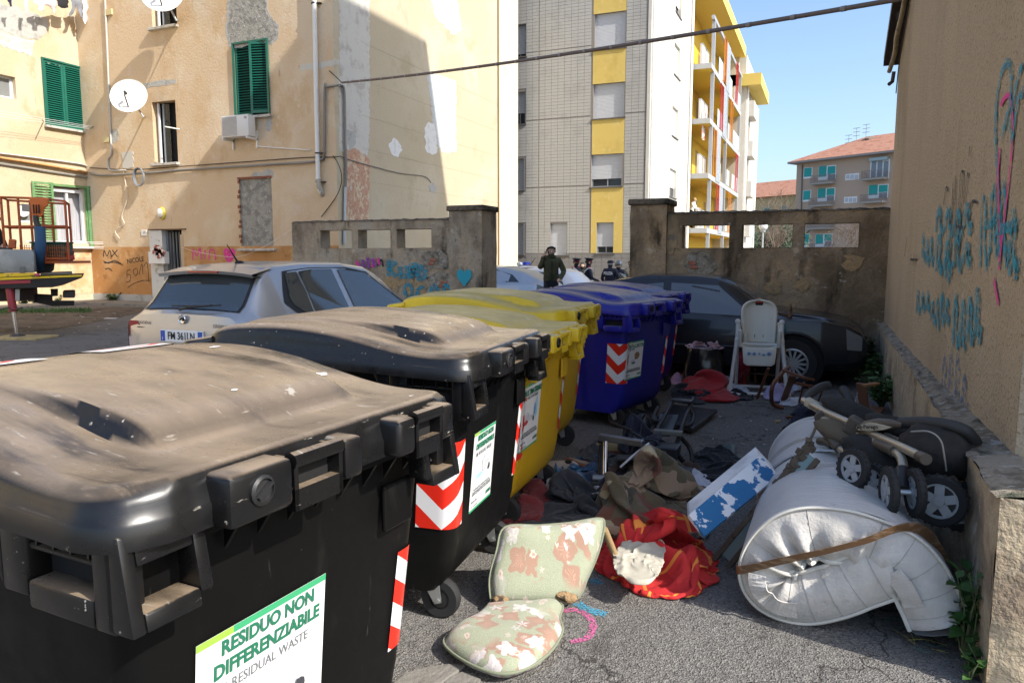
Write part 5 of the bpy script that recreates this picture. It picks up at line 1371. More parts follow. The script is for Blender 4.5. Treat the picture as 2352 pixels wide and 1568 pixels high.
P_bag = mat("pic_bag", (.52, .54, .57), .5, layers=[((.70, .71, .73), 60, .5, .6)]); P_dark = mat("pic_dark", (.05, .05, .06), .5); P_blue = mat("pic_blue", (.15, .38, .62), .5); P_red = mat("pic_red", (.45, .05, .05), .5); P_card = mat("pic_card", (.30, .18, .10), .5); P_lb = mat("pic_lblue", (.35, .60, .75), .5)
T_res = dict(big=("RESIDUO NON", "DIFFERENZIABILE"), size=.118, sx=.92, sub="RESIDUAL WASTE", icon=mat("icon_grey", (.10, .10, .12), .5), pic=[((.62, .53), .17, .12, P_bag), ((.78, .45), .05, .05, P_dark), ((.35, .42), .15, .03, P_lb)])
T_mul = dict(big=("MULTIMATERIALE",), size=.142, sx=.86, sub="MULTI MATERIAL", icon=mat("icon_orange", (.55, .22, .06), .5), pic=[((.80, .58), .045, .17, P_lb), ((.70, .56), .05, .11, P_blue), ((.48, .47), .14, .05, P_bag), ((.30, .52), .12, .05, P_bag), ((.25, .42), .12, .035, P_red), ((.66, .43), .05, .04, P_dark)])
T_pap = dict(big=("CARTA-CARTONE",), size=.15, sx=.86, sub="PAPER", icon=mat("icon_navy", (.03, .05, .20), .5), pic=[((.62, .60), .15, .10, P_card), ((.40, .47), .15, .05, P_bag), ((.45, .43), .13, .03, P_dark)])
def bin_at(front_near, front_far, **k):
 """place a bin so that its front lid corners stand at the two given ground points"""
 a, b = V(front_near), V(front_far); d = (b - a).normalized(); rz = math.atan2(-d.x, d.y); mid = (a + b) / 2
 nrm = V((math.cos(rz), math.sin(rz))); p = mid - nrm * XFt
 return make_bin(x=p.x, y=p.y, rz=rz, **k)
bin_at((-1.07, .83), (-1.0, 1.915), label="nearest black waste bin with dusty curved lid in the foreground", col_lid=M_bk, col_body=M_bkb, titles=T_res, stick=(-.33, .06, .30, .765), chev=(.40, .70), lid_stickers=True, spots=True)
bin_at((-1.24, 2.52), (-1.34, 3.58), label="second black waste bin, between the nearest one and the yellow bins", col_lid=M_bk, col_body=M_bkb, titles=T_res, stick=(-.27, .01, .43, .78), spots=True, sz=1.015)
bin_at((-1.42, 3.63), (-1.48, 4.68), label="nearer yellow waste bin touching the black one", col_lid=M_ye, col_body=M_yeb, titles=T_mul, stick=(-.43, -.10, .46, .86), sz=.966)
bin_at((-1.66, 4.74), (-1.71, 5.80), label="farther yellow waste bin half hidden by the nearer one", col_lid=M_ye, col_body=M_yeb, titles=T_mul, stick=(-.43, -.10, .46, .86), sz=1.018)
bin_at((-1.52, 6.2), (-1.27, 7.26), label="blue paper bin with a red and white chevron on its corner", col_lid=M_bl, col_body=M_blb, titles=T_pap, stick=(-.42, -.10, .45, .80), pedal=True, sz=.985)
bin_at((-1.60, 7.5), (-1.42, 8.56), label="rearmost blue bin mostly hidden behind the first blue one", col_lid=M_bl, col_body=M_blb, sz=.99)
# ================================================================== vehicles
M_silver = mat("silver_paint", (.43, .435, .44), .30, .6, coat=.6, layers=[((.50, .49, .475), .8, .45, .65)])
M_charc = mat("charcoal_paint", (.013, .0145, .018), .30, .2, coat=.35, layers=[((.055, .05, .043), 2.2, .42, .66, None, (.55, .97)), ((.022, .022, .023), 8, .55, .75)])
M_bsilver = mat("blue_silver_paint", (.42, .46, .50), .3, .6, coat=.5)
M_whcar = mat("white_car_paint", (.78, .79, .80), .3, coat=.5)
M_glassd = mat("car_glass_dark", (.10, .115, .12), .04, .55, spec=1.0)
M_glassb = mat("car_glass_blue", (.10, .12, .14), .05, spec=.8)
M_trim = mat("black_trim", (.012, .012, .013), .5)
M_redl = mat("tail_red", (.30, .006, .01), .12, coat=.6)
M_clear = mat("tail_clear", (.55, .42, .40), .12, coat=.6)
M_chrome = mat("chrome", (.72, .72, .72), .12, 1.0)
M_head = mat("headlamp", (.16, .17, .17), .08, coat=.8)
M_rim = mat("wheel_rim", (.42, .43, .44), .4, .7)
M_lettr = mat("chrome_letters", (.35, .35, .36), .25, .9)
class Car:
 """body lofted through stations (x, sill z, belt z, top z, sill half-width, belt half-width, roof half-width); rear at x=0"""
 def __init__(s, st): s.st = st
 def row(s, x):
  st = s.st
  if x <= st[0][0]: return st[0]
  for a, b in zip(st, st[1:]):
   if x <= b[0]:
    t = (x - a[0]) / (b[0] - a[0]); return [lerp(p, q, t) for p, q in zip(a, b)]
  return st[-1]
 def half(s, x):
  _, zs, zb, zr, ws, wb, wr = s.row(x)
  cr = min(.04, (zr - zb) * .3) if zr > zb else 0
  zm = lerp(zs, zb, .45)
  return [(0, zs), (ws * .86, zs), (ws, zs + .09), (max(ws, wb) + .012, zm), (wb, zb - .02), (lerp(wb, wr, .06), zb + .012), (wr + .02, zr - cr - .02), (wr - .04, zr - cr * .45), (wr * .5, zr - .004), (0, zr)]
 def P(s, x, k, side=1, off=0.0):             # k: fractional index in the half profile
  h = s.half(x); i = min(int(k), len(h) - 2); t = k - i
  p = V((x, side * lerp(h[i][0], h[i + 1][0], t), lerp(h[i][1], h[i + 1][1], t)))
  if off:
   h2 = s.half(x + .02); q = V((x + .02, side * lerp(h2[i][0], h2[i + 1][0], t), lerp(h2[i][1], h2[i + 1][1], t)))
   r_ = V((x, side * h[i + 1][0], h[i + 1][1])) - V((x, side * h[i][0], h[i][1]))
   n = (q - p).cross(r_) * -side
   if n.length > 1e-9: p = p + n.normalized() * off
  return p
 def body(s, nx=70):
  m = MB(); x0, x1 = s.st[0][0], s.st[-1][0]
  xs = sorted({*[x0 + (x1 - x0) * i / nx for i in range(nx + 1)], *[r[0] for r in s.st]})
  rings = []
  for x in xs:
   h = s.half(x); rings.append([V((x, y, z)) for y, z in h] + [V((x, -y, z)) for y, z in h[-2:0:-1]])
  m.loft(rings); return m
 def patch(s, pts, side, off):                # pts: (x, k)
  return MB().poly([s.P(x, k, side, off) for x, k in pts])
 def span(s, x0, x1, k0, k1, side, off, nu=8, nv=5):
  return MB().grid(nu, nv, lambda a, b: s.P(lerp(x0, x1, a), lerp(k0, k1, b), side, off))
def wheel(parent, x, y, r, w, rim=M_rim, holes=8, cover=False, dish=.0):
 o = MB().lathe([(r * .62, -w / 2), (r * .94, -w / 2), (r, -w * .36), (r, w * .36), (r * .94, w / 2), (r * .62, w / 2)], (x, y, r), (0, 1, 0), 32, False).build("tyre", M_rub, parent, local=True, smooth=40)
 s = -1 if y < 0 else 1
 m = MB(); yo = y + s * w * .44
 m.lathe([(r * .63, -.01), (r * .64, .02), (r * .58, .025), (r * .54, .0)], (x, yo, r), (0, s, 0), 32, False)
 m.lathe([(.001, .012), (r * .15, .012), (r * .2, .0)], (x, yo, r), (0, s, 0), 20)
 for i in range(holes):
  a = 2 * PI * i / holes; d = V((math.cos(a), 0, math.sin(a))); c = V((x, yo + s * .004, r))
  m.beam(c + d * r * .16, c + d * r * .57, r * (.16 if holes < 9 else .09), .02, (0, 1, 0))
 m.build("rim", rim, o, local=True, smooth=40)
 MB().lathe([(.001, 0), (r * .6, 0), (r * .6, -.02)], (x, yo - s * .012, r), (0, s, 0), 24).build("wheel_disc", M_trim, o, local=True)
 return o
fab = Car([(-.03, .42, .80, .86, .60, .60, .50), (.0, .32, .86, 1.00, .74, .74, .60), (.07, .26, .90, 1.035, .82, .82, .64), (.16, .22, .915, 1.10, .845, .845, .635), (.36, .20, .925, 1.365, .86, .86, .60), (.46, .20, .925, 1.445, .865, .862, .585), (.62, .20, .922, 1.468, .866, .864, .58), (1.1, .20, .918, 1.492, .866, .866, .585), (1.7, .2, .912, 1.487, .866, .866, .585), (2.15, .2, .905, 1.44, .866, .866, .57), (2.4, .2, .90, 1.36, .866, .864, .56), (2.95, .2, .89, 1.0, .866, .858, .62), (3.0, .2, .885, .965, .866, .856, .66), (3.5, .2, .83, .875, .85, .83, .62), (3.85, .24, .70, .74, .78, .74, .55), (3.98, .3, .55, .58, .62, .6, .45)])
t = thing("silver_hatchback", "silver hatchback seen from behind with its plate half hidden by the bins", "car", (-5.56, 5.2, 0), PI / 2)
LC = dict(local=True)
fab.body().build("body", M_silver, t, local=True, smooth=32)
def W(name, mb, mt, par=t, **k): return mb.build(name, mt, par, local=True, **k)
for s in (1, -1):
 W("rear_surround", fab.span(.075, .385, 7.0, 9, s, .004, 10, 8), M_trim, fix=False)
rw = MB()
for s in (1, -1): rw.grid(10, 8, lambda a, b: fab.P(lerp(.085, .372, a), lerp(7.12, 9, b), s, .007))
W("rear_window", rw, M_glassd, fix=False, smooth=60)
sp = MB(); sp.grid(14, 3, lambda a, b: V((lerp(.25, .55, b), lerp(-.60, .60, a), 1.405 + .062 * b - .035 * (2 * a - 1) ** 2 * 1.0)))
sp.grid(14, 2, lambda a, b: V((.25 + .02 * b, lerp(-.60, .60, a), 1.405 - .03 * b - .035 * (2 * a - 1) ** 2)))
sp.grid(14, 2, lambda a, b: V((.27 + .14 * b, lerp(-.60, .60, a), 1.375 + .01 * b - .035 * (2 * a - 1) ** 2)))
spo = W("roof_spoiler", sp, M_silver, smooth=50, fix=False)
W("brake_light", MB().span((.24, -.19, 1.383), (.26, .19, 1.402)), M_redl, spo, bevel=.004)
wp = MB().tube([(.035, .10, 1.035), (.03, .0, 1.06), (.055, -.28, 1.085)], .011, 6); wp.tube([(.06, .22, 1.07), (.05, -.05, 1.075), (.07, -.38, 1.09)], .008, 6)
W("rear_wiper", wp, M_trim)
an = MB().tube([(.72, 0, 1.48), (.58, 0, 1.66)], [.011, .004], 6); an.ball((.74, 0, 1.478), (.06, .03, .022))
W("roof_antenna", an, M_trim, smooth=60)
for s in (1, -1):
 W("window_surround", fab.patch([(.60, 5.15), (.50, 5.35), (.56, 5.62), (.66, 5.97), (1.1, 5.99), (1.7, 5.99), (2.12, 5.96), (2.40, 5.7), (2.78, 5.1), (2.70, 5.0), (1.7, 4.98), (.95, 4.98), (.72, 5.02)], s, .004), M_trim, fix=False)
 W("side_window", fab.patch([(.76, 5.10), (.62, 5.28), (.60, 5.42), (.68, 5.90), (.74, 5.93), (.86, 5.93), (.88, 5.5), (.86, 5.08)], s, .008), M_glassd, fix=False)
 W("side_window", fab.patch([(.90, 5.07), (.91, 5.5), (.89, 5.93), (1.1, 5.95), (1.44, 5.95), (1.47, 5.07)], s, .008), M_glassd, fix=False)
 W("side_window", fab.patch([(1.58, 5.07), (1.55, 5.95), (1.8, 5.95), (2.08, 5.92), (2.3, 5.72), (2.66, 5.12), (2.6, 5.07)], s, .008), M_glassd, fix=False)
 for x in (.92, 1.52, 2.62):
  W("door_seam", MB().tube([fab.P(x, k, s, .001) for k in (2.2, 3, 3.5, 4, 4.9)], .004, 4), M_trim)
 W("door_handle", MB().tube(smooth_path([fab.P(1.0, 3.75, s, .01), fab.P(1.06, 3.78, s, .035), fab.P(1.18, 3.78, s, .035), fab.P(1.24, 3.75, s, .01)]), .012, 6), M_silver, smooth=60)
 W("door_handle", MB().tube(smooth_path([fab.P(1.62, 3.75, s, .01), fab.P(1.68, 3.78, s, .035), fab.P(1.80, 3.78, s, .035), fab.P(1.86, 3.75, s, .01)]), .012, 6), M_silver, smooth=60)
 mr = MB().ball(fab.P(2.52, 5.0, s) + V((0, s * .12, .06)), (.07, .115, .085), 14, 8); mr.beam(fab.P(2.5, 4.9, s), fab.P(2.5, 4.9, s) + V((0, s * .1, .03)), .05, .04)
 mo = W("wing_mirror", mr, M_trim, smooth=60)
 W("mirror_glass", MB().ball(fab.P(2.52, 5.0, s) + V((-.055, s * .12, .06)), (.02, .095, .07), 12, 8), M_chrome, mo, smooth=60)
 tl = MB(); tl.grid(8, 6, lambda a, b: fab.P(lerp(.0, .22 - .05 * b, a), lerp(3.25, 4.2, b), s, .008)); tlo = W("tail_lamp", tl, M_redl, smooth=60, fix=False)
 W("lamp_lens", MB().span((-.012, s * .56, .66), (-.004, s * .735, .76)), M_clear, tlo)
 W("rear_lamp", MB().add([(-.02, s * .52, .80), (-.004, s * .735, .78), (-.002, s * .735, .92), (-.014, s * .60, .92)], [(0, 1, 2, 3)]), M_redl, tlo)
 W("wheel_arch", MB().lathe([(.36, -.01), (.36, .012), (.30, .012)], (.72, s * .862, .31), (0, s, 0), 28), M_trim); W("wheel_arch", MB().lathe([(.36, -.01), (.36, .012), (.30, .012)], (3.18, s * .858, .31), (0, s, 0), 28), M_trim)
 wheel(t, .72, s * .79, .31, .2); wheel(t, 3.18, s * .79, .31, .2)
bm_ = MB(); bm_.loft([rrect(-.075, .25, .80, .14, z) for z in (.30, .34, .60, .66)]); W("rear_bumper", bm_, M_silver, smooth=40)
W("tailgate_seam", MB().tube([(-.018, -.6, .86), (-.022, .6, .86)], .005, 4), M_trim)
pl_ = W("number_plate", MB().span((-.052, -.265, .735), (-.030, .265, .850)), mat("plate_white", (.75, .75, .73), .4), bevel=.005)
for y in (.235, -.235): W("plate_band", MB().span((-.0545, y - .027, .742), (-.052, y + .027, .843)), mat("plate_blue", (.02, .08, .40), .4), pl_)
def rear_txt(s_, y, z, size, mt, x=-.0555, **k): writing("lettering", s_, size, (x, y, z), (0, -1, 0), (0, 0, 1), mt, t, local=True, **k)
rear_txt("FM 361LN", 0, .7925, .098, M_trim, bold=.0018, sx=.82)
rear_txt("I", .237, .765, .04, M_wht, x=-.0555)
rear_txt("FABIA", -.45, .90, .045, M_lettr, x=-.030, bold=.0012, sx=1.3)
rear_txt("SKODA", .50, .905, .04, M_lettr, x=-.026, bold=.001, sx=1.2)
em = MB().lathe([(.042, 0), (.046, .006), (.040, .012), (.034, .008), (.001, .009)], (-.030, .0, .955), (-1, 0, 0), 24); W("emblem", em, M_chrome, smooth=40)
W("emblem_arrow", MB().tube([(-.043, .02, .945), (-.043, 0, .965), (-.043, -.02, .955), (-.043, -.01, .94)], .006, 5), M_trim)
W("fuel_flap", MB().tube([fab.P(.46 + .085 * math.cos(a), 3.6 + .35 * math.sin(a), -1, .002) for a in [i * PI / 10 for i in range(20)]], .003, 4, closed=True), M_trim)
drk = Car([(-.02, .42, .62, .66, .6, .58, .5), (.0, .36, .72, .80, .72, .70, .58), (.1, .26, .74, .86, .76, .755, .62), (.5, .22, .76, .90, .79, .785, .63), (.9, .2, .765, 1.16, .795, .79, .56), (1.05, .2, .765, 1.24, .795, .79, .545), (1.5, .2, .785, 1.315, .795, .79, .54), (2.1, .2, .785, 1.31, .795, .79, .535), (2.4, .2, .785, 1.28, .795, .79, .53), (2.55, .2, .785, 1.22, .795, .788, .53), (3.02, .2, .79, .90, .795, .785, .60), (3.08, .2, .79, .885, .795, .784, .64), (3.6, .2, .77, .83, .785, .77, .62), (3.9, .22, .72, .765, .75, .735, .6), (4.02, .26, .65, .69, .71, .69, .55), (4.10, .30, .52, .55, .62, .6, .5)])
DX, DY = .50 - 4.10, 9.22 + .795
t2 = thing("charcoal_car", "dusty charcoal old car parked along the stained wall", "car", (DX, DY, .0), 0.0)
drk.body(80).build("body", M_charc, t2, local=True, smooth=30)
W2 = lambda n, mb, mt, par=t2, **k: mb.build(n, mt, par, local=True, **k)
ws_ = MB()
for s in (1, -1): ws_.grid(8, 8, lambda a, b: drk.P(lerp(2.60, 2.99, a), lerp(7.1, 9, b), s, .006))
W2("windscreen", ws_, M_glassb, smooth=60, fix=False)
for s in (1, -1):
 W2("window_surround", drk.patch([(1.0, 5.05), (1.12, 5.95), (2.42, 5.97), (2.52, 5.85), (2.94, 5.05)], s, .004), M_trim, fix=False)
 W2("side_window", drk.patch([(1.06, 5.12), (1.17, 5.88), (1.72, 5.90), (1.74, 5.12)], s, .008), M_glassb, fix=False)
 W2("side_window", drk.patch([(1.84, 5.12), (1.82, 5.90), (2.40, 5.90), (2.49, 5.78), (2.84, 5.12)], s, .008), M_glassb, fix=False)
 for x in (.98, 1.79, 2.92): W2("door_seam", MB().tube([drk.P(x, k, s, .001) for k in (2.2, 3, 3.5, 4, 4.9)], .004, 4), M_trim)
 W2("rub_strip", MB().tube([drk.P(x, 2.95, s, .008) for x in (.9, 1.6, 2.3, 2.95)], .016, 6), M_trim)
 W2("door_handle", MB().box(drk.P(1.95, 3.8, s, .012), (.16, .02, .03)), M_trim)
 wheel(t2, .75, s * .735, .285, .17, M_rim, 12); wheel(t2, 3.30, s * .735, .285, .17, M_rim, 14)
 ar = MB().tube([V((3.30 + .36 * math.cos(a), s * .797, .285 + .36 * math.sin(a))) for a in [i * PI / 14 for i in range(15)]], .022, 6); W2("wheel_arch", ar, M_trim, smooth=60)
 W2("arch_void", MB().lathe([(.001, 0), (.35, 0), (.35, -.02)], (3.30, s * .800, .285), (0, s, 0), 28), M_hole)
 W2("headlamp", MB().add([drk.P(3.86, 4.1, s, .012), drk.P(3.88, 3.1, s, .012), drk.P(4.03, 3.15, s, .014), drk.P(4.03, 4.1, s, .012)], [(0, 1, 2, 3)]), M_head, fix=False)
 W2("seat", MB().box((2.05, s * .36, .62), (.5, .5, .2)).box((1.82, s * .36, .9), (.14, .48, .5), rotm(0, R(-14), 0)).box((1.74, s * .36, 1.12), (.1, .26, .16)), mat("seat_grey", (.08, .085, .1), .9), bevel=.03)
fbm = MB(); fbm.loft([[V((x + 4.10 - .25 * (abs(y) / .72) ** 3, y, z)) for y in (-.72, -.5, 0, .5, .72) for x in (0,)] + [V((3.5, .72, z)), V((3.5, -.72, z))] for z in (.26, .30, .46, .50)])
W2("front_bumper", fbm, M_trim, smooth=40)
W2("hood_seam", MB().tube([drk.P(x, 6.6, -1, .003) for x in (3.1, 3.4, 3.7, 3.95)], .004, 4), M_trim)
lf = MB(); rr = random.Random(2)
for x, y in ((3.3, -.3), (3.35, -.22), (2.2, -.1), (2.5, .1)): p = drk.P(x, 8, -1) + V((0, rr.uniform(-.1, .1), .006)); lf.box(p, (.06, .025, .004), rotm(rr.uniform(0, 3)))
W2("fallen_leaves", lf, mat("dry_leaf", (.36, .25, .14), .8))
def street_car(name, label, st, loc, rz, paint, win, sc=1.0, extra=None):
 c = Car(st); tt = thing(name, label, "car", loc, rz, None, None, sc)
 c.body(50).build("body", paint, tt, local=True, smooth=32)
 for s in (1, -1):
  for i, w in enumerate(win): c.patch(w, s, .006).build("side_window", glass("street_car_glass", (.03, .045, .05), .25), tt, local=True, fix=False)
  for x in (.8, 3.3): wheel(tt, x, s * .72, .3, .18)
  MB().tube([c.P(2.75, k, s, .002) for k in (2.5, 3.5, 4.5)], .005, 4).build("door_seam", M_trim, tt, local=True)
  MB().tube([c.P(1.75, k, s, .002) for k in (2.5, 3.5, 4.8)], .005, 4).build("door_seam", M_trim, tt, local=True)
  MB().tube(smooth_path([c.P(1.86, 3.7, s, .01), c.P(1.92, 3.72, s, .035), c.P(2.02, 3.72, s, .035), c.P(2.08, 3.7, s, .01)]), .014, 6).build("door_handle", M_chrome, tt, local=True)
  MB().ball(c.P(2.85, 5.0, s) + V((0, s * .1, .05)), (.08, .1, .07)).build("wing_mirror", paint, tt, local=True, smooth=60)
 if extra: extra(c, tt)
 return tt
coupe = [(-.02, .5, .80, .84, .6, .6, .5), (.0, .35, .90, .98, .74, .72, .55), (.15, .25, .96, 1.05, .82, .8, .58), (.6, .2, .97, 1.26, .86, .85, .56), (1.2, .2, .95, 1.40, .87, .86, .55), (1.8, .2, .93, 1.43, .87, .86, .55), (2.3, .2, .90, 1.40, .87, .86, .55), (2.8, .2, .87, 1.20, .87, .85, .58), (3.2, .2, .86, .98, .86, .84, .66), (3.8, .2, .78, .86, .83, .8, .62), (4.15, .28, .6, .65, .7, .68, .5)]
win_c = [[(.62, 5.15), (.85, 5.75), (1.3, 5.92), (1.62, 5.93), (1.66, 5.12)], [(1.76, 5.1), (1.72, 5.93), (2.25, 5.92), (2.5, 5.8), (3.0, 5.1)]]
p = on_f(1112, 650, 18.6)
street_car("silver_coupe", "blue-silver coupe in the street, partly behind the wall pier", coupe, (-6.35, 16.05 + 1.7, -.12), PI, M_bsilver, win_c)
hatch = [(-.03, .45, .80, .85, .6, .6, .5), (.0, .32, .88, .98, .74, .74, .6), (.1, .25, .93, 1.06, .82, .82, .62), (.45, .2, .94, 1.38, .85, .85, .58), (.7, .2, .94, 1.47, .86, .86, .57), (1.6, .2, .93, 1.50, .86, .86, .57), (2.2, .2, .92, 1.44, .86, .86, .56), (2.9, .2, .90, 1.02, .86, .85, .64), (3.5, .2, .82, .88, .84, .82, .62), (3.95, .3, .58, .62, .65, .62, .5)]
win_h = [[(.48, 5.12), (.66, 5.85), (.95, 5.9), (.97, 5.1)], [(1.02, 5.1), (1.0, 5.9), (1.6, 5.93), (1.62, 5.1)], [(1.7, 5.1), (1.68, 5.93), (2.15, 5.9), (2.7, 5.1)]]
street_car("white_hatchback", "white hatchback in the street behind the man on the phone", hatch, (-6.15, 20.3, -.30), PI - .05, M_whcar, win_h)
def lightbar(c, tt):
 MB().span((1.6, -.5, 1.52), (1.72, -.12, 1.62)).build("blue_beacon", mat("beacon_blue", (.02, .06, .5), .15), tt, local=True, bevel=.02)
 MB().ball((1.66, .28, 1.56), (.1, .13, .08)).build("spot_lamp", M_chrome, tt, local=True, smooth=60)
 MB().tube([(1.4, .1, 1.5), (1.2, .1, 1.75)], .01, 5).build("roof_antenna", M_trim, tt, local=True)
street_car("patrol_car", "patrol car with white roof and blue beacon behind the coupe", hatch, (-7.2, 21.9, -.27), PI, mat("patrol_dark", (.03, .035, .05), .3, layers=[((.78, .79, .8), .01, .3, .31, None, (.8, .9))], coat=.5), win_h, 1.0, lightbar)
# ================================================================== people
M_skin = mat("skin", (.66, .43, .32), .55, sss=.1)
M_hair = mat("dark_hair", (.025, .017, .012), .6)
M_hairg = mat("grey_hair", (.35, .34, .33), .7)
M_navy = mat("navy_uniform", (.014, .017, .035), .8)
M_navyp = mat("navy_trousers", (.02, .022, .04), .85)
M_olive = mat("olive_parka", (.055, .058, .026), .85, layers=[((.075, .078, .036), 8, .45, .65)], bump=[(18, .02)])
M_jean = mat("dark_jeans", (.02, .024, .04), .9)
M_shoe = mat("dark_shoe", (.012, .012, .012), .5)
BASE = dict(pelvis=(0, 0, .95), waist=(0, 0, 1.08), spine=(0, .0, 1.2), chest=(0, .01, 1.35), neck=(0, 0, 1.475), head0=(0, .01, 1.56), head1=(0, .02, 1.635), head2=(0, .01, 1.705),
   shL=(-.175, 0, 1.415), shR=(.175, 0, 1.415), elL=(-.24, -.02, 1.13), elR=(.24, -.02, 1.13), wrL=(-.25, .06, .88), wrR=(.25, .06, .88),
   hiL=(-.095, 0, .90), hiR=(.095, 0, .90), knL=(-.105, .02, .49), knR=(.105, .02, .49), anL=(-.11, -.01, .08), anR=(.11, -.01, .08), toL=(-.12, .15, .035), toR=(.12, .15, .035))
RAD = dict(pelvis=.155, waist=.145, spine=.15, chest=.165, neck=.058, head0=.075, head1=.098, head2=.07, shL=.075, shR=.075, elL=.052, elR=.052, wrL=.036, wrR=.036, hiL=.1, hiR=.1, knL=.068, knR=.068, anL=.045, anR=.045, toL=.035, toR=.035)
EDG = [("pelvis", "waist", 0), ("waist", "spine", 0), ("spine", "chest", 0), ("chest", "neck", 0), ("neck", "head0", 2), ("head0", "head1", 2), ("head1", "head2", 2), ("chest", "shL", 0), ("chest", "shR", 0), ("shL", "elL", 0), ("elL", "wrL", 0), ("shR", "elR", 0), ("elR", "wrR", 0), ("pelvis", "hiL", 1), ("pelvis", "hiR", 1), ("hiL", "knL", 1), ("knL", "anL", 1), ("hiR", "knR", 1), ("knR", "anR", 1), ("anL", "toL", 3), ("anR", "toR", 3)]
def person(label, loc, rz, mats, pose=None, rad=None, scale=1.0, fingers=True, sleeves=True, hair=None, group=None, look=0.0):
 J = dict(BASE); J.update(pose or {}); Rr = dict(RAD); Rr.update(rad or {}); E = list(EDG)
 for s in "LR":
  el, wr = V(J["el" + s]), V(J["wr" + s]); d = J.get("hd" + s); d = V(d) if d else (wr - el).normalized()
  d.normalize(); pl = wr + d * .075; J["pa" + s] = tuple(pl); Rr["pa" + s] = .036; E.append(("wr" + s, "pa" + s, 2))
  if fingers:
   sd = d.cross(V((0, 1, 0)) if abs(d.y) < .8 else V((1, 0, 0))).normalized(); nrm = sd.cross(d)
   cu = J.get("curl" + s, .5)
   for k in range(4):
    b = pl + d * .02 + sd * (k - 1.5) * .019
    m_ = b + d * .04 * (1 - .4 * cu) + nrm * .03 * cu; e = m_ + d * .03 * (1 - cu) + nrm * .03 * cu - d * .012 * cu
    J[f"f{s}{k}a"], J[f"f{s}{k}b"] = tuple(m_), tuple(e); Rr[f"f{s}{k}a"] = .009; Rr[f"f{s}{k}b"] = .008
    E += [("pa" + s, f"f{s}{k}a", 2), (f"f{s}{k}a", f"f{s}{k}b", 2)]
   th = wr + d * .03 - sd * .045 + nrm * .02; J["t" + s], J["u" + s] = tuple(th), tuple(th + d * .035 + nrm * .015); Rr["t" + s] = .011; Rr["u" + s] = .009
   E += [("wr" + s, "t" + s, 2), ("t" + s, "u" + s, 2)]
 names = list(J); names = [n for n in names if n in Rr]; ix = {n: i for i, n in enumerate(names)}
 me = bpy.data.meshes.new("skeleton"); me.from_pydata([J[n] for n in names], [(ix[a], ix[b]) for a, b, _ in E], [])
 ob = bpy.data.objects.new("skeleton", me); col.objects.link(ob)
 ob.modifiers.new("skin", 'SKIN');
 for n in names:
  sv = me.skin_vertices[0].data[ix[n]]; r = Rr[n]
  sv.radius = (r, r * (.72 if n in ("pelvis", "waist", "spine", "chest") else 1.0)) if not isinstance(r, tuple) else r
  sv.use_root = n == "pelvis"
 sb = ob.modifiers.new("sub", 'SUBSURF'); sb.levels = 2; sb.render_levels = 2
 dg = bpy.context.evaluated_depsgraph_get(); ev = ob.evaluated_get(dg)
 body = bpy.data.meshes.new_from_object(ev, depsgraph=dg); bpy.data.objects.remove(ob)
 body.materials.clear()
 for m in mats: body.materials.append(m)
 seg = [(V(J[a]), V(J[b]), mi, Rr[a] if not isinstance(Rr[a], tuple) else Rr[a][0]) for a, b, mi in E]
 if not sleeves:
  seg = [(a, b, 2 if (a - V(J["elL"])).length < .01 or (a - V(J["elR"])).length < .01 else mi, r) for a, b, mi, r in seg]
 for f in body.polygons:
  c = f.center; best = 9; mi = 0
  for a, b, m_, r in seg:
   ab = b - a; tt = max(0, min(1, (c - a).dot(ab) / max(1e-9, ab.length_squared))); d = (c - (a + ab * tt)).length - r
   if d < best: best, mi = d, m_
  if mi == 2 and c.z < J["neck"][2] + .035 and abs(c.x) < .1 and c.z > 1.3: mi = 0
  f.material_index = mi; f.use_smooth = True
 t = thing("person", label, "person", loc, rz, group, None, scale)
 put("body", body, None, t, local=True)
 h = V(J["head1"]); L = dict(local=True)
 f = MB(); f.ball(h + V((0, .095, -.02)), (.014, .022, .03), 8, 6)
 for s in (-1, 1): f.ball(h + V((s * .093, .0, -.005)), (.014, .026, .035), 8, 6)
 f.build("nose_and_ears", M_skin, t, smooth=180, **L)
 e = MB()
 for s in (-1, 1): e.ball(h + V((s * .034, .083, .012)), (.013, .01, .008), 8, 6); e.box(h + V((s * .034, .09, .034)), (.034, .01, .007))
 e.box(h + V((0, .088, -.062)), (.04, .01, .007))
 e.build("eyes_and_mouth", mat("face_dark", (.06, .03, .025), .6), t, **L)
 if hair: hair(t, h)
 return t
def cap_hair(mt, front=.055, low=-.03):
 def fn(t, h):
  m = MB(); m.grid(16, 8, lambda a, b: h + V((.106 * math.sin(b * PI * .62) * math.cos(a * 2 * PI), .02 * 0 - .012 + .112 * math.sin(b * PI * .62) * math.sin(a * 2 * PI), max(.02 + .098 * math.cos(b * PI * .62), low if math.sin(a * 2 * PI) < .25 else front))))
  m.build("hair", mt, t, local=True, smooth=180)
 return fn
def peak_cap(mt, band):
 def fn(t, h):
  MB().lathe([(.098, .03), (.10, .085), (.15, .115), (.155, .13), (.08, .15), (.001, .152)], h, (0, .12, 1), 24).build("cap", mt, t, local=True, smooth=40)
  MB().lathe([(.101, .032), (.103, .05), (.101, .052)], h, (0, .12, 1), 24).build("cap_band", band, t, local=True)
  m = MB(); m.grid(10, 3, lambda a, b: h + V(((.1 + .05 * b) * math.cos(R(20) + a * R(140)), (.1 + .06 * b) * math.sin(R(20) + a * R(140)), .03 - .025 * b))); m.build("cap_peak", M_shoe, t, local=True, solid=.006)
  cap_hair(M_hair, .07, -.02)(t, h)
 return fn
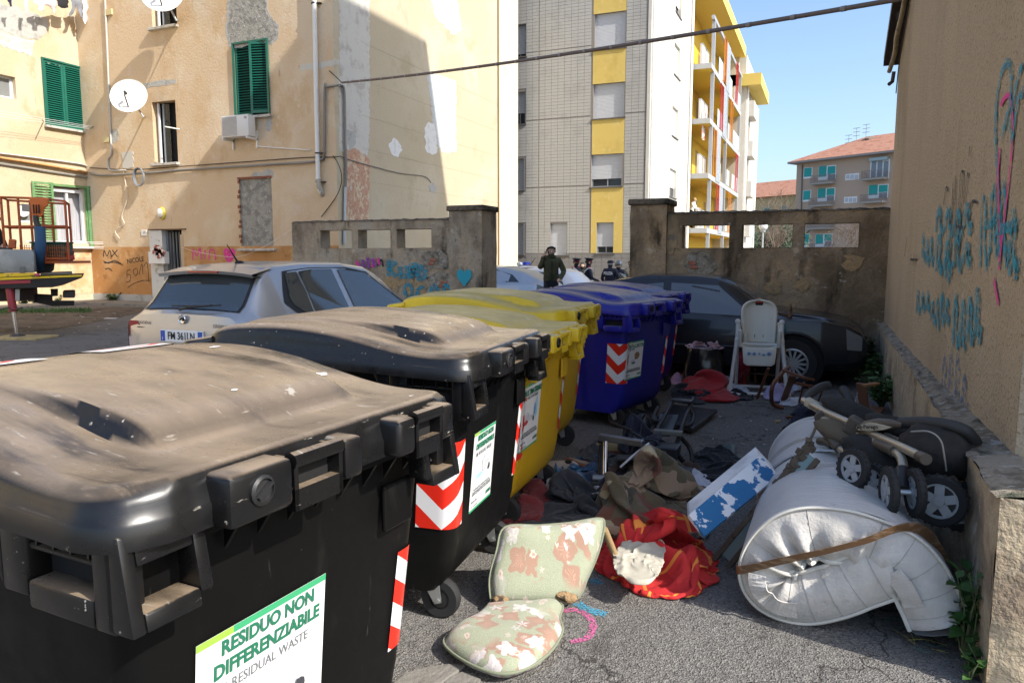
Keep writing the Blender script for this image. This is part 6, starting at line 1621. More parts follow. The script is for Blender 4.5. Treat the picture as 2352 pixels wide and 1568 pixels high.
def sash(t):
 m = MB(); n = 24
 pts = []
 for i in range(n):
  a = 2 * PI * i / n; x = .205 * math.cos(a); y = .155 * math.sin(a) + .01; pts.append((x, y, 1.26 + x * .95))
 m.tube(pts, .021, 4, closed=True); m.build("white_sash", M_wht, t, local=True)
 b = MB()
 for i in range(n): pass
 b.lathe([(.168, .98), (.176, 1.0), (.176, 1.04), (.168, 1.06)], (0, 0, 0), (0, 0, 1), 20); b.build("belt", M_wht, t, local=True)
def face_to(p, q): return math.atan2(q[1] - p[1], q[0] - p[0]) - PI / 2
def at_person(px, d, hgt=0.0):
 p = on_f(px, 587, d); return (p.x, p.y, gz(p.x, p.y))
lp_ = at_person(1266, 17.6)
man = person("man in an olive parka talking on a phone by the gateway", (lp_[0], lp_[1], -.03), face_to(lp_, (0, 0)) + R(8), [M_olive, M_jean, M_skin, M_shoe],
 pose=dict(elL=(-.30, .04, 1.17), elR=(.27, .05, 1.24), shL=(-.185, 0, 1.415), shR=(.185, 0, 1.415), wrL=(-.17, .24, 1.0), hdL=(.5, .6, -.4), wrR=(.185, .10, 1.50), hdR=(-.35, .05, .9), waist=(0, 0, 1.06), curlL=.6, curlR=.6),
 rad=dict(pelvis=.20, waist=.19, spine=.19, chest=.195, elL=.068, elR=.068, shL=.09, shR=.09, wrL=.05, wrR=.05, neck=.075), hair=cap_hair(M_hair, .085, -.02), scale=1.03)
MB().box((.125, .075, 1.625), (.018, .05, .13), rotm(0, R(-10), 0)).build("phone", M_black, man, local=True, bevel=.006)
MB().lathe([(.10, 0), (.125, .03), (.12, .09), (.09, .10)], (0, -.02, 1.44), (0, -.25, 1), 20).build("hood", M_olive, man, local=True, smooth=60)
MB().tube([(.0, .145, 1.42), (.0, .155, 1.2), (0, .15, .95)], .012, 5).build("zip_flap", mat("olive_dark", (.018, .02, .01), .9), man, local=True)
for s in (-1, 1): MB().box((s * .11, .142, 1.02), (.12, .03, .13)).build("pocket", M_olive, man, local=True, bevel=.01)
st_ = MB().ball((0, .075, 1.585), (.062, .03, .035), 10, 6); st_.build("stubble", mat("stubble", (.42, .27, .20), .7), man, local=True, smooth=180)
M_redtrim = mat("red_trim", (.45, .02, .03), .6)
def officer(label, px, d, face, pose=None):
 l = at_person(px, d); t = person(label, l, face_to(l, face), [M_navy, M_navyp, M_skin, M_shoe], pose, dict(chest=.18, waist=.165, pelvis=.175, spine=.17), hair=peak_cap(M_navy, M_redtrim), fingers=True, group="officers in the street", scale=1.02)
 sash(t)
 for s in (-1, 1): MB().box((s * .175, 0, 1.492), (.09, .06, .015), rotm(0, s * .35, 0)).build("epaulette", M_redtrim, t, local=True)
 return t
officer("officer in peaked cap at left, head bowed, white sash", 1323, 25.0, (-2, 22), dict(elR=(.26, .1, 1.15), wrR=(.1, .28, 1.2), elL=(-.24, .08, 1.14), wrL=(-.08, .27, 1.12)))
officer("bearded officer in peaked cap looking right, white sash", 1351, 24.4, (-1, 27), dict(elR=(.25, .08, 1.13), wrR=(.2, .3, 1.05)))
l = at_person(1338, 26.4)
def long_hair(t, h): m = MB(); m.ball(h + V((0, -.03, -.03)), (.115, .10, .16), 14, 10); m.build("hair", M_hair, t, local=True, smooth=180)
person("dark-haired woman half hidden between the two officers", l, face_to(l, (-2, 0)), [mat("black_coat", (.02, .02, .022), .8), M_jean, M_skin, M_shoe], hair=long_hair, scale=.95)
l = at_person(1402, 23.6); back = face_to(l, (-1.8, 60))
pz = person("officer in navy jacket seen from behind, white lettering on his back", l, back, [M_navy, M_navyp, M_skin, M_shoe], dict(elL=(-.29, .02, 1.15), wrL=(-.2, .14, 1.0), elR=(.29, .02, 1.15), wrR=(.2, .14, 1.0)), dict(chest=.2, spine=.19, waist=.175, shL=.085, shR=.085), group="officers in the street", scale=1.0,
 hair=lambda t, h: (MB().lathe([(.104, .0), (.106, .05), (.09, .085), (.05, .105), (.001, .11)], h, (0, 0, 1), 20).build("cap", M_navy, t, local=True, smooth=60), MB().lathe([(.09, -.04), (.103, -.01), (.105, .01)], h, (0, 0, 1), 20).build("hair", M_hairg, t, local=True, smooth=60)))
writing("back_lettering", "POLIZIA", .135, (0, -.168, 1.325), (1, 0, 0), (0, .06, 1), M_wht, pz, bold=.004, sx=.62, local=True)
l = at_person(1421, 24.6)
ho = person("helmeted officer with a clear grey shield beside the pier", l, face_to(l, (-1.6, 0)), [M_navy, M_navyp, M_skin, M_shoe], dict(elL=(-.24, .1, 1.15), wrL=(-.12, .3, 1.1)), hair=lambda t, h: (MB().ball(h + V((0, -.012, .03)), (.135, .15, .13), 20, 12).build("helmet", mat("helmet_grey", (.20, .22, .24), .2, .5), t, local=True, smooth=180), MB().ball(h + V((0, .06, -.03)), (.085, .06, .07), 12, 8).build("face", M_skin, t, local=True, smooth=180)), group="officers in the street", scale=.98)
sh = MB(); sh.grid(12, 14, lambda a, b: V((-.05 + (a - .5) * .48 * (1 if b < .8 else math.sqrt(max(.05, 1 - ((b - .8) / .2) ** 2))), .42 - .5 * (a - .5) ** 2, .75 + b * .62))); sh.build("shield", glass("shield_grey", (.14, .16, .15), .35, .15), ho, local=True, smooth=60, solid=.01)
l = at_person(1450, 25.5)
person("person in olive coat almost hidden behind the gate pier", l, face_to(l, (-3, 0)), [mat("khaki_coat", (.14, .13, .10), .9), M_jean, M_skin, M_shoe], rad=dict(chest=.19, spine=.19, waist=.18, pelvis=.19), hair=cap_hair(M_hair))
wl_ = (BX1 - .95, BY0 + .75, LV[0] + .0)
person("woman with fair hair leaning on a balcony parapet", wl_, -PI / 2 - .2, [M_wht, M_jean, M_skin, M_shoe], dict(elL=(-.2, .2, 1.12), elR=(.2, .2, 1.12), wrL=(-.02, .4, 1.1), wrR=(.05, .42, 1.1), chest=(0, .08, 1.33), neck=(0, .12, 1.45), head0=(0, .15, 1.52), head1=(0, .17, 1.59), head2=(0, .17, 1.66), shL=(-.17, .08, 1.4), shR=(.17, .08, 1.4)), hair=lambda t, h: MB().ball(h + V((0, -.02, .02)), (.115, .115, .115), 12, 8).build("hair", mat("fair_hair", (.45, .28, .12), .7), t, local=True, smooth=180), scale=.98)
# ================================================================== aerial platform truck at the left edge
TD = 13.9
def K(px, py, d=TD): return on_f(px, py, d)
RT = V((_cw, _sw, 0)); FW = V((-_sw, _cw, 0)); UPZ = V((0, 0, 1))
M_lift = mat("lift_orange", (.42, .09, .02), .6, layers=[((.30, .07, .025), 6, .5, .65), ((.20, .10, .06), 12, .6, .68)])
M_deck = mat("deck_black", (.02, .019, .018), .8)
M_ygel = mat("deck_yellow", (.72, .50, .02), .6, layers=[((.35, .25, .05), 9, .58, .66)])
M_red = mat("jack_red", (.30, .03, .04), .5)
M_hood = mat("hood_grey", (.26, .27, .26), .5, .3, layers=[((.34, .35, .34), 3, .5, .65), ((.2, .2, .19), 7, .6, .7)])
dk = K(95, 690); lt_ = thing("platform_lift_truck", "aerial platform lift truck with orange basket at the left edge", "truck", (dk.x, dk.y, 0))
def slab(pts, d0, d1): # picture polygon between two ground distances
 m = MB(); a = [K(*p, d0) for p in pts]; s = (FW - RT * .56) * (d1 - d0); n = len(a)
 m.add(a + [p + s for p in a], [tuple(range(n))[::-1], tuple(range(n, 2 * n))] + [(i, (i + 1) % n, n + (i + 1) % n, n + i) for i in range(n)]); return m
slab([(-60, 641), (190, 632), (188, 638), (144, 655), (120, 660), (-60, 664)], TD, TD + 1.7).build("deck", M_deck, lt_)
slab([(-60, 640), (188, 631), (188, 635), (-60, 646)], TD - .015, TD - .001).build("deck_stripe", M_ygel, lt_)
slab([(-60, 646.5), (70, 643), (70, 650), (-60, 655)], TD - .013, TD - .002).build("deck_skirt", M_red, lt_)
slab([(-60, 572), (72, 573), (78, 580), (80, 626), (-60, 629)], TD + .03, TD + 1.2).build("engine_cover", M_hood, lt_, bevel=.03, smooth=40)
slab([(-60, 629.5), (80, 626.5), (80, 633), (-60, 639)], TD + .02, TD + .06).build("cover_stripe", M_ygel, lt_)
slab([(45, 613), (57, 613), (58, 627), (45, 627)], TD + .01, TD + .028).build("latch", mat("latch_grey", (.14, .14, .14), .4, .5), lt_)
slab([(-60, 660), (78, 662), (80, 690), (-60, 694)], TD + .5, TD + 1.3).build("chassis", mat("chassis_dark", (.03, .018, .017), .8), lt_)
slab([(78, 676), (118, 678), (119, 692), (170, 692), (170, 702), (120, 703), (78, 694)], TD + .6, TD + .9).build("rear_beam", M_deck, lt_)
slab([(116, 664), (132, 664), (132, 680), (117, 680)], TD + .5, TD + .7).build("hanger", M_deck, lt_)
slab([(144, 668), (172, 667), (172, 684), (144, 684)], TD + .4, TD + .75).build("rear_lamp_box", mat("lampbox", (.05, .045, .045), .6), lt_, bevel=.02)
MB().tube([K(20, 650, TD + .1), K(28, 700, TD + .1), K(30, 716, TD + .1)], .07, 12).build("jack_leg", M_red, lt_, smooth=60)
MB().tube([K(30, 712, TD + .1), K(38, 768, TD + .1)], .035, 12).build("jack_ram", M_chrome, lt_, smooth=60)
MB().lathe([(.05, 0), (.14, .0), (.12, .03), (.05, .05)], on_z(40, 772, .035), (0, 0, 1), 18).build("jack_foot", mat("steel_dark", (.08, .075, .07), .5, .6), lt_, smooth=40)
slab([(35, 664), (45, 664), (45, 690), (35, 690)], TD + .08, TD + .1).build("mud_flap", mat("flap_grey", (.35, .34, .3), .6), lt_)
MB().tube(smooth_path([K(2, 711, TD), K(20, 706, TD), K(30, 712, TD), K(52, 706, TD)]), .012, 5).build("jack_cable", M_black, lt_)
bk = K(100, 600, TD + .6)
def bp(u, w, z): return V((bk.x, bk.y, 0)) + RT * (u - w * .5) + FW * w + UPZ * z
zb, zm_, zt_ = K(100, 598, TD + .6).z, K(100, 520, TD + .6).z, K(100, 459, TD + .6).z
u0, u1 = -.74, .50
posts = []
for u, w in ((u0, 0), (u0 + .33, .0), (.05, 0), (u1, 0), (u0, .75), (u0 + .45, .75), (.15, .75), (u1, .75)): posts.append((u, w))
for u, w in posts: MB().tube([bp(u, w, zb), bp(u, w, zt_ + (.05 if u < 0 else -.03))], .024, 8).build("basket_post", M_lift, lt_, smooth=60)
for z in (zb + .03, zm_, zt_):
 dz = .05 if z == zt_ else 0
 MB().tube([bp(u0, 0, z + dz), bp(.05, 0, z + dz * .5), bp(u1, 0, z - dz * .6), bp(u1, .75, z - dz * .6), bp(u0, .75, z + dz)], .022, 8, closed=True).build("basket_rail", M_lift, lt_, smooth=60)
gr = MB()
for i in range(22): u = lerp(u0 + .3, u1, i / 21); gr.beam(bp(u, 0, zb), bp(u, 0, zb + .3), .008, .008)
for j in range(4): gr.beam(bp(u0 + .3, 0, zb + .08 * j), bp(u1, 0, zb + .08 * j), .008, .008)
gr.build("basket_mesh", M_lift, lt_)
MB().prism([(u0, 0), (u1, 0), (u1, .75), (u0, .75)], V((bk.x, bk.y, zb - .06)), RT, FW, (0, 0, .05)).build("basket_floor", M_lift, lt_)
slab([(66, 453), (112, 456), (110, 472), (102, 478), (98, 495), (88, 500), (74, 495), (70, 470)], TD + .45, TD + .58).build("control_box", mat("control_orange", (.55, .13, .02), .5), lt_, bevel=.015)
slab([(50, 468), (68, 470), (68, 486), (50, 484)], TD + .5, TD + .65).build("switch_box", mat("grey_box", (.28, .26, .22), .7), lt_)
lv = MB()
for px in (78, 84, 90): lv.tube([K(px, 490, TD + .42), K(px - 1, 470, TD + .38)], .014, 6);
lv.tube(smooth_path([K(82, 495, TD + .45), K(84, 510, TD + .45), K(88, 520, TD + .45), K(91, 540, TD + .45)]), .05, 8)
lv.build("control_levers", M_black, lt_, smooth=60)
MB().tube(smooth_path([K(91, 520, TD + .4), K(93, 560, TD + .42), K(91, 590, TD + .5), K(92, 610, TD + .7), K(104, 622, TD + .9)]), .095, 12).build("hose_sleeve", mat("hose_blue", (.03, .09, .19), .7), lt_, smooth=60)
slab([(80, 600), (122, 602), (120, 622), (108, 630), (84, 628)], TD + .7, TD + 1.3).build("boom_head", M_deck, lt_, bevel=.02)
slab([(92, 627), (162, 624), (164, 629), (94, 632)], TD + .4, TD + 1.0).build("deck_planks", mat("old_plank", (.20, .17, .13), .9), lt_)
slab([(20, 548), (36, 550), (35, 572), (18, 570)], TD + .3, TD + .5).build("lever_box", M_lift, lt_, bevel=.02)
slab([(-60, 562), (25, 570), (20, 573), (-60, 573)], TD + .15, TD + .6).build("seat_pad", M_black, lt_)
c = K(121, 584, TD + .85)
cr = thing("plastic_crate", "dark green plastic tub standing in the orange basket", "tub", (c.x, c.y, zb - .01))
m = MB(); w_, d_, h_ = .52, .36, .34; b0 = zb - .008
for s in (-1, 1): m.prism([(-w_ / 2, 0), (w_ / 2, 0), (w_ / 2 + .03, h_), (-w_ / 2 - .03, h_)], V((c.x, c.y, b0)) + FW * s * d_ / 2, RT, UPZ, FW * s * .012)
for s in (-1, 1): m.prism([(-d_ / 2, 0), (d_ / 2, 0), (d_ / 2, h_), (-d_ / 2, h_)], V((c.x, c.y, b0)) + RT * s * w_ / 2, FW, UPZ, RT * s * .03)
m.prism([(-w_ / 2 - .05, -d_ / 2 - .03), (w_ / 2 + .05, -d_ / 2 - .03), (w_ / 2 + .05, d_ / 2 + .03), (-w_ / 2 - .05, d_ / 2 + .03)], V((c.x, c.y, b0 + h_)), RT, FW, (0, 0, .03))
m.build("tub", mat("tub_green", (.01, .07, .045), .5), cr)
for i, (px0, px1, py0, py1, mt, lab) in enumerate([(137, 158, 586, 597, mat("box_red", (.42, .02, .03), .4), "red power tool case in the orange basket"), (140, 157, 576, 585.5, mat("box_dark", (.08, .03, .035), .5), "dark tool box on top of the red case in the basket")]):
 a, b = K(px0, py1, TD + .8), K(px1, py0, TD + .8); m = MB(); w_ = (b - a).dot(RT); h_ = b.z - a.z
 m.prism([(0, 0), (w_, 0), (w_, h_), (0, h_)], V((a.x, a.y, max(a.z, zb - .008) if i == 0 else a.z)), RT, UPZ, FW * .2)
 tt = thing("tool_case", lab, "tool case", (a.x, a.y, a.z)); m.build("case", mt, tt, bevel=.01)
 MB().tube([a + RT * w_ * .3 + UPZ * h_ * .9 - FW * .01, a + RT * w_ * .5 + UPZ * h_ * .95 - FW * .03, a + RT * w_ * .7 + UPZ * h_ * .9 - FW * .01], .012, 6).build("handle", M_black, tt)
tag(slab([(80, 628), (90, 628), (90, 634), (80, 634)], TD - .1, TD + .02).build("small_box", mat("pink_box", (.45, .06, .12), .5), None, bevel=.008), "small pink carton on the truck deck edge", "carton")
pdz = on_z(45, 779, 0)
tag(MB().box((pdz.x - .1, pdz.y + .12, .02), (1.0, .62, .04), rotm(YAW - .05)).build("plywood_pad", mat("plywood", (.42, .33, .16), .85, layers=[((.3, .22, .1), 5, .5, .66)]), None, bevel=.004), "yellowish plywood board under the truck's jack foot", "board")
wk = K(2, 640, TD + .75)
person("worker in black t-shirt reaching for the lift controls, cut by the left edge", (wk.x - .06, wk.y, wk.z - .45), YAW - PI / 2 + .5, [mat("black_tshirt", (.012, .012, .013), .9), mat("navy_work_trousers", (.02, .024, .035), .9), M_skin, M_shoe],
 dict(elL=(-.24, .12, 1.10), wrL=(-.16, .2, .86), elR=(.27, .05, 1.13), wrR=(.18, .28, .98)), dict(chest=.185, spine=.185, waist=.185, shL=.085, shR=.085, elL=.058, elR=.058, wrL=.042, wrR=.042), sleeves=False, hair=cap_hair(M_hair))
# ================================================================== dumped things
def floral():
 m = bpy.data.materials.new("floral_upholstery"); m.use_nodes = True
 nt = m.node_tree; N = nt.nodes; L = nt.links; b = N["Principled BSDF"]; b.inputs["Roughness"].default_value = .85; b.inputs["Sheen Weight"].default_value = .2
 tc = N.new("ShaderNodeTexCoord").outputs["Object"]
 def ma(op, a, c=0.0):
  n = N.new("ShaderNodeMath"); n.operation = op
  for i, x in enumerate((a, c)):
   if isinstance(x, (int, float)): n.inputs[i].default_value = x
   else: L.new(x, n.inputs[i])
  return n.outputs[0]
 def rg(x, lo, hi):
  r = N.new("ShaderNodeMapRange"); r.inputs[1].default_value = lo; r.inputs[2].default_value = hi; L.new(x, r.inputs[0]); return r.outputs[0]
 def mix(f, a, c):
  x = N.new("ShaderNodeMix"); x.data_type = 'RGBA'; L.new(f, x.inputs[0])
  if isinstance(a, tuple): x.inputs[6].default_value = (*a, 1)
  else: L.new(a, x.inputs[6])
  if isinstance(c, tuple): x.inputs[7].default_value = (*c, 1)
  else: L.new(c, x.inputs[7])
  return x.outputs[2]
 dn = N.new("ShaderNodeTexNoise"); dn.inputs["Scale"].default_value = 16; dn.inputs["Detail"].default_value = 4; L.new(tc, dn.inputs["Vector"]); dw = N.new("ShaderNodeVectorMath"); dw.operation = 'MULTIPLY_ADD'; L.new(dn.outputs["Color"], dw.inputs[0]); dw.inputs[1].default_value = (.05, .05, .05); L.new(tc, dw.inputs[2]); tw_c = dw.outputs[0]
 def blossoms(scale, off, petals, size):
  mp = N.new("ShaderNodeMapping"); mp.inputs["Location"].default_value = off; mp.inputs["Scale"].default_value = (1, 1, .35); L.new(tw_c, mp.inputs[0])
  nz = N.new("ShaderNodeTexNoise"); nz.inputs["Scale"].default_value = 9; L.new(mp.outputs[0], nz.inputs["Vector"])
  v = N.new("ShaderNodeTexVoronoi"); v.inputs["Scale"].default_value = scale; v.inputs["Randomness"].default_value = .9; L.new(mp.outputs[0], v.inputs["Vector"])
  d = N.new("ShaderNodeVectorMath"); d.operation = 'SUBTRACT'
  L.new(mp.outputs[0], d.inputs[0]); L.new(v.outputs["Position"], d.inputs[1])
  s = N.new("ShaderNodeSeparateXYZ"); L.new(d.outputs[0], s.inputs[0])
  ang = ma('ARCTAN2', s.outputs[1], s.outputs[0]); r = ma('MULTIPLY', v.outputs["Distance"], 1.0)
  sc = N.new("ShaderNodeSeparateColor"); L.new(v.outputs["Color"], sc.inputs[0])
  pet = ma('ADD', ma('MULTIPLY', ma('COSINE', ma('ADD', ma('MULTIPLY', ang, petals), ma('MULTIPLY', sc.outputs[1], 9))), .13), .87)
  rr = ma('ADD', ma('DIVIDE', r, ma('MULTIPLY', pet, size)), ma('MULTIPLY', ma('SUBTRACT', nz.outputs[0], .5), .35))
  return rr, sc.outputs[0], ang
 big, pick, ang = blossoms(10.5, (0, 0, 0), 5, .47)
 leaf, lp, la = blossoms(11.5, (3.3, 1.7, 0), 4, .55)
 sm, sp_, sa = blossoms(20, (7.1, 4.2, 0), 6, .34)
 nz = N.new("ShaderNodeTexNoise"); nz.inputs["Scale"].default_value = 3.2; L.new(tc, nz.inputs["Vector"])
 zone = rg(nz.outputs[0], .38, .46)
 we = N.new("ShaderNodeTexNoise"); we.inputs["Scale"].default_value = 260; L.new(tc, we.inputs["Vector"])
 c = mix(rg(we.outputs[0], .35, .65), (.27, .295, .195), (.345, .36, .255))
 c = mix(ma('MULTIPLY', rg(leaf, 1.05, .95), zone), c, (.33, .20, .14))
 c = mix(ma('MULTIPLY', ma('MULTIPLY', rg(leaf, .60, .48), zone), rg(ma('SINE', ma('MULTIPLY', la, 14)), .2, .9)), c, (.46, .27, .19))
 c = mix(ma('MULTIPLY', rg(sm, 1.05, .95), rg(sp_, .45, .5)), c, (.52, .44, .37))
 c = mix(ma('MULTIPLY', rg(sm, .45, .35), rg(sp_, .45, .5)), c, (.40, .24, .17))
 f = ma('MULTIPLY', rg(big, 1.04, .97), ma('MULTIPLY', rg(pick, .24, .28), zone))
 pc = mix(rg(ma('SINE', ma('MULTIPLY', ang, 5)), -.6, .9), (.50, .455, .45), (.62, .58, .53))
 c = mix(f, c, pc)
 c = mix(ma('MULTIPLY', f, rg(big, .34, .24)), c, (.30, .17, .12))
 L.new(c, b.inputs["Base Color"])
 bn = N.new("ShaderNodeBump"); bn.inputs["Distance"].default_value = .002; L.new(we.outputs[0], bn.inputs["Height"]); L.new(bn.outputs[0], b.inputs["Normal"])
 return m
M_floral = floral()
def plaid(name, base, dark, line, s1, s2, axes=(0, 1)):
 m = bpy.data.materials.new(name); m.use_nodes = True
 nt = m.node_tree; N = nt.nodes; L = nt.links; b = N["Principled BSDF"]; b.inputs["Roughness"].default_value = .9
 g = N.new("ShaderNodeUVMap"); g.uv_map = "UVMap"; s = N.new("ShaderNodeSeparateXYZ"); L.new(g.outputs[0], s.inputs[0])
 cur = None
 def mod(x, k, w):
  a = N.new("ShaderNodeMath"); a.operation = 'MULTIPLY'; L.new(x, a.inputs[0]); a.inputs[1].default_value = k
  f = N.new("ShaderNodeMath"); f.operation = 'FRACT'; L.new(a.outputs[0], f.inputs[0])
  c = N.new("ShaderNodeMath"); c.operation = 'LESS_THAN'; L.new(f.outputs[0], c.inputs[0]); c.inputs[1].default_value = w; return c.outputs[0]
 def mix(f, a, c, k=1.0):
  q = N.new("ShaderNodeMath"); q.operation = 'MULTIPLY'; L.new(f, q.inputs[0]); q.inputs[1].default_value = k
  x = N.new("ShaderNodeMix"); x.data_type = 'RGBA'; L.new(q.outputs[0], x.inputs[0])
  if isinstance(a, tuple): x.inputs[6].default_value = (*a, 1)
  else: L.new(a, x.inputs[6])
  x.inputs[7].default_value = (*c, 1); return x.outputs[2]
 c = mix(mod(s.outputs[0], s1, .5), base, dark, .55); c = mix(mod(s.outputs[1], s1, .5), c, dark, .55)
 c = mix(mod(s.outputs[0], s2, .05), c, line); c = mix(mod(s.outputs[1], s2, .05), c, line)
 L.new(c, b.inputs["Base Color"]); return m
def cloth(name, c, var=.25, scale=5): return mat("cloth_" + name, c, .92, layers=[(tuple(x * (1 - var) for x in c), scale, .45, .65), (tuple(min(1, x * (1 + var) + .004) for x in c), scale * 2.3, .55, .75)], bump=[(140, .002)], sheen=.15)
def folds(p, seed, k):
 w = V((noise.noise(p * k * .6 + V((seed, 0, 0))), noise.noise(p * k * .6 + V((0, seed, 5))), 0))
 q = V((p.x * k * 1.0, p.y * k * .55, seed)) + w * 1.3
 a = 1 - abs(noise.noise(q)) * 1.9; b = 1 - abs(noise.noise(q * 2.1 + V((4, 1, seed)))) * 1.9
 return max(0, a) ** 1.6 * .65 + max(0, b) ** 1.5 * .35
def drape(P, height, zbase, seed, n, slack, stiff, steps=110):
 """slack cloth settled by springs and gravity over a lumpy mound inside the outline P"""
 rs = np.random.RandomState(seed); c = np.mean(P, axis=0)
 g = np.linspace(-1, 1, n); U, W_ = np.meshgrid(g, g); r = np.maximum(abs(U), abs(W_)); an = np.arctan2(W_, U)
 P2 = np.array(P); pa = np.linspace(0, 1, len(P2)); s = (an / (2 * np.pi)) % 1.0
 X = np.stack([np.interp(s, pa, P2[:, 0]), np.interp(s, pa, P2[:, 1])], -1); XY = c + (X - c) * r[..., None]
 size = np.ptp(P2, axis=0).max()
 def fbm(x, y):
  v = 0
  for k, a in (((2.2, 1), (4.6, .6), (9, .3)) if size > .4 else ((1.5, 1), (3.1, .45))):
   ph = rs.uniform(0, 6.28, 6); v = v + a * (1 - 2 * abs(np.sin(x / size * k * 1.6 * np.cos(ph[4]) + y / size * k * 1.6 * np.sin(ph[4]) + ph[0] + 1.5 * np.sin(y / size * k * 1.3 + ph[1]) + 1.1 * np.sin(x / size * k * 1.9 + ph[3]))))
  return v
 t = np.clip((1 - r) / .55, 0, 1); env = t * t * (3 - 2 * t)
 S = zbase + .006 + height * env * np.clip(.58 + .62 * fbm(XY[..., 0], XY[..., 1]), .05, 1.6)
 p = np.dstack([XY, S + .02 + .012 * rs.rand(n, n)]); q = p.copy(); pin = p[..., :2].copy()
 D = lambda a, b: np.linalg.norm(p[b] - p[a], axis=-1)
 sl = np.s_
 pairs = []
 def add(a, b, k, m=1.0): pairs.append((a, b, D(a, b) * slack * m, k))
 for o in (0, 1):
  e = (n - o) // 2 * 2 + o
  add(sl[:, o:e:2], sl[:, o + 1:e:2] if (e - o - 1) else None, .5); add(sl[o:e:2, :], sl[o + 1:e:2, :], .5)
 add(sl[:-1, :-1], sl[1:, 1:], .12); add(sl[1:, :-1], sl[:-1, 1:], .12); add(sl[:, :-2], sl[:, 2:], .10 * stiff); add(sl[:-2, :], sl[2:, :], .10 * stiff); add(sl[:, :-4], sl[:, 4:], .05 * stiff, .97); add(sl[:-4, :], sl[4:, :], .05 * stiff, .97)
 edge = r > .999
 for it in range(steps):
  v = (p - q) * .90; q = p.copy(); p = p + v; p[..., 2] -= .0009
  for _ in range(3):
   for a, b, L0, k in pairs:
    d = p[b] - p[a]; l = np.linalg.norm(d, axis=-1) + 1e-9; f = (k * (l - L0) / l)[..., None] * d
    p[a] = p[a] + f; p[b] = p[b] - f
   p[..., 2] = np.maximum(p[..., 2], S)
   p[edge, :2] = p[edge, :2] * .15 + pin[edge] * .85; p[edge, 2] = np.minimum(p[edge, 2], zbase + .03)
 return p, XY
def heap(name, label, cat, px, height, mt, seed, k=4.0, fold=.5, zbase=0.0, ground=None, group=None, uv=False, peak=1.0, slack=1.5, n=0, stiff=.55):
 """crumpled cloth lying inside a picture outline projected on the ground"""
 P = ground or [on_z(x, y, zbase) for x, y in px]
 c = sum(P, V()) / len(P)
 P = sorted(P, key=lambda q: math.atan2(q.y - c.y, q.x - c.x) % (2 * PI)); P = smooth_path([(q.x, q.y) for q in P] + [(P[0].x, P[0].y)], 8)
 s0 = 0; rg = random.Random(seed)
 A_ = [(math.atan2(q.y - c.y, q.x - c.x) % (2 * PI)) / (2 * PI) for q in P]; ta = np.linspace(0, 1, 97); o_ = np.argsort(A_[:-1])
 aa = np.array(A_[:-1])[o_]; xx = np.array([q.x for q in P[:-1]])[o_]; yy = np.array([q.y for q in P[:-1]])[o_]
 rag = np.array([1 + .09 * noise.noise(V((math.cos(t * 2 * PI) * 2.2, math.sin(t * 2 * PI) * 2.2, seed))) + .05 * noise.noise(V((math.cos(t * 2 * PI) * 6, math.sin(t * 2 * PI) * 6, seed))) for t in ta])
 ox_ = c.x + (np.interp(ta, aa, xx, period=1) - c.x) * rag; oy_ = c.y + (np.interp(ta, aa, yy, period=1) - c.y) * rag
 ext = max(np.ptp(ox_), np.ptp(oy_)); n = n or int(max(28, min(72, ext / .0105)))
 p, XY = drape(np.stack([ox_, oy_], -1), height, zbase, seed, n, slack, stiff)
 m = MB(); m.v = [V(q) for q in p.reshape(-1, 3)]; m.f = [(j * n + i, j * n + i + 1, (j + 1) * n + i + 1, (j + 1) * n + i) for j in range(n - 1) for i in range(n - 1)]
 me = m.mesh(name, smooth=180, solid=0)
 if uv:
  ul = me.uv_layers.new(name="UVMap")
  for lp in me.loops: i = lp.vertex_index; q = XY[i // n, i % n]; ul.data[lp.index].uv = (q[0] * .9 + q[1] * .5, q[1] * .9 - q[0] * .5)
 o = put(name, me, mt)
 sm = o.modifiers.new("thickness", 'SOLIDIFY'); sm.thickness = .006; sb = o.modifiers.new("smooth", 'SUBSURF'); sb.levels = sb.render_levels = 1
 return tag(o, label, cat, group)
def pillow(outline, up, thick, rings=7, seed=1, puff=.55, noise_a=.008):
 """padded slab over an outline; up = direction of its face"""
 up = V(up).normalized(); n = len(outline); c = sum(outline, V()) / n; m = MB(); vs = []
 for side in (1, -1):
  for i in range(rings + 1):
   t = i / rings
   for p in outline:
    q = c.lerp(p, t); h = thick / 2 * max(0, 1 - t ** 3.5) ** puff
    vs.append(q + up * (side * h + noise_a * noise.noise(q * 9 + V((seed, 0, 0)))))
 fs = []
 for s in range(2):
  o = s * (rings + 1) * n
  for i in range(rings):
   for j in range(n):
    j2 = (j + 1) % n; q = (o + i * n + j, o + i * n + j2, o + (i + 1) * n + j2, o + (i + 1) * n + j); fs.append(q if s == 0 else q[::-1])
 a, b = rings * n, (rings + 1) * n + rings * n
 m.add(vs, fs); return m
def closed(pts, k=5): return smooth_path(list(pts) + [pts[0]], k)[:-1]
fc = thing("floral_chair_pad", "green floral upholstered chair shell, back and seat, on the asphalt", "chair pad", on_z(1200, 1390))
seat = closed([on_z(x, y, .05) for x, y in [(1118, 1396), (1210, 1388), (1288, 1386), (1286, 1418), (1292, 1450), (1262, 1498), (1205, 1536), (1140, 1545), (1068, 1518), (1020, 1478), (1040, 1448), (1092, 1422)]])
pillow(seat, (0, -.05, 1), .11, 10, 1, .42).build("seat_pad", M_floral, fc, smooth=180, weld=True)
b0, b1 = on_z(1130, 1392, .03), on_z(1330, 1385, .03)
tl = V((0, .62, .78)); nb = (b1 - b0).cross(tl).normalized()
if nb.y > 0: nb = -nb
def BPl(px, py): return on_plane(px, py, b0, nb)
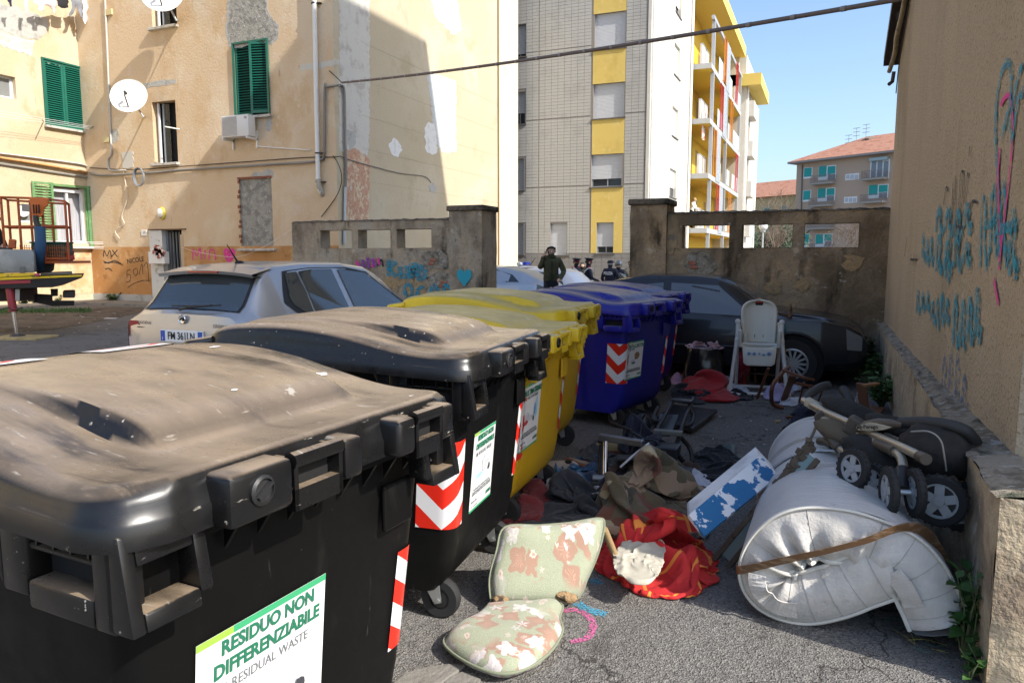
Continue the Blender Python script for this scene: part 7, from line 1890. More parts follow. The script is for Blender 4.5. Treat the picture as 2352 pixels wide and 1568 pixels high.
back = closed([BPl(x, y) for x, y in [(1128, 1385), (1124, 1330), (1140, 1265), (1160, 1210), (1240, 1206), (1310, 1200), (1375, 1190), (1388, 1205), (1375, 1265), (1350, 1325), (1320, 1378), (1230, 1390)]])
pillow(back, nb, .12, 10, 4, .42).build("back_pad", M_floral, fc, smooth=180, weld=True)
for ol_, nm_ in ((seat, 'seat_piping'), (back, 'back_piping')): MB().tube(ol_, .006, 6, closed=True).build(nm_, mat('piping_sage', (.22, .24, .16), .9), fc, smooth=60)
fo = MB()
for px, py in ((1148, 1380), (1290, 1368), (1305, 1375)): p = BPl(px, py) + nb * .03; fo.ball(p, (.04, .03, .022), 10, 6, rotm(.5))
fo.build("torn_foam", mat("old_foam", (.34, .22, .11), .95, layers=[((.06, .045, .03), 30, .5, .56)], bump=[(50, .02)]), fc, smooth=60)
tag(MB().tube([on_z(1425, 1305, .02), on_plane(1388, 1215, b0, nb)], .017, 8).build("wooden_stick", mat("pale_wood", (.36, .25, .12), .7), None, smooth=60), "round pale wooden stick beside the floral back pad", "stick")
M_tart = plaid("red_tartan", (.62, .035, .03), (.45, .012, .016), (.75, .25, .04), 5.0, 5.0)
heap("tartan_blanket", "red tartan blanket with orange lines crumpled on the asphalt", "blanket", [(1365, 1300), (1420, 1225), (1500, 1205), (1560, 1205), (1635, 1270), (1640, 1345), (1560, 1375), (1470, 1362), (1410, 1335)], .20, M_tart, 3, 3.2, .55, uv=True)
heap("cream_cloth", "cream cloth bunched on the red tartan blanket", "cloth", None, .12, cloth("cream", (.47, .43, .34), .12), 8, slack=1.13, stiff=1.2, n=26, ground=[on_z(x, y, .13) for x, y in [(1408, 1290), (1425, 1250), (1470, 1232), (1520, 1240), (1525, 1290), (1505, 1330), (1470, 1343), (1430, 1325)]], zbase=.12)
M_quilt = mat("patchwork_quilt", (.085, .062, .03), .9, bump=[(120, .003)], sheen=.2)
def quilt_nodes(m):
 nt = m.node_tree; N = nt.nodes; L = nt.links; b = N["Principled BSDF"]; tc = N.new("ShaderNodeTexCoord").outputs["Object"]
 v = N.new("ShaderNodeTexVoronoi"); v.inputs["Scale"].default_value = 8.5; v.distance = 'CHEBYCHEV'; v.inputs["Randomness"].default_value = .75; L.new(tc, v.inputs["Vector"])
 s = N.new("ShaderNodeSeparateColor"); L.new(v.outputs["Color"], s.inputs[0])
 cr = N.new("ShaderNodeValToRGB"); cr.color_ramp.interpolation = 'CONSTANT'; e = cr.color_ramp.elements
 e[0].color = (.13, .10, .052, 1); e[1].position = .30; e[1].color = (.16, .055, .027, 1)
 for p, c in ((.48, (.32, .215, .13)), (.72, (.10, .08, .042)), (.84, (.42, .35, .2)), (.9, (.06, .048, .026))): q = e.new(p); q.color = (*c, 1)
 L.new(s.outputs[0], cr.inputs[0]); L.new(cr.outputs[0], b.inputs["Base Color"])
quilt_nodes(M_quilt)
heap("patchwork_quilt", "brown and olive patchwork quilt heaped behind the floral pad", "quilt", [(1375, 1215), (1385, 1140), (1430, 1085), (1500, 1075), (1575, 1100), (1625, 1150), (1640, 1215), (1560, 1245), (1460, 1250)], .21, M_quilt, 5, slack=1.6, stiff=.5)
heap("dark_jeans", "dark grey jeans lying between the yellow bin and the quilt", "jeans", [(1205, 1205), (1240, 1150), (1285, 1110), (1335, 1105), (1372, 1140), (1365, 1200), (1290, 1208)], .13, cloth("slate", (.032, .035, .042)), 11, 5, .45)
heap("plastic_bag", "crumpled blue plastic bag beside the yellow bin", "plastic bag", [(1245, 1120), (1262, 1080), (1320, 1062), (1390, 1058), (1380, 1095), (1340, 1120), (1290, 1132)], .13, mat("blue_film", (.02, .085, .17), .28, spec=.6), 14, 6, .5)
heap("striped_jacket", "dark red tracksuit jacket under the black bin's end", "jacket", [(1165, 1215), (1180, 1175), (1215, 1135), (1250, 1120), (1248, 1165), (1225, 1205)], .09, cloth("maroon", (.17, .02, .022)), 17, 6, .4)
heap("white_vest", "small white garment next to the blue plastic bag", "garment", [(1255, 1128), (1270, 1110), (1300, 1115), (1298, 1135), (1270, 1142)], .06, cloth("white2", (.55, .55, .56), .1), 19, 8, .4)
heap("teal_shirt", "teal garment peeking out beside the blue plastic bag", "garment", [(1225, 1118), (1250, 1098), (1290, 1108), (1310, 1118), (1270, 1128)], .05, cloth("teal", (.02, .10, .12)), 21, 8, .4)
heap("white_rag", "white and grey rag under the silver fork of the scooter frame", "rag", [(1345, 1145), (1360, 1112), (1390, 1105), (1400, 1140), (1380, 1160)], .08, cloth("greywhite", (.48, .47, .48), .2), 23, 8, .5)
heap("navy_trousers", "navy track trousers with white piping over the scooter frame", "trousers", None, .20, cloth("navy2", (.010, .012, .028)), 25, 4, .35, ground=[on_z(x, y, .05) for x, y in [(1385, 1125), (1425, 1060), (1470, 1020), (1530, 1030), (1555, 1085), (1520, 1100), (1450, 1105)]], peak=.9)
pp_ = MB()
for seq in ([(1425, 1072, .22), (1455, 1045, .30), (1490, 1018, .34)], [(1495, 1050, .28), (1520, 1062, .22), (1546, 1085, .12)]):
 pp_.tube(smooth_path([on_z(x, y, z) for x, y, z in seq]), .007, 5)
tag(pp_.build("piping", mat("piping_white", (.62, .62, .64), .8), None), "white piping lines on the navy track trousers", "piping")
heap("dark_clothes", "black crumpled trousers lying flat beyond the quilt", "trousers", [(1585, 1075), (1600, 1045), (1650, 1040), (1705, 1058), (1698, 1095), (1640, 1105), (1600, 1092)], .08, cloth("blackish", (.013, .014, .017)), 27, 6, .4)
heap("white_socks", "white socks and rags right of the patchwork quilt", "socks", [(1575, 1110), (1590, 1088), (1625, 1100), (1632, 1125), (1600, 1132)], .05, cloth("white3", (.58, .58, .62), .1), 29, 9, .5)
heap("red_shirt", "bright red garment in front of the black rubbish bag", "shirt", [(1563, 890), (1585, 862), (1605, 850), (1640, 868), (1678, 895), (1680, 915), (1645, 926), (1600, 918)], .11, cloth("red", (.36, .008, .012)), 31, 4, .4, peak=.9)
heap("dark_rag", "dark cloth lying under the bright red garment", "cloth", [(1545, 905), (1575, 890), (1640, 915), (1605, 928), (1560, 922)], .06, cloth("darkblue", (.012, .014, .022)), 33, 6, .4)
heap("white_rag", "white rag by the left foot of the high chair", "rag", [(1650, 885), (1672, 872), (1700, 890), (1716, 902), (1690, 910), (1662, 902)], .07, cloth("white4", (.55, .54, .57), .15), 35, 8, .4)
heap("dark_rag", "black cloth between the high chair's front feet", "cloth", [(1672, 905), (1700, 898), (1728, 905), (1725, 918), (1685, 918)], .05, cloth("black5", (.010, .010, .013)), 37, 7, .4)
heap("lilac_sheet", "lilac paper sheet folded under the broken chair", "sheet", [(1765, 915), (1780, 895), (1800, 890), (1822, 905), (1800, 920), (1780, 924)], .09, cloth("lilac", (.42, .36, .52), .08), 39, 4, .3)
heap("white_sheet", "white crumpled tissue right of the lilac sheet", "tissue", [(1795, 925), (1830, 915), (1850, 922), (1830, 932), (1800, 933)], .04, cloth("white6", (.60, .59, .6), .08), 41, 8, .4)
heap("plastic_bottle_bag", "clear plastic packaging by the broken chair legs", "packaging", [(1790, 885), (1802, 868), (1830, 872), (1838, 890), (1815, 900)], .12, mat("clear_film", (.42, .47, .56), .25), 43, 8, .5)
heap("navy_cloth", "navy cloth hanging at the far end of the mattress", "cloth", [(1815, 990), (1825, 955), (1850, 940), (1875, 948), (1870, 985), (1850, 1005)], .24, cloth("navy7", (.010, .011, .022)), 45, 5, .4, peak=.7)
heap("black_cloth", "small black cloth left of the mattress's far end", "cloth", [(1785, 1020), (1798, 996), (1818, 1000), (1818, 1022), (1800, 1030)], .08, cloth("black8", (.009, .009, .010)), 47, 7, .4)
heap("pink_cloth", "pink cloth on the ground at the blue bin's edge", "cloth", [(1540, 880), (1555, 862), (1570, 870), (1566, 885)], .05, cloth("pink9", (.52, .28, .36), .12), 49, 8, .4)
heap("red_rag", "scrap of pink-red cloth near the blue cabinet panel", "rag", [(1655, 1140), (1668, 1128), (1685, 1134), (1678, 1150)], .03, cloth("redpink", (.45, .03, .08)), 51, 9, .4)
heap("red_bag", "red fabric shopping bag leaning behind the high chair", "bag", None, .42, cloth("redbag", (.22, .006, .014)), 53, 3, .3, ground=[V((x, y, 0)) for x, y in [(-1.02, 8.98), (-.82, 8.96), (-.66, 9.02), (-.68, 9.12), (-.95, 9.14)]], peak=.45)
bg = V((-1.28, 8.97, 0)); bgt = thing("rubbish_bag", "tall black rubbish bag stuffed full beside the blue bin", "rubbish bag", bg)
def bagf(a, b):
 an = a * 2 * PI; z = .47 * b; r = lerp(.22, .175, b) * (1 if b < .97 else .92); x = r * 1.1 * math.cos(an); y = r * .8 * math.sin(an)
 n = folds(V((an * .35, z * 1.2, 0)), 4, 3.4) * .035 + noise.noise(V((x * 6, y * 6, z * 6))) * .02
 return V((bg.x + x * (1 + n * 3), bg.y + .0 + y * .9 * (1 + n * 3), z + .003))
m = MB(); m.grid(48, 26, bagf); m.grid(48, 4, lambda a, b: bagf(a, 1.0).lerp(V((bg.x, bg.y, .485)), b))
m.build("bag", mat("black_film", (.014, .0135, .013), .22, spec=.7), bgt, smooth=180, weld=True)
heap("pink_blouse", "pale pink garment draped over the black rubbish bag", "garment", None, .08, cloth("palepink", (.52, .33, .36), .15), 55, 7, .5, ground=[V((bg.x + .22 * math.cos(a) * 1.0, bg.y + .0 + .15 * math.sin(a), 0)) for a in [i * PI / 5 for i in range(10)]], zbase=.45)
heap("dark_shirt", "charcoal shirt lying between the dark jeans and the quilt", "shirt", [(1320, 1165), (1345, 1125), (1400, 1120), (1410, 1165), (1380, 1200), (1335, 1200)], .10, cloth("charcoal", (.02, .021, .025)), 61)
heap("denim_skirt", "faded denim garment behind the dark jeans", "garment", [(1300, 1108), (1330, 1085), (1385, 1082), (1400, 1105), (1350, 1122)], .08, cloth("denim", (.045, .07, .12)), 63)
heap("brown_jumper", "brown jumper between the quilt and the black trousers", "jumper", [(1540, 1100), (1560, 1075), (1600, 1078), (1615, 1100), (1580, 1115)], .09, cloth("brown", (.07, .042, .026)), 65)
heap("grey_hoodie", "grey hoodie lying behind the scooter fork", "hoodie", [(1330, 1055), (1350, 1030), (1400, 1028), (1410, 1048), (1370, 1062)], .08, cloth("midgrey", (.06, .06, .065)), 67)
heap("black_jacket", "black jacket between the scooter frame and the blue bin", "jacket", [(1420, 975), (1450, 950), (1500, 950), (1500, 975), (1460, 990)], .09, cloth("jet", (.009, .009, .011)), 69)
def shoe(label, px, py, rz, c, side=0.0):
 p = on_z(px, py); t = thing("shoe", label, "shoe", (p.x, p.y, 0), rz, "loose shoes", Euler((side, 0, rz)))
 prof = [(-.13, .032, .06), (-.10, .040, .075), (-.04, .038, .07), (.03, .046, .055), (.09, .047, .042), (.13, .035, .03), (.145, .012, .02)]
 m = MB(); m.loft([[V((x, w * math.cos(a) * (1 if math.sin(a) > 0 else 1), .03 + max(0, h * math.sin(a)))) for a in [i * 2 * PI / 14 for i in range(14)]] for x, w, h in prof]); m.build("upper", c, t, local=True, smooth=60)
 s = MB(); s.loft([[V((x, w * 1.08 * math.cos(a), z)) for x, w, h in [prof[0]] for a in [0]] for z in (0,)] , cap=False) if False else None
 so = MB(); out = [(x, w * 1.1) for x, w, h in prof] + [(x, -w * 1.1) for x, w, h in prof[::-1]]; so.prism(out, (0, 0, 0), (1, 0, 0), (0, 1, 0), (0, 0, .03)); so.build("sole", mat("shoe_sole", (.20, .08, .05), .7), t, local=True)
 MB().ball((-.07, 0, .085), (.05, .028, .02), 10, 6).build("opening", M_dark, t, local=True)
shoe("tan shoe lying on its side showing a brown sole", 1320, 1075, 2.6, mat("shoe_tan", (.36, .27, .19), .8), R(70))
shoe("pale shoe next to the tan one by the blue bag", 1290, 1085, 2.9, mat("shoe_pale", (.42, .36, .30), .8), 0)
shoe("yellowish shoe half under the scooter frame", 1398, 1040, .4, mat("shoe_yellow", (.36, .27, .12), .8), 0)
sc_c = on_z(1500, 1050); sf = thing("scooter_frame", "stripped scooter frame with fork and engine lying by the blue bin", "scooter frame", sc_c)
M_frame = mat("frame_black", (.03, .03, .033), .35, .4)
def S(px, py, z): return on_z(px, py, z)
for seq in ([(1592, 915, .42), (1575, 955, .34), (1560, 1000, .25), (1545, 1050, .14), (1535, 1085, .05)], [(1545, 918, .40), (1530, 950, .34), (1508, 990, .26), (1490, 1040, .18)], [(1512, 935, .36), (1502, 960, .30), (1520, 965, .30), (1545, 920, .40)], [(1575, 935, .38), (1592, 950, .33), (1585, 975, .28), (1556, 978, .28)], [(1560, 1000, .22), (1585, 1030, .12), (1590, 1062, .04)], [(1545, 1030, .16), (1570, 1060, .06)]):
 MB().tube(smooth_path([S(*q) for q in seq], 5), .017, 8).build("frame_tube", M_frame, sf, smooth=60)
MB().beam(S(1502, 990, .28), S(1568, 995, .28), .05, .035).build("cross_member", mat("bracket_grey", (.17, .165, .14), .5, .5), sf, bevel=.006)
MB().beam(S(1508, 1030, .2), S(1560, 1035, .2), .16, .07).build("battery_tray", M_frame, sf, bevel=.01)
MB().beam(S(1545, 918, .42), S(1590, 922, .42), .08, .02).build("rack_plate", M_frame, sf, bevel=.006)
MB().lathe([(.05, 0), (.09, .02), (.09, .10), (.06, .14)], S(1455, 1010, .12), (.2, -.5, .8), 18).build("engine_case", mat("engine_grey", (.06, .058, .055), .5, .5), sf, smooth=40)
MB().box(S(1500, 1045, .12), (.16, .13, .14), rotm(.4, .2)).build("cylinder_block", mat("alloy", (.30, .30, .30), .4, .8), sf, bevel=.015)
fins = MB()
for i in range(7): fins.box(S(1440, 1050, .06 + i * .022), (.13, .12, .008), rotm(.3))
fins.build("cooling_fins", mat("engine_grey", (.06, .058, .055), .5, .5), sf, kind="stuff")
MB().beam(S(1376, 1003, .26), S(1478, 1018, .26), .05, .05).build("fork_yoke", mat("alloy", (.30, .30, .30), .4, .8), sf, bevel=.01)
MB().tube([S(1391, 1015, .25), S(1390, 1090, .06)], .02, 10).build("fork_leg", M_chrome, sf, smooth=60)
MB().tube([S(1384, 1022, .22), S(1380, 1092, .04)], .026, 10).build("fork_shock", M_frame, sf, smooth=60)
MB().tube([S(1362, 1098, .06), S(1390, 1100, .06)], .028, 12).build("wheel_spindle", mat("alloy", (.30, .30, .30), .4, .8), sf, smooth=60)
MB().tube([S(1402, 968, .30), S(1440, 985, .30), S(1480, 1010, .26)], .010, 6).build("handle_lever", M_frame, sf, smooth=60)
cb = MB()
for seq in ([(1430, 1020, .2), (1445, 985, .34), (1452, 1000, .3), (1446, 1030, .2)], [(1470, 1010, .22), (1475, 965, .3), (1482, 950, .36)], [(1440, 1065, .1), (1460, 1020, .22), (1500, 1010, .26), (1530, 1040, .2)], [(1415, 1060, .08), (1430, 1075, .14), (1460, 1060, .12)]):
 cb.tube(smooth_path([S(*q) for q in seq], 5), .007, 5)
cb.build("cables", M_black, sf, smooth=60)
MB().ball(S(1475, 975, .22), (.07, .05, .09), 14, 8).build("air_box", M_black, sf, smooth=180)
MB().add([S(1515, 950, .31), S(1558, 952, .31), S(1540, 1000, .22), S(1506, 998, .22)], [(0, 1, 2, 3)]).build("seat_tray", mat("tray_grey", (.06, .065, .07), .4), sf, solid=.01)
MB().box(S(1565, 1085, .04), (.22, .12, .08), rotm(-.5)).build("foot_plastic", M_black, sf, bevel=.02)
a = [on_z(x, y, .03) for x, y in [(1500, 975), (1590, 992), (1648, 948), (1545, 935)]]
pn = MB(); pn.add(a + [p + V((0, 0, .035)) for p in a], [(3, 2, 1, 0), (4, 5, 6, 7), (0, 1, 5, 4), (1, 2, 6, 5), (2, 3, 7, 6), (3, 0, 4, 7)])
tag(pn.build("flat_panel", mat("panel_black", (.018, .018, .019), .25, layers=[((.04, .038, .035), 6, .5, .7)]), None, bevel=.006), "flat black panel lying behind the scooter frame", "panel")
gsh = thing("glass_shards", "greenish broken glass pieces on the asphalt beyond the quilt", "glass", on_z(1665, 1030));
for i, q in enumerate([[(1640, 1040), (1655, 1020), (1690, 1022), (1688, 1044)], [(1615, 1040), (1628, 1028), (1648, 1040), (1640, 1052)], [(1668, 1052), (1700, 1040), (1712, 1052), (1690, 1060)]]):
 MB().add([on_z(x, y, .008 + .004 * i) for x, y in q], [(0, 1, 2, 3)]).build("shard", mat("shard_green", (.07, .10, .09), .08), gsh, solid=.006)
q0, q1 = on_z(1616, 1233, .03), None
bd = thing("blue_cabinet", "blue cabinet box with peeling white paint leaning on the mattress", "cabinet", on_z(1640, 1240))
A0, A1 = on_f(1619, 1230, 3.35), on_f(1788, 1091, 3.75); A2, A3 = on_f(1746, 1045, 3.85), on_f(1582, 1182, 3.45)
nrm = (A1 - A0).cross(A3 - A0).normalized(); nrm = nrm if nrm.y > 0 else -nrm
M_peel = mat("peeling_blue", (.012, .13, .30), .45, layers=[((.66, .68, .69), 5.0, .515, .52, None, None, 9)])
dpt = nrm * .02
bp_ = MB(); bp_.add([A0, A1, A2, A3, A0 + dpt, A1 + dpt, A2 + dpt, A3 + dpt], [(3, 2, 1, 0), (4, 5, 6, 7), (0, 1, 5, 4), (1, 2, 6, 5), (2, 3, 7, 6), (3, 0, 4, 7)]); bp_.build("front_panel", M_peel, bd)
M_wpan = mat("white_melamine", (.68, .68, .67), .5, layers=[((.5, .5, .5), 4, .56, .7)])
for P_, Q_ in ((A3, A2), (A1, A2), (A0, A1), (A3, A0)):
 D_ = (on_f(1738, 1020, 4.0) - A2); e = ((A0 + A2) / 2 - (P_ + Q_) / 2).normalized() * .016; s0 = dpt * 1.05
 MB().add([P_ + s0, Q_ + s0, Q_ + s0 + D_, P_ + s0 + D_, P_ + s0 + e, Q_ + s0 + e, Q_ + s0 + D_ + e, P_ + s0 + D_ + e], [(0, 1, 2, 3), (7, 6, 5, 4), (0, 4, 5, 1), (1, 5, 6, 2), (2, 6, 7, 3), (3, 7, 4, 0)]).build("side_panel", M_wpan, bd)
dr_ = thing("glazed_frame", "long weathered wooden frame with a glass strip leaning on the mattress", "frame", on_z(1645, 1285))
F0, F1 = on_z(1640, 1285, .015), on_f(1866, 1012, 3.55); F2, F3 = on_f(1840, 1035, 3.85), on_z(1655, 1262, .04)
dirv = (F1 - F0).normalized(); sid = V((.55, -.25, -.45)); sid = (sid - dirv * sid.dot(dirv)).normalized(); nr_ = dirv.cross(sid)
M_wood = mat("weathered_wood", (.10, .075, .052), .9, layers=[((.17, .15, .12), 4, .5, .65, (1, 1, 1)), ((.05, .035, .025), 12, .55, .65)], bump=[(30, .006)])
Ld = (F1 - F0).length
for off_, w_ in ((0, .026), (.075, .026)): MB().beam(F0 + sid * off_, F0 + sid * off_ + dirv * (Ld * (1 if off_ == 0 else .93)), .028, w_, sid).build("stile", M_wood, dr_, bevel=.004)
MB().beam(F0 + sid * .0375 + dirv * .05, F0 + sid * .0375 + dirv * Ld * .92, .006, .05, sid).build("glass_strip", mat("strip_glass", (.16, .23, .22), .08), dr_)
rg_ = MB(); rr = random.Random(6)
for i in range(26): p = F0 + dirv * (Ld * (.62 + .38 * i / 26)) + sid * rr.uniform(-.012, .02) + nr_ * rr.uniform(-.01, .01); rg_.box(p, (.03, .025, .03), rotm(rr.random(), rr.random(), rr.random()))
rg_.tube(smooth_path([F1 - dirv * .06, F1 + V((.0, 0, .03)), F1 + V((.012, 0, .07))]), .007, 5)
rg_.build("splintered_edge", M_wood, dr_)
mt_ = thing("rolled_mattress", "white mattress rolled up and taped, lying against the ochre wall", "mattress", on_z(1900, 1420))
YM0, YM1 = 3.20, 5.05
M_matt = mat("mattress_cloth", (.58, .545, .49), .9, layers=[((.48, .455, .41), 2.0, .5, .7), ((.66, .645, .61), 7, .5, .7), ((.36, .32, .27), 9, .68, .74)], bump=[(90, .003), (7, .012)], sheen=.1)
M_film = mat("mattress_film", (.56, .545, .515), .5, layers=[((.48, .465, .43), 2.5, .5, .7), ((.40, .36, .32), 7, .66, .72)], bump=[(9, .01, (1, 4, 1))], spec=.4)
cpx = [(2172, 1452), (2150, 1402), (2118, 1340), (2072, 1292), (2000, 1258), (1930, 1238), (1850, 1234), (1790, 1258), (1752, 1305), (1746, 1352), (1776, 1390), (1840, 1408), (1915, 1395), (1985, 1368), (2060, 1342)]
path = smooth_path([(on_y(x, y, YM0).x, on_y(x, y, YM0).z) for x, y in cpx], 7)
NP = len(path); HTk, HTi = .086, .14
def mcurve(i):
 p = path[i]; t = path[min(i + 1, NP - 1)] - path[max(i - 1, 0)]; t.normalize(); return p, V((-t.y, t.x))
prof = []
for i in range(NP): p, n_ = mcurve(i); prof.append(p - n_ * HTk)
cap = []
p, n_ = mcurve(NP - 1); tdir = (path[-1] - path[-2]).normalized()
for a in range(1, 6): an = PI * a / 6; prof.append(p - n_ * (HTk if an < PI / 2 else HTi) * math.cos(an) + tdir * HTk * .8 * math.sin(an))
inner = []
for i in range(NP - 1, -1, -1): p, n_ = mcurve(i); inner.append(p + n_ * HTi)
prof += inner
p, n_ = mcurve(0); tdir = (path[0] - path[1]).normalized()
for a in range(1, 6): an = PI * a / 6; prof.append(p + n_ * (HTi if an < PI / 2 else HTk) * math.cos(an) + tdir * HTk * .6 * math.sin(an))
lo = min(q.y for q in prof)
prof = [V((q.x, q.y - lo + .004)) for q in prof]; path = [V((q.x, q.y - lo + .004)) for q in path]
NPF = len(prof); m = MB(); rings = []
cen = V((sum(q.x for q in path) / NP, sum(q.y for q in path) / NP))
NYm = 44
for j in range(NYm + 1):
 t = j / NYm; y = lerp(YM0, YM1, t); ring = []
 dent = .02 * max(math.exp(-((y - 4.46) / .03) ** 2), math.exp(-((y - 3.87) / .03) ** 2), .6 * math.exp(-((y - 4.15) / .05) ** 2))
 for i, q in enumerate(prof):
  k = 1 - dent * 1.2; r_ = cen + (q - cen) * k
  nz = noise.noise(V((q.x * 7, y * 2.2, q.y * 7))) * .012
  ring.append(V((r_.x + nz, y + noise.noise(V((q.x * 8, q.y * 8, 3))) * .01, max(.002, r_.y + nz))))
 rings.append(ring)
m.loft(rings, cap=False); m.build("cover", M_film, mt_, smooth=60, fix=True)
ef = MB(); ne = 10
def endp(i, b):
 p, n_ = mcurve(min(i, NP - 1)) if False else (path[min(i, NP - 1)], None)
 t = path[min(i + 1, NP - 1)] - path[max(i - 1, 0)]; t.normalize(); n_ = V((-t.y, t.x))
 q = p + n_ * lerp(-HTk, HTi, b) * .985; bul = .045 * (1 - (2 * b - 1) ** 2)
 s = i / NP; mid_ = sstep(18, 30, i) * (1 - sstep(68, 80, i)); ruf = (.030 * mid_ * (noise.noise(V((i * .33, b * 1.2, 5))) + .5 * math.sin(i * .9 + 3 * noise.noise(V((i * .1, 0, 2))))) + .010 * noise.noise(V((q.x * 22, q.y * 22, 1)))) * min(1, b * 1.6)
 return V((q.x, YM0 - bul - ruf, q.y))
for i in range(NP - 1):
 for k in range(ne):
  ef.add([endp(i, k / ne), endp(i + 1, k / ne), endp(i + 1, (k + 1) / ne), endp(i, (k + 1) / ne)], [(0, 1, 2, 3)])
ef.build("end_panel", M_matt, mt_, smooth=180, weld=True, fix=False)
pg = MB(); pg.tube([endp(i, 0) + V((0, -.008, 0)) for i in range(NP)], .0075, 6); pgo = pg.build("piping", mat("piping_cream", (.62, .60, .53), .9), mt_, smooth=60)
MB().tube([endp(i, 1) + V((0, -.008, 0)) for i in range(NP)], .009, 6).build("piping", mat("piping_cream", (.62, .60, .53), .9), mt_, smooth=60)
MB().tube([V((endp(i, 0).x, YM1, endp(i, 0).z)) for i in range(NP)], .0095, 6).build("piping", mat("piping_cream", (.62, .60, .53), .9), mt_, smooth=60)
for i in [4, 9, 15, 21, 27, 41, 53, 74, 79, 84, 89, 94]:
 if i > NP - 3: continue
 MB().tube([endp(i, b / 8) + V((0, -.001, 0)) for b in range(9)], .0018, 4).build("quilt_seam", mat("seam_shadow", (.40, .375, .33), .9), mt_)
for i0, i1, bb in ((8, 20, .75), (60, 76, .35)):
 hd = MB();
 for i in range(i0, i1):
  hd.add([endp(i, bb - .16) + V((0, -.012 - .01 * math.sin(PI * (i - i0) / (i1 - i0)), 0)), endp(i + 1, bb - .16) + V((0, -.012 - .01 * math.sin(PI * (i + 1 - i0) / (i1 - i0)), 0)), endp(i + 1, bb + .16) + V((0, -.012 - .01 * math.sin(PI * (i + 1 - i0) / (i1 - i0)), 0)), endp(i, bb + .16) + V((0, -.012 - .01 * math.sin(PI * (i - i0) / (i1 - i0)), 0))], [(0, 1, 2, 3)])
 hd.build("carry_handle", M_matt, mt_, weld=True, solid=.006)
tp = MB()
def tape(pts, w0):
 L_, R_ = [], []
 for i, p in enumerate(pts):
  w = w0 * (.55 + .55 * abs(2 * i / (len(pts) - 1) - .75)); t = (pts[min(i + 1, len(pts) - 1)] - pts[max(i - 1, 0)]).normalized(); up = V((0, -.2, 1)); sd = (up - t * up.dot(t)).normalized(); L_.append(p + sd * w / 2); R_.append(p - sd * w / 2)
 n = len(L_); tp.add(L_ + R_, [(i, i + 1, n + i + 1, n + i) for i in range(n - 1)])
tape(smooth_path([on_y(1694, 1300, 3.27), on_y(1702, 1308, 3.165), on_y(1800, 1286, 3.12), on_y(1900, 1264, 3.105), on_y(1990, 1240, 3.11), on_y(2050, 1216, 3.125), on_y(2090, 1209, 3.18), on_y(2125, 1222, 3.27), on_y(2150, 1256, 3.33), on_y(2170, 1295, 3.36)], 5), .042)
tp.build("brown_tape", mat("brown_tape", (.14, .075, .035), .3, layers=[((.26, .17, .10), 14, .5, .62, (1, 1, 4))]), mt_, solid=.003)
def around(y, w, mt, nm):
 b = MB(); k = int(NP * .12); k1 = int(NP * .62)
 for i in range(k, k1):
  q = []
  for ii in (i, i + 1):
   p, n_ = path[ii], None; t = path[min(ii + 1, NP - 1)] - path[max(ii - 1, 0)]; t.normalize(); n_ = V((-t.y, t.x)); o_ = p - n_ * (HTk + .006)
   q.append(o_)
  b.add([V((q[0].x, y, q[0].y)), V((q[1].x, y, q[1].y)), V((q[1].x, y + w, q[1].y)), V((q[0].x, y + w, q[0].y))], [(0, 1, 2, 3)])
 b.build(nm, mt, mt_, weld=True, fix=False)
around(4.45, .02, mat("brown_tape", (.14, .075, .035), .3), "brown_tape"); around(3.86, .012, mat("tape_dull", (.33, .28, .23), .5), "tape_edge"); around(4.12, .05, mat("tape_clear", (.50, .50, .50), .25), "clear_tape")
rb = thing("ribbon_scraps", "green and yellow ribbon scraps beside the mattress flap", "ribbon", on_z(2100, 1450))
for i, (seq, mt) in enumerate([([(2030, 1428), (2055, 1420), (2080, 1432), (2065, 1445)], "g"), ([(2050, 1445), (2080, 1462), (2100, 1478), (2092, 1455)], "y"), ([(2085, 1470), (2120, 1468), (2150, 1475), (2175, 1482)], "y"), ([(2110, 1460), (2130, 1480), (2160, 1484), (2185, 1478)], "g"), ([(2085, 1480), (2110, 1492), (2140, 1498)], "g"), ([(2140, 1490), (2165, 1496), (2180, 1500)], "y")]):
 Q = smooth_path([on_z(x, y, .01 + .012 * (k % 2)) for k, (x, y) in enumerate(seq)], 6); b = MB(); L_ = [p + V((0, .008, .0)) for p in Q]; R_ = [p + V((0, -.008, .006)) for p in Q]; n = len(Q)
 b.add(L_ + R_, [(j, j + 1, n + j + 1, n + j) for j in range(n - 1)]); b.build("ribbon", mat("ribbon_green", (.02, .16, .12), .5) if mt == "g" else mat("ribbon_yellow", (.42, .36, .06), .5), rb, solid=.001)
# ================================================================== stroller, chairs
M_tube = mat("champagne_tube", (.46, .41, .32), .35, .6)
M_tubed = mat("bronze_plastic", (.085, .068, .05), .5)
M_beige = mat("beige_plastic", (.46, .40, .29), .5)
M_fab = mat("stroller_fabric", (.016, .014, .012), .85, layers=[((.03, .027, .022), 5, .5, .7)], bump=[(9, .02), (150, .002)])
M_grip = mat("grip_foam", (.035, .034, .033), .7)
M_wrim = mat("stroller_rim", (.36, .38, .39), .5)
st = thing("folded_stroller", "folded beige-framed stroller lying on top of the rolled mattress", "stroller", on_y(2000, 1130, 3.9))
def Z(x, y): return (1808.8 + x / 4.552, 861.3 + y / 4.552)
def Q(x, y, Y): p = Z(x, y); return on_y(p[0], p[1], Y)
def tb(name, seq, r, mt, n=10): return MB().tube(smooth_path([Q(*q) for q in seq], 5), r, n).build(name, mt, st, smooth=60)
tb("main_tube", [(170, 265, 4.55), (400, 385, 4.35), (700, 525, 4.1), (1000, 665, 3.85), (1230, 770, 3.65), (1430, 868, 3.5)], .021, M_tube)
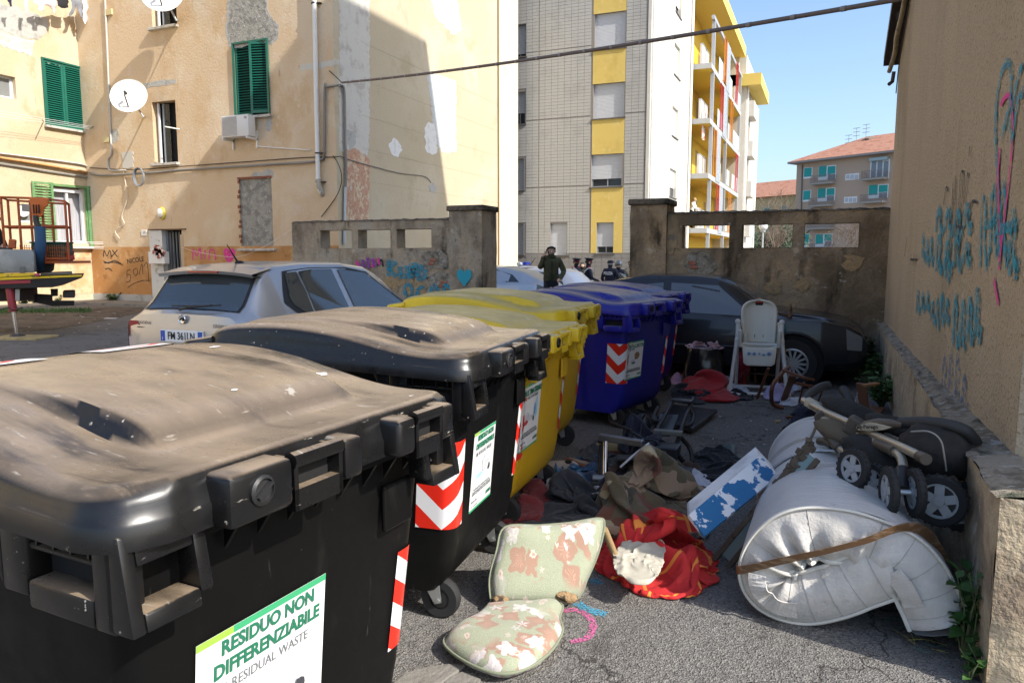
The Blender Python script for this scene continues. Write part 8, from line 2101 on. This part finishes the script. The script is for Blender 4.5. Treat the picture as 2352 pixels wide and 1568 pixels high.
MB().cyl(Q(1380, 845, 3.54), Q(1450, 880, 3.48), .025, .025, 14).build("tube_end", M_tubed, st, smooth=50)
tb("second_tube", [(370, 450, 4.35), (700, 600, 4.1), (950, 722, 3.85), (1080, 780, 3.75), (1170, 840, 3.66), (1205, 920, 3.6), (1208, 1000, 3.56)], .021, M_tube)
tb("front_tube", [(340, 520, 4.3), (440, 660, 4.15), (520, 750, 4.05), (680, 860, 3.9)], .02, M_tube)
tb("front_sleeve", [(420, 630, 4.17), (470, 690, 4.1), (540, 770, 4.02)], .024, M_tubed)
tb("front_sleeve", [(930, 715, 3.86), (1050, 765, 3.77), (1120, 800, 3.7)], .026, M_tubed)
tb("handle_grip", [(430, 108, 4.75), (350, 125, 4.7), (260, 180, 4.62), (205, 240, 4.57), (195, 280, 4.55)], .026, M_grip)
tb("handle_grip", [(580, 145, 4.8), (610, 190, 4.76), (645, 260, 4.7), (645, 350, 4.62)], .027, M_grip)
MB().box(Q(270, 310, 4.48), (.10, .05, .055), rotm(-.5, .35)).build("handle_joint", M_beige, st, bevel=.015)
MB().lathe([(.035, -.03), (.042, -.02), (.042, .02), (.035, .03)], Q(370, 440, 4.36), (.2, 1, .1), 18).build("fold_joint", M_tubed, st, smooth=40)
MB().box(Q(710, 540, 4.08), (.09, .06, .10), rotm(-.4, .4)).build("fold_bracket", M_tubed, st, bevel=.015)
ar = MB(); ar.loft([[Q(x, y0 + (y1 - y0) * (.5 - .5 * math.cos(a)), Y - .03 * math.sin(a)) for a in [i * 2 * PI / 12 for i in range(12)]] for x, y0, y1, Y in [(720, 545, 590, 4.02), (800, 480, 590, 3.98), (950, 450, 588, 3.92), (1080, 460, 575, 3.88), (1190, 490, 555, 3.84)]])
aro = ar.build("arm_shell", M_tubed, st, smooth=60)
il = MB(); il.add([Q(x, y, Y) for x, y, Y in [(730, 575, 3.965), (770, 515, 3.95), (850, 492, 3.925), (960, 505, 3.89), (1090, 545, 3.84), (1000, 570, 3.86), (860, 585, 3.92)]], [(0, 1, 2, 3, 4, 5, 6)]); il.build("arm_inlay", M_beige, aro, solid=.006)
pu = (Q(900, 538, 3.90) - Q(750, 538, 3.94)).normalized(); writing("lettering", "Peg-Perego", .026, Q(822, 540, 3.905), pu, (0, 0, 1), M_trim, st, bold=.0006)
tb("bumper_bar", [(1180, 500, 3.86), (1350, 490, 3.8), (1550, 498, 3.74), (1750, 535, 3.7), (1890, 600, 3.7), (1945, 690, 3.74)], .026, M_grip, 12)
fb = MB(); fb.ball(Q(720, 410, 4.35), (.21, .10, .055), 20, 10, rotm(-.5, .30)); fb.build("rolled_canopy", M_fab, st, smooth=180)
def pouch(c, r, rot, seed, name, mt=M_fab):
 m = MB(); m.ball((0, 0, 0), 1.0, 28, 18); m.v = [c + rot @ V((p.x * r[0] * (1 + .12 * noise.noise(p * 2.4 + V((seed, 0, 0)))), p.y * r[1], p.z * r[2] * (1 + .15 * noise.noise(p * 3 + V((0, seed, 0)))))) for p in m.v]
 return m.build(name, mt, st, smooth=180)
pouch(Q(1560, 800, 3.74), (.155, .13, .125), rotm(-.3, .35), 3, "seat_fabric")
pouch(Q(1830, 850, 3.80), (.085, .12, .115), rotm(-.3, .3), 6, "seat_fabric", mat("stroller_fabric_grey", (.035, .03, .024), .85, bump=[(9, .02)]))
pouch(Q(1000, 860, 3.9), (.20, .12, .08), rotm(-.3, .3), 9, "under_fabric")
pouch(Q(620, 640, 4.15), (.17, .1, .06), rotm(-.4, .3), 12, "seat_pad", mat("stroller_tan", (.12, .09, .055), .85))
pouch(Q(1250, 590, 4.0), (.2, .1, .05), rotm(-.3, .25), 15, "seat_back")
sm_ = MB().tube(smooth_path([Q(1290, 590, 3.66), Q(1480, 590, 3.6), Q(1600, 680, 3.58), Q(1640, 850, 3.58), Q(1660, 1000, 3.6)], 6), .004, 4); sm_.build("fabric_seam", mat("seam_grey", (.30, .28, .25), .8), st)
tb("rear_tube", [(1880, 1000, 3.75), (2020, 1060, 3.62)], .022, M_grip)
tb("cross_rod", [(1020, 610, 3.95), (1230, 700, 3.8)], .008, M_tube, 6)
tb("foot_bar", [(330, 690, 4.2), (400, 700, 4.15), (470, 740, 4.1)], .02, M_tubed)
def swheel(x, y, Y, r, axis, w=.034):
 c = Q(x, y, Y); ax = V(axis).normalized()
 ty = MB().lathe([(r * .68, -w / 2), (r * .93, -w / 2), (r, -w * .28), (r, w * .28), (r * .93, w / 2), (r * .68, w / 2)], c, ax, 28, False).build("tyre", M_rub, st, smooth=40)
 q = ax.to_track_quat('Z', 'Y').to_matrix()
 m = MB()
 for s in (-1, 1):
  m.lathe([(r * .70, s * w * .40), (r * .62, s * w * .42), (r * .58, s * w * .18)], c, ax, 24, False); m.lathe([(r * .22, s * w * .2), (r * .2, s * w * .5), (.001, s * w * .5)], c, ax, 16, False)
  for k in range(5):
   a = 2 * PI * k / 5 + .3; d = q @ V((math.cos(a), math.sin(a), 0)); tdir = q @ V((-math.sin(a), math.cos(a), 0))
   m.beam(c + ax * s * w * .28 + d * r * .15, c + ax * s * w * .28 + d * r * .6, r * .34, w * .2, ax)
 m.build("rim", M_wrim, ty, smooth=40)
 MB().lathe([(.001, 0), (r * .66, 0), (r * .66, .002), (.001, .002)], c, ax, 20).build("disc", M_trim, ty)
 tr = MB(); n = 22
 for k in range(n):
  a = 2 * PI * k / n; d = q @ V((math.cos(a), math.sin(a), 0))
  for s in (-1, 1): tr.box(c + d * r * .985 + ax * s * w * .3, (.009, .012, .006), q)
 tr.build("tread", M_rub, ty, kind="stuff")
swheel(690, 975, 3.62, .092, (-.75, -.65, .12)); swheel(905, 1120, 3.66, .088, (-.75, -.65, .12))
swheel(1062, 1210, 3.43, .101, (1, .22, 0)); swheel(1335, 1230, 3.43, .101, (1, .22, 0))
MB().cyl(Q(1200, 985, 3.55), Q(1200, 1200, 3.44), .028, .026, 16).build("fork_housing", M_black, st, smooth=50)
MB().cyl(Q(1062, 1210, 3.43), Q(1335, 1230, 3.43), .012, n=10).build("axle", M_inox, st)
swheel(1585, 1310, 3.50, .110, (-.28, -.95, .05)); swheel(1790, 1370, 3.66, .108, (-.28, -.95, .05))
tb("rear_leg", [(1700, 1040, 3.66), (1760, 1150, 3.6), (1640, 1290, 3.56)], .016, M_tubed)
hc0 = on_z(1736, 905); hcz = math.atan2(-hc0.y, -hc0.x) + PI / 2
hc = thing("high_chair", "cream plastic baby high chair standing beside the dark car", "high chair", (hc0.x, hc0.y + .12, 0), hcz + .06)
M_hc = mat("cream_plastic", (.62, .585, .485), .45, layers=[((.55, .50, .40), 3, .5, .7)])
M_hcl = mat("white_plastic_leg", (.60, .58, .53), .45)
def Hc(name, mb, mt=M_hc, par=hc, **k): return mb.build(name, mt, par, local=True, **k)
def shell(a, b):
 u = 2 * a - 1; z = lerp(.56, 1.06, b); wd = .20 * (1 if b < .72 else math.sqrt(max(0, 1 - ((b - .72) / .28) ** 2) * .9 + .1 * 0)) + (.0 if b < .72 else 0)
 wd = .2 * (1 - max(0, (b - .62) / .38) ** 3.2) ** .5 if b > .62 else .2 - .02 * (1 - b / .62)
 return V((u * wd, .10 + .10 * b - .075 * abs(u) ** 3, z))
Hc("backrest", MB().grid(18, 26, shell), smooth=180, solid=.022)
Hc("grip_slot", MB().box((0, .172, 1.0), (.085, .03, .035)), M_dark, bevel=.01); Hc("red_grip", MB().box((0, .16, 1.02), (.085, .03, .02)), mat("red_plastic", (.45, .03, .02), .4), bevel=.006)
Hc("seat_pan", MB().grid(14, 10, lambda a, b: V(((2 * a - 1) * .19, lerp(-.16, .12, b), .545 + .03 * abs(2 * a - 1) ** 3 - .02 * (1 - b)))), smooth=180, solid=.025)
Hc("crotch_post", MB().loft([rrect(-.17, -.12, .03, .012, .54), rrect(-.165, -.12, .026, .012, .68)]), smooth=40)
for s in (-1, 1):
 sl = MB(); sl.add([(s * .19, .14, .54), (s * .19, -.17, .53), (s * .19, -.18, .72), (s * .20, -.02, .74), (s * .2, .15, .80), (s * .22, .14, .54), (s * .22, -.17, .53), (s * .22, -.18, .72), (s * .225, -.02, .74), (s * .225, .15, .80)], [(0, 1, 2, 3, 4), (9, 8, 7, 6, 5), (0, 5, 6, 1), (1, 6, 7, 2), (2, 7, 8, 3), (3, 8, 9, 4), (4, 9, 5, 0)]); Hc("arm_side", sl, bevel=.01, smooth=40)
 Hc("front_leg", MB().tube(smooth_path([(s * .235, -.06, .80), (s * .24, -.10, .62), (s * .285, -.20, .2), (s * .30, -.235, .035)]), .022, 10), M_hcl, smooth=60)
 Hc("rear_leg", MB().tube(smooth_path([(s * .225, .0, .62), (s * .225, .10, .3), (s * .225, .20, .035)]), .020, 10), M_hcl, smooth=60)
 Hc("leg_cap", MB().ball((s * .235, -.055, .81), .032, 12, 8), M_hcl, smooth=180); Hc("hinge", MB().box((s * .24, -.10, .58), (.05, .06, .1)), M_hcl, bevel=.012)
 Hc("foot_flare", MB().loft([[V((s * .30 + w * math.cos(a), -.235 + w * .6 * math.sin(a), z)) for a in [i * PI / 5 for i in range(10)]] for w, z in ((.05, .0), (.045, .04), (.024, .12))]), M_hcl, smooth=60)
 Hc("castor", MB().cyl((s * .215, .2, .025), (s * .245, .2, .025), .025, n=14), mat("castor_blue", (.25, .38, .45), .4), smooth=50)
Hc("base_bar", MB().tube(smooth_path([(-.30, -.235, .03), (-.2, -.25, .026), (.2, -.25, .026), (.30, -.235, .03)]), .02, 8), M_hcl, smooth=60); Hc("base_bar", MB().tube([(-.225, .2, .03), (.225, .2, .03)], .02, 8), M_hcl, smooth=60)
Hc("cross_tube", MB().tube([(-.24, -.08, .56), (.24, -.08, .56)], .018, 8), M_hcl, smooth=60)
fr = Hc("foot_panel", MB().loft([[V((x * w, -.185 - .03 * (1 - z2), z)) for x in (-1, -.5, 0, .5, 1)] + [V((x * w, -.165 - .03 * (1 - z2), z)) for x in (1, .5, 0, -.5, -1)] for w, z, z2 in ((.13, .335, 0), (.165, .36, .1), (.175, .45, .5), (.18, .53, 1))]), bevel=.008, smooth=40)
for x, z, r_ in ((-.11, .47, .02), (-.055, .47, .02), (0, .472, .012), (.045, .46, .014), (.10, .475, .024)):
 fl_ = MB()
 for k in range(6): a = k * PI / 6; d = V((math.cos(a), 0, math.sin(a))); fl_.beam(V((x, -.206, z)) - d * r_, V((x, -.206, z)) + d * r_, .004, r_ * .45, (0, 1, 0))
 Hc("blue_flower", fl_, mat("print_blue", (.20, .34, .60), .5), fr)
sl_ = MB()
for x, z, r_ in ((-.05, .90, .3), (.05, .90, -.3), (-.05, .83, .25), (.05, .83, -.25)): sl_.box((x, .155 - .0, z), (.03, .02, .005), rotm(0, r_))
for x in (-.04, .05): sl_.box((x, .095, .64), (.005, .02, .03))
Hc("harness_slot", sl_, M_dark)
Hc("side_patch", MB().ball((.262, -.05, .745), (.012, .03, .045), 10, 6), mat("turquoise", (.03, .22, .24), .5), smooth=180)
w0 = on_z(1800, 893); wc_ = thing("wooden_chair", "turned brown wooden chair with finials behind the high chair", "chair", (w0.x - .19, w0.y + .16, 0), hcz - .25)
M_chw = mat("chair_wood", (.10, .045, .02), .45, layers=[((.15, .075, .035), 5, .5, .7, (1, 1, .3))])
def Wc(name, mb, mt=M_chw, **k): return mb.build(name, mt, wc_, local=True, **k)
for s in (-1, 1):
 Wc("back_post", MB().lathe([(.02, 0), (.022, .1), (.016, .14), (.024, .2), (.022, .42), (.026, .5), (.017, .54), (.025, .6), (.022, .68), (.016, .72), (.026, .76), (.024, .86), (.014, .88), (.022, .905), (.018, .94), (.001, .985)], (s * .19, .17, 0), (0, 0, 1), 14), smooth=50)
 Wc("front_leg", MB().lathe([(.018, 0), (.022, .1), (.016, .14), (.024, .2), (.024, .43)], (s * .19, -.17, 0), (0, 0, 1), 14), smooth=50)
 for z in (.14, .28): Wc("side_rung", MB().cyl((s * .19, -.17, z), (s * .19, .17, z), .011, n=8), smooth=60)
for z in (.16, .30): Wc("front_rung", MB().cyl((-.19, -.17, z), (.19, -.17, z), .011, n=8), smooth=60)
for z, h in ((.82, .1), (.62, .06)): Wc("back_slat", MB().grid(10, 2, lambda a, b: V((lerp(-.18, .18, a), .17 + .03 * math.sin(PI * a), z + (b - .5) * h * (.6 + .4 * math.sin(PI * a))))), solid=.018)
Wc("rush_seat", MB().loft([rrect(-.2, .2, .2, .03, .42), rrect(-.205, .205, .205, .03, .44), rrect(-.19, .19, .19, .03, .465)]), mat("rush", (.30, .17, .07), .85, bump=[(60, .01)]), smooth=50)
Wc("blue_rag", MB().ball((-.08, -.1, .475), (.07, .05, .025), 12, 6), mat("cloth_bluewhite", (.22, .28, .48), .9, layers=[((.6, .6, .65), 12, .5, .55)]), smooth=180)
bc = thing("broken_chair", "broken brown wooden chair lying in pieces before the dark car's wheel", "chair", on_z(1810, 910))
M_chb = mat("chair_wood_red", (.17, .06, .025), .4, layers=[((.11, .04, .018), 6, .5, .7)])
def Bk(name, seq, r, w=None):
 P_ = [on_z(x, y, z) for x, y, z in seq]
 if w:
  m = MB();
  for a, b in zip(P_, P_[1:]): m.beam(a, b, w, r)
  m.build(name, M_chb, bc, bevel=.004)
 else: MB().tube(smooth_path(P_, 5), r, 8).build(name, M_chb, bc, smooth=60)
Bk("leg", [(1739, 915, .02), (1765, 845, .40)], .022, .028); Bk("leg", [(1800, 918, .03), (1822, 862, .34)], .03, .06)
Bk("curved_back", [(1812, 843, .40), (1795, 858, .36), (1775, 885, .26), (1772, 915, .12), (1778, 930, .04), (1800, 935, .02)], .021)
Bk("seat_rail", [(1798, 850, .40), (1850, 868, .34), (1870, 872, .32)], .025, .03); Bk("seat_rail", [(1828, 880, .30), (1899, 893, .24)], .025, .03)
Bk("spindle", [(1846, 878, .28), (1835, 925, .02)], .011); Bk("spindle", [(1860, 885, .26), (1852, 945, .0)], .011); Bk("spindle", [(1890, 893, .23), (1880, 920, .06)], .011)
Bk("rail", [(1846, 935, .03), (1862, 955, .02)], .022, .035); Bk("rail", [(1805, 958, .02), (1858, 958, .02)], .024, .03)
for i, (a, b, w, mt, lab) in enumerate([((1965, 962, .03), (1981, 888, .36), .07, mat("peeling_white_wood", (.55, .53, .50), .8, layers=[((.16, .09, .06), 9, .54, .58)]), "white flaking board leaning among the weeds"), ((1990, 968, .03), (1978, 880, .40), .09, mat("brown_board", (.20, .085, .04), .6), "brown board leaning behind the flaking white one"), ((1935, 962, .02), (1968, 940, .04), .05, mat("brown_board", (.20, .085, .04), .6), "short brown board lying on the ground by the stroller"), ((1985, 885, .42), (2015, 880, .42), .05, mat("orange_board", (.30, .14, .05), .6), "short orange-brown board on top of the leaning boards"), ((1995, 958, .02), (2015, 935, .05), .14, mat("brown_board", (.20, .085, .04), .6), "flat brown board lying at the foot of the weeds")]):
 tag(MB().beam(on_z(*a), on_z(*b), w, .018).build("board", mt, None, bevel=.002), lab, "board", "broken boards")
# ================================================================== weeds, paint marks, litter, kerb
M_leaf = mat("weed_leaf", (.045, .105, .022), .55, layers=[((.075, .16, .035), 4, .45, .65), ((.03, .07, .016), 9, .55, .7)], spec=.4)
M_leaf2 = mat("weed_leaf_dark", (.028, .062, .016), .55, layers=[((.05, .10, .025), 5, .5, .65)])
M_stem = mat("weed_stem", (.10, .12, .05), .7)
def leaf_mb(L=.06, W=.04):
 m = MB(); m.add([(0, 0, 0), (W * .5, L * .3, .006), (W * .42, L * .62, .004), (0, L, -.008), (-W * .42, L * .62, .004), (-W * .5, L * .3, .006), (0, L * .5, -.004)], [(0, 1, 6), (1, 2, 6), (2, 3, 6), (3, 4, 6), (4, 5, 6), (5, 0, 6)]); return m
LEAFM = leaf_mb().mesh("leaf", smooth=180); LEAFM.materials.append(M_leaf)
def weed(label, base, n, hgt, spread, seed, size, mt, single=False, lean=(0, 0)):
 rr = random.Random(seed); t = thing("weed", label, "plant", base, group="weeds along the wall"); sm = MB(); fm = MB(); B = V(base)
 for i in range(n):
  a = rr.uniform(0, 2 * PI); h = hgt * rr.uniform(.45, 1); tip = B + V((math.cos(a) * spread * rr.uniform(.2, 1) + lean[0] * h, math.sin(a) * spread * rr.uniform(.2, 1) + lean[1] * h, h))
  if tip.x > XP - .03 and B.y < YB: tip.x = XP - .03 - rr.uniform(0, .05)
  mid = B.lerp(tip, .5) + V((rr.uniform(-.03, .03), rr.uniform(-.03, .03), h * .1)); sm.tube([B, mid, tip], [.004, .003, .002], 5)
  for k in range(rr.randint(4, 7)):
   q = rr.uniform(.25, 1.0); p = B.lerp(mid, q * 2) if q < .5 else mid.lerp(tip, (q - .5) * 2)
   s = size * rr.uniform(.6, 1.25); rot = Euler((rr.uniform(-.2, .7), rr.uniform(-.5, .5), rr.uniform(0, 2 * PI))).to_matrix().to_4x4(); mw = Matrix.Translation(p) @ rot @ Matrix.Scale(s, 4)
   if single: again("leaf", LEAFM, t, mw)
   else: fm.add([mw @ v.co for v in LEAFM.vertices], [tuple(f.vertices) for f in LEAFM.polygons])
 sm.build("stem", M_stem, t, smooth=60)
 if not single: fm.build("foliage", mt, t, smooth=180, kind="stuff", fix=False)
for i, (px, py, lab) in enumerate([(2252, 1520, "leafy green weed at the near end of the plinth, tallest stems"), (2225, 1475, "leafy green weed touching the mattress flap"), (2240, 1565, "small leafy weed lowest at the bottom right")]):
 p = on_z(px, py); weed(lab, (min(p.x, .56), p.y, 0), (12, 8, 6)[i], (.40, .34, .15)[i], .085, 20 + i, (1.15, 1.05, .9)[i], M_leaf, True)
for i, (px, py, n, h, sp, sz, lab) in enumerate([(2060, 945, 60, .42, .26, 1.1, "bushy green weed behind the stroller by the wall"), (2030, 890, 60, .42, .28, 1.1, "bushy weed against the plinth, middle of the three"), (1998, 845, 44, .42, .22, .9, "dark weed between the car's nose and the wall"), (1972, 805, 34, .55, .28, .9, "tall dark weed in the corner behind the car's nose")]):
 p = on_z(px, py); weed(lab, (min(p.x, XP - .08), min(p.y, YB - .2), 0), n, h, sp, 40 + i, sz, M_leaf if i < 2 else M_leaf2)
for i, (px, py, n, h, lab) in enumerate([(90, 700, 26, .35, "green weed clump at the wing's foot behind the truck beam"), (265, 694, 14, .35, "small weed tuft below the scribbles on the orange band"), (125, 697, 22, .3, "low weed clump near the house corner"), (55, 702, 16, .3, "weed tuft behind the red jack leg")]):
 p = on_z(px, py); weed(lab, (p.x, min(p.y, YA - .15), 0), n, h, .35, 60 + i, 2.0, M_leaf)
gr = MB(); rr = random.Random(9)
for k in range(1400):
 px = rr.uniform(0, 210); py = 716 + rr.gauss(0, 2.5) - px * .012
 p = on_z(px, py); a = rr.uniform(0, 6.28); h = rr.uniform(.03, .10); d = V((math.cos(a), math.sin(a), 0)) * .012; gr.add([p - d, p + d, p + V((rr.uniform(-.04, .04), rr.uniform(-.04, .04), h))], [(0, 1, 2)])
g_ = gr.build("grass", M_leaf, None, fix=False); g_["kind"] = "stuff"; g_["label"] = "thin grass growing along the kerb by the house"
pv = MB(); pv.span((XB + .006, 6, 0), (XB + 1.25, YA - .032, .07)); pv.span((XB + 1.251, YA - 1.3, 0), (-9.8, YA - .032, .068)); o = pv.build("pavement", mat("old_pavement", (.25, .235, .205), .95, layers=[((.15, .135, .11), 3, .48, .64), ((.33, .31, .27), 6, .58, .7)], bump=[(14, .02)])); o["kind"] = "structure"
so = MB(); pts = [on_z(x, y, .004) for x, y in [(-60, 722), (80, 716), (240, 706), (330, 706), (330, 716), (250, 735), (120, 758), (-60, 768)]]; so.add(pts, [tuple(range(8))]); o = so.build("soil", mat("bare_soil", (.10, .072, .048), .95, layers=[((.15, .115, .08), 2.5, .45, .65), ((.07, .06, .05), 7, .5, .7)], bump=[(20, .02)], alpha=(1.6, .30, .50)), None, fix=False); o["kind"] = "structure"
M_sp1 = mat("ground_spray_blue", (.05, .36, .55), .9, alpha=(90, .42, .62)); M_sp2 = mat("ground_spray_pink", (.70, .13, .34), .9, alpha=(90, .42, .62))
def gmark(seq, w, mt, lab, cat="paint mark"):
 m = MB(); Q_ = smooth_path([(on_z(x, y).x, on_z(x, y).y) for x, y in seq], 6) if len(seq) > 2 else [(on_z(x, y).x, on_z(x, y).y) for x, y in seq]
 ribbon(m, Q_, w, (0, 0, .004), (1, 0, 0), (0, 1, 0)); tag(m.build("paint_mark", mt, None, fix=False), lab, cat, "spray marks on the asphalt")
gmark([(1325, 1385), (1350, 1400), (1393, 1412)], .055, M_sp1, "short blue spray stroke on the asphalt beside the floral pad")
gmark([(1355, 1338), (1380, 1334)], .06, M_sp1, "blue spray patch by the edge of the tartan blanket")
gmark([(1292, 1404), (1325, 1402), (1355, 1420), (1362, 1445), (1345, 1468), (1310, 1474)], .032, M_sp2, "pink curved spray stroke on the asphalt beside the floral pad")
for i, (px, py, sx, sy, h, r_) in enumerate([(985, 1556, .26, .13, .014, .9), (1060, 1572, .16, .12, .012, .7)]):
 p = on_z(px, py); m = MB(); pts = blob(9, .2, 70 + i); m.prism([(q[0] * sx / 2, q[1] * sy / 2) for q in pts], V((p.x, p.y, 0)), V((math.cos(r_), math.sin(r_), 0)), V((-math.sin(r_), math.cos(r_), 0)), (0, 0, h))
 tag(m.build("stone", mat("kerb_stone", (.20, .185, .16), .9, layers=[((.18, .165, .14), 9, .5, .65)], bump=[(30, .012)]), None, bevel=.008), ["long flat stone slab near the bottom edge by the castor", "flat stone right of the long slab at the bottom edge", "small stone left of the castor", "smallest stone chip behind the castor"][i], "stone", "loose stones")
lt2 = MB(); lt3 = MB(); rr = random.Random(12)
for k in range(170):
 px, py = rr.uniform(1280, 2000), rr.uniform(900, 1150)
 if k > 110: px, py = rr.uniform(20, 290), rr.uniform(715, 770)
 p = on_z(px, py, .006); s = rr.uniform(.006, .022) * (1.8 if k > 110 else 1)
 (lt2 if rr.random() < .45 else lt3).box(p, (s * 2, s, .003), rotm(rr.uniform(0, 3), rr.uniform(-.2, .2), rr.uniform(-.2, .2)))
for m, nm, c in ((lt2, "paper_litter", (.55, .53, .50)), (lt3, "dark_litter", (.12, .095, .07))):
 o = m.build(nm, mat(nm, c, .9)); o["kind"] = "stuff"; o["label"] = ("pale" if nm[0] == "p" else "dark") + " scraps of litter strewn over the asphalt"
tag(MB().cyl(on_z(1780, 968, .012), on_z(1792, 967, .012), .014, n=10).build("cork", mat("cork", (.42, .30, .16), .9), None), "small tan cork lying on the bare asphalt", "cork")
tag(MB().ball(on_z(1788, 1012, .012), (.022, .016, .014), 10, 6).build("clod", mat("clod_dark", (.05, .03, .02), .95), None, smooth=180), "small dark clod on the bare asphalt left of the mattress", "clod")
tag(MB().box(on_z(255, 731, .012), (.3, .12, .015), rotm(.3)).build("paper_scrap", mat("paper_white", (.65, .64, .60), .8), None), "white paper scrap on the soil near the silver car", "paper")
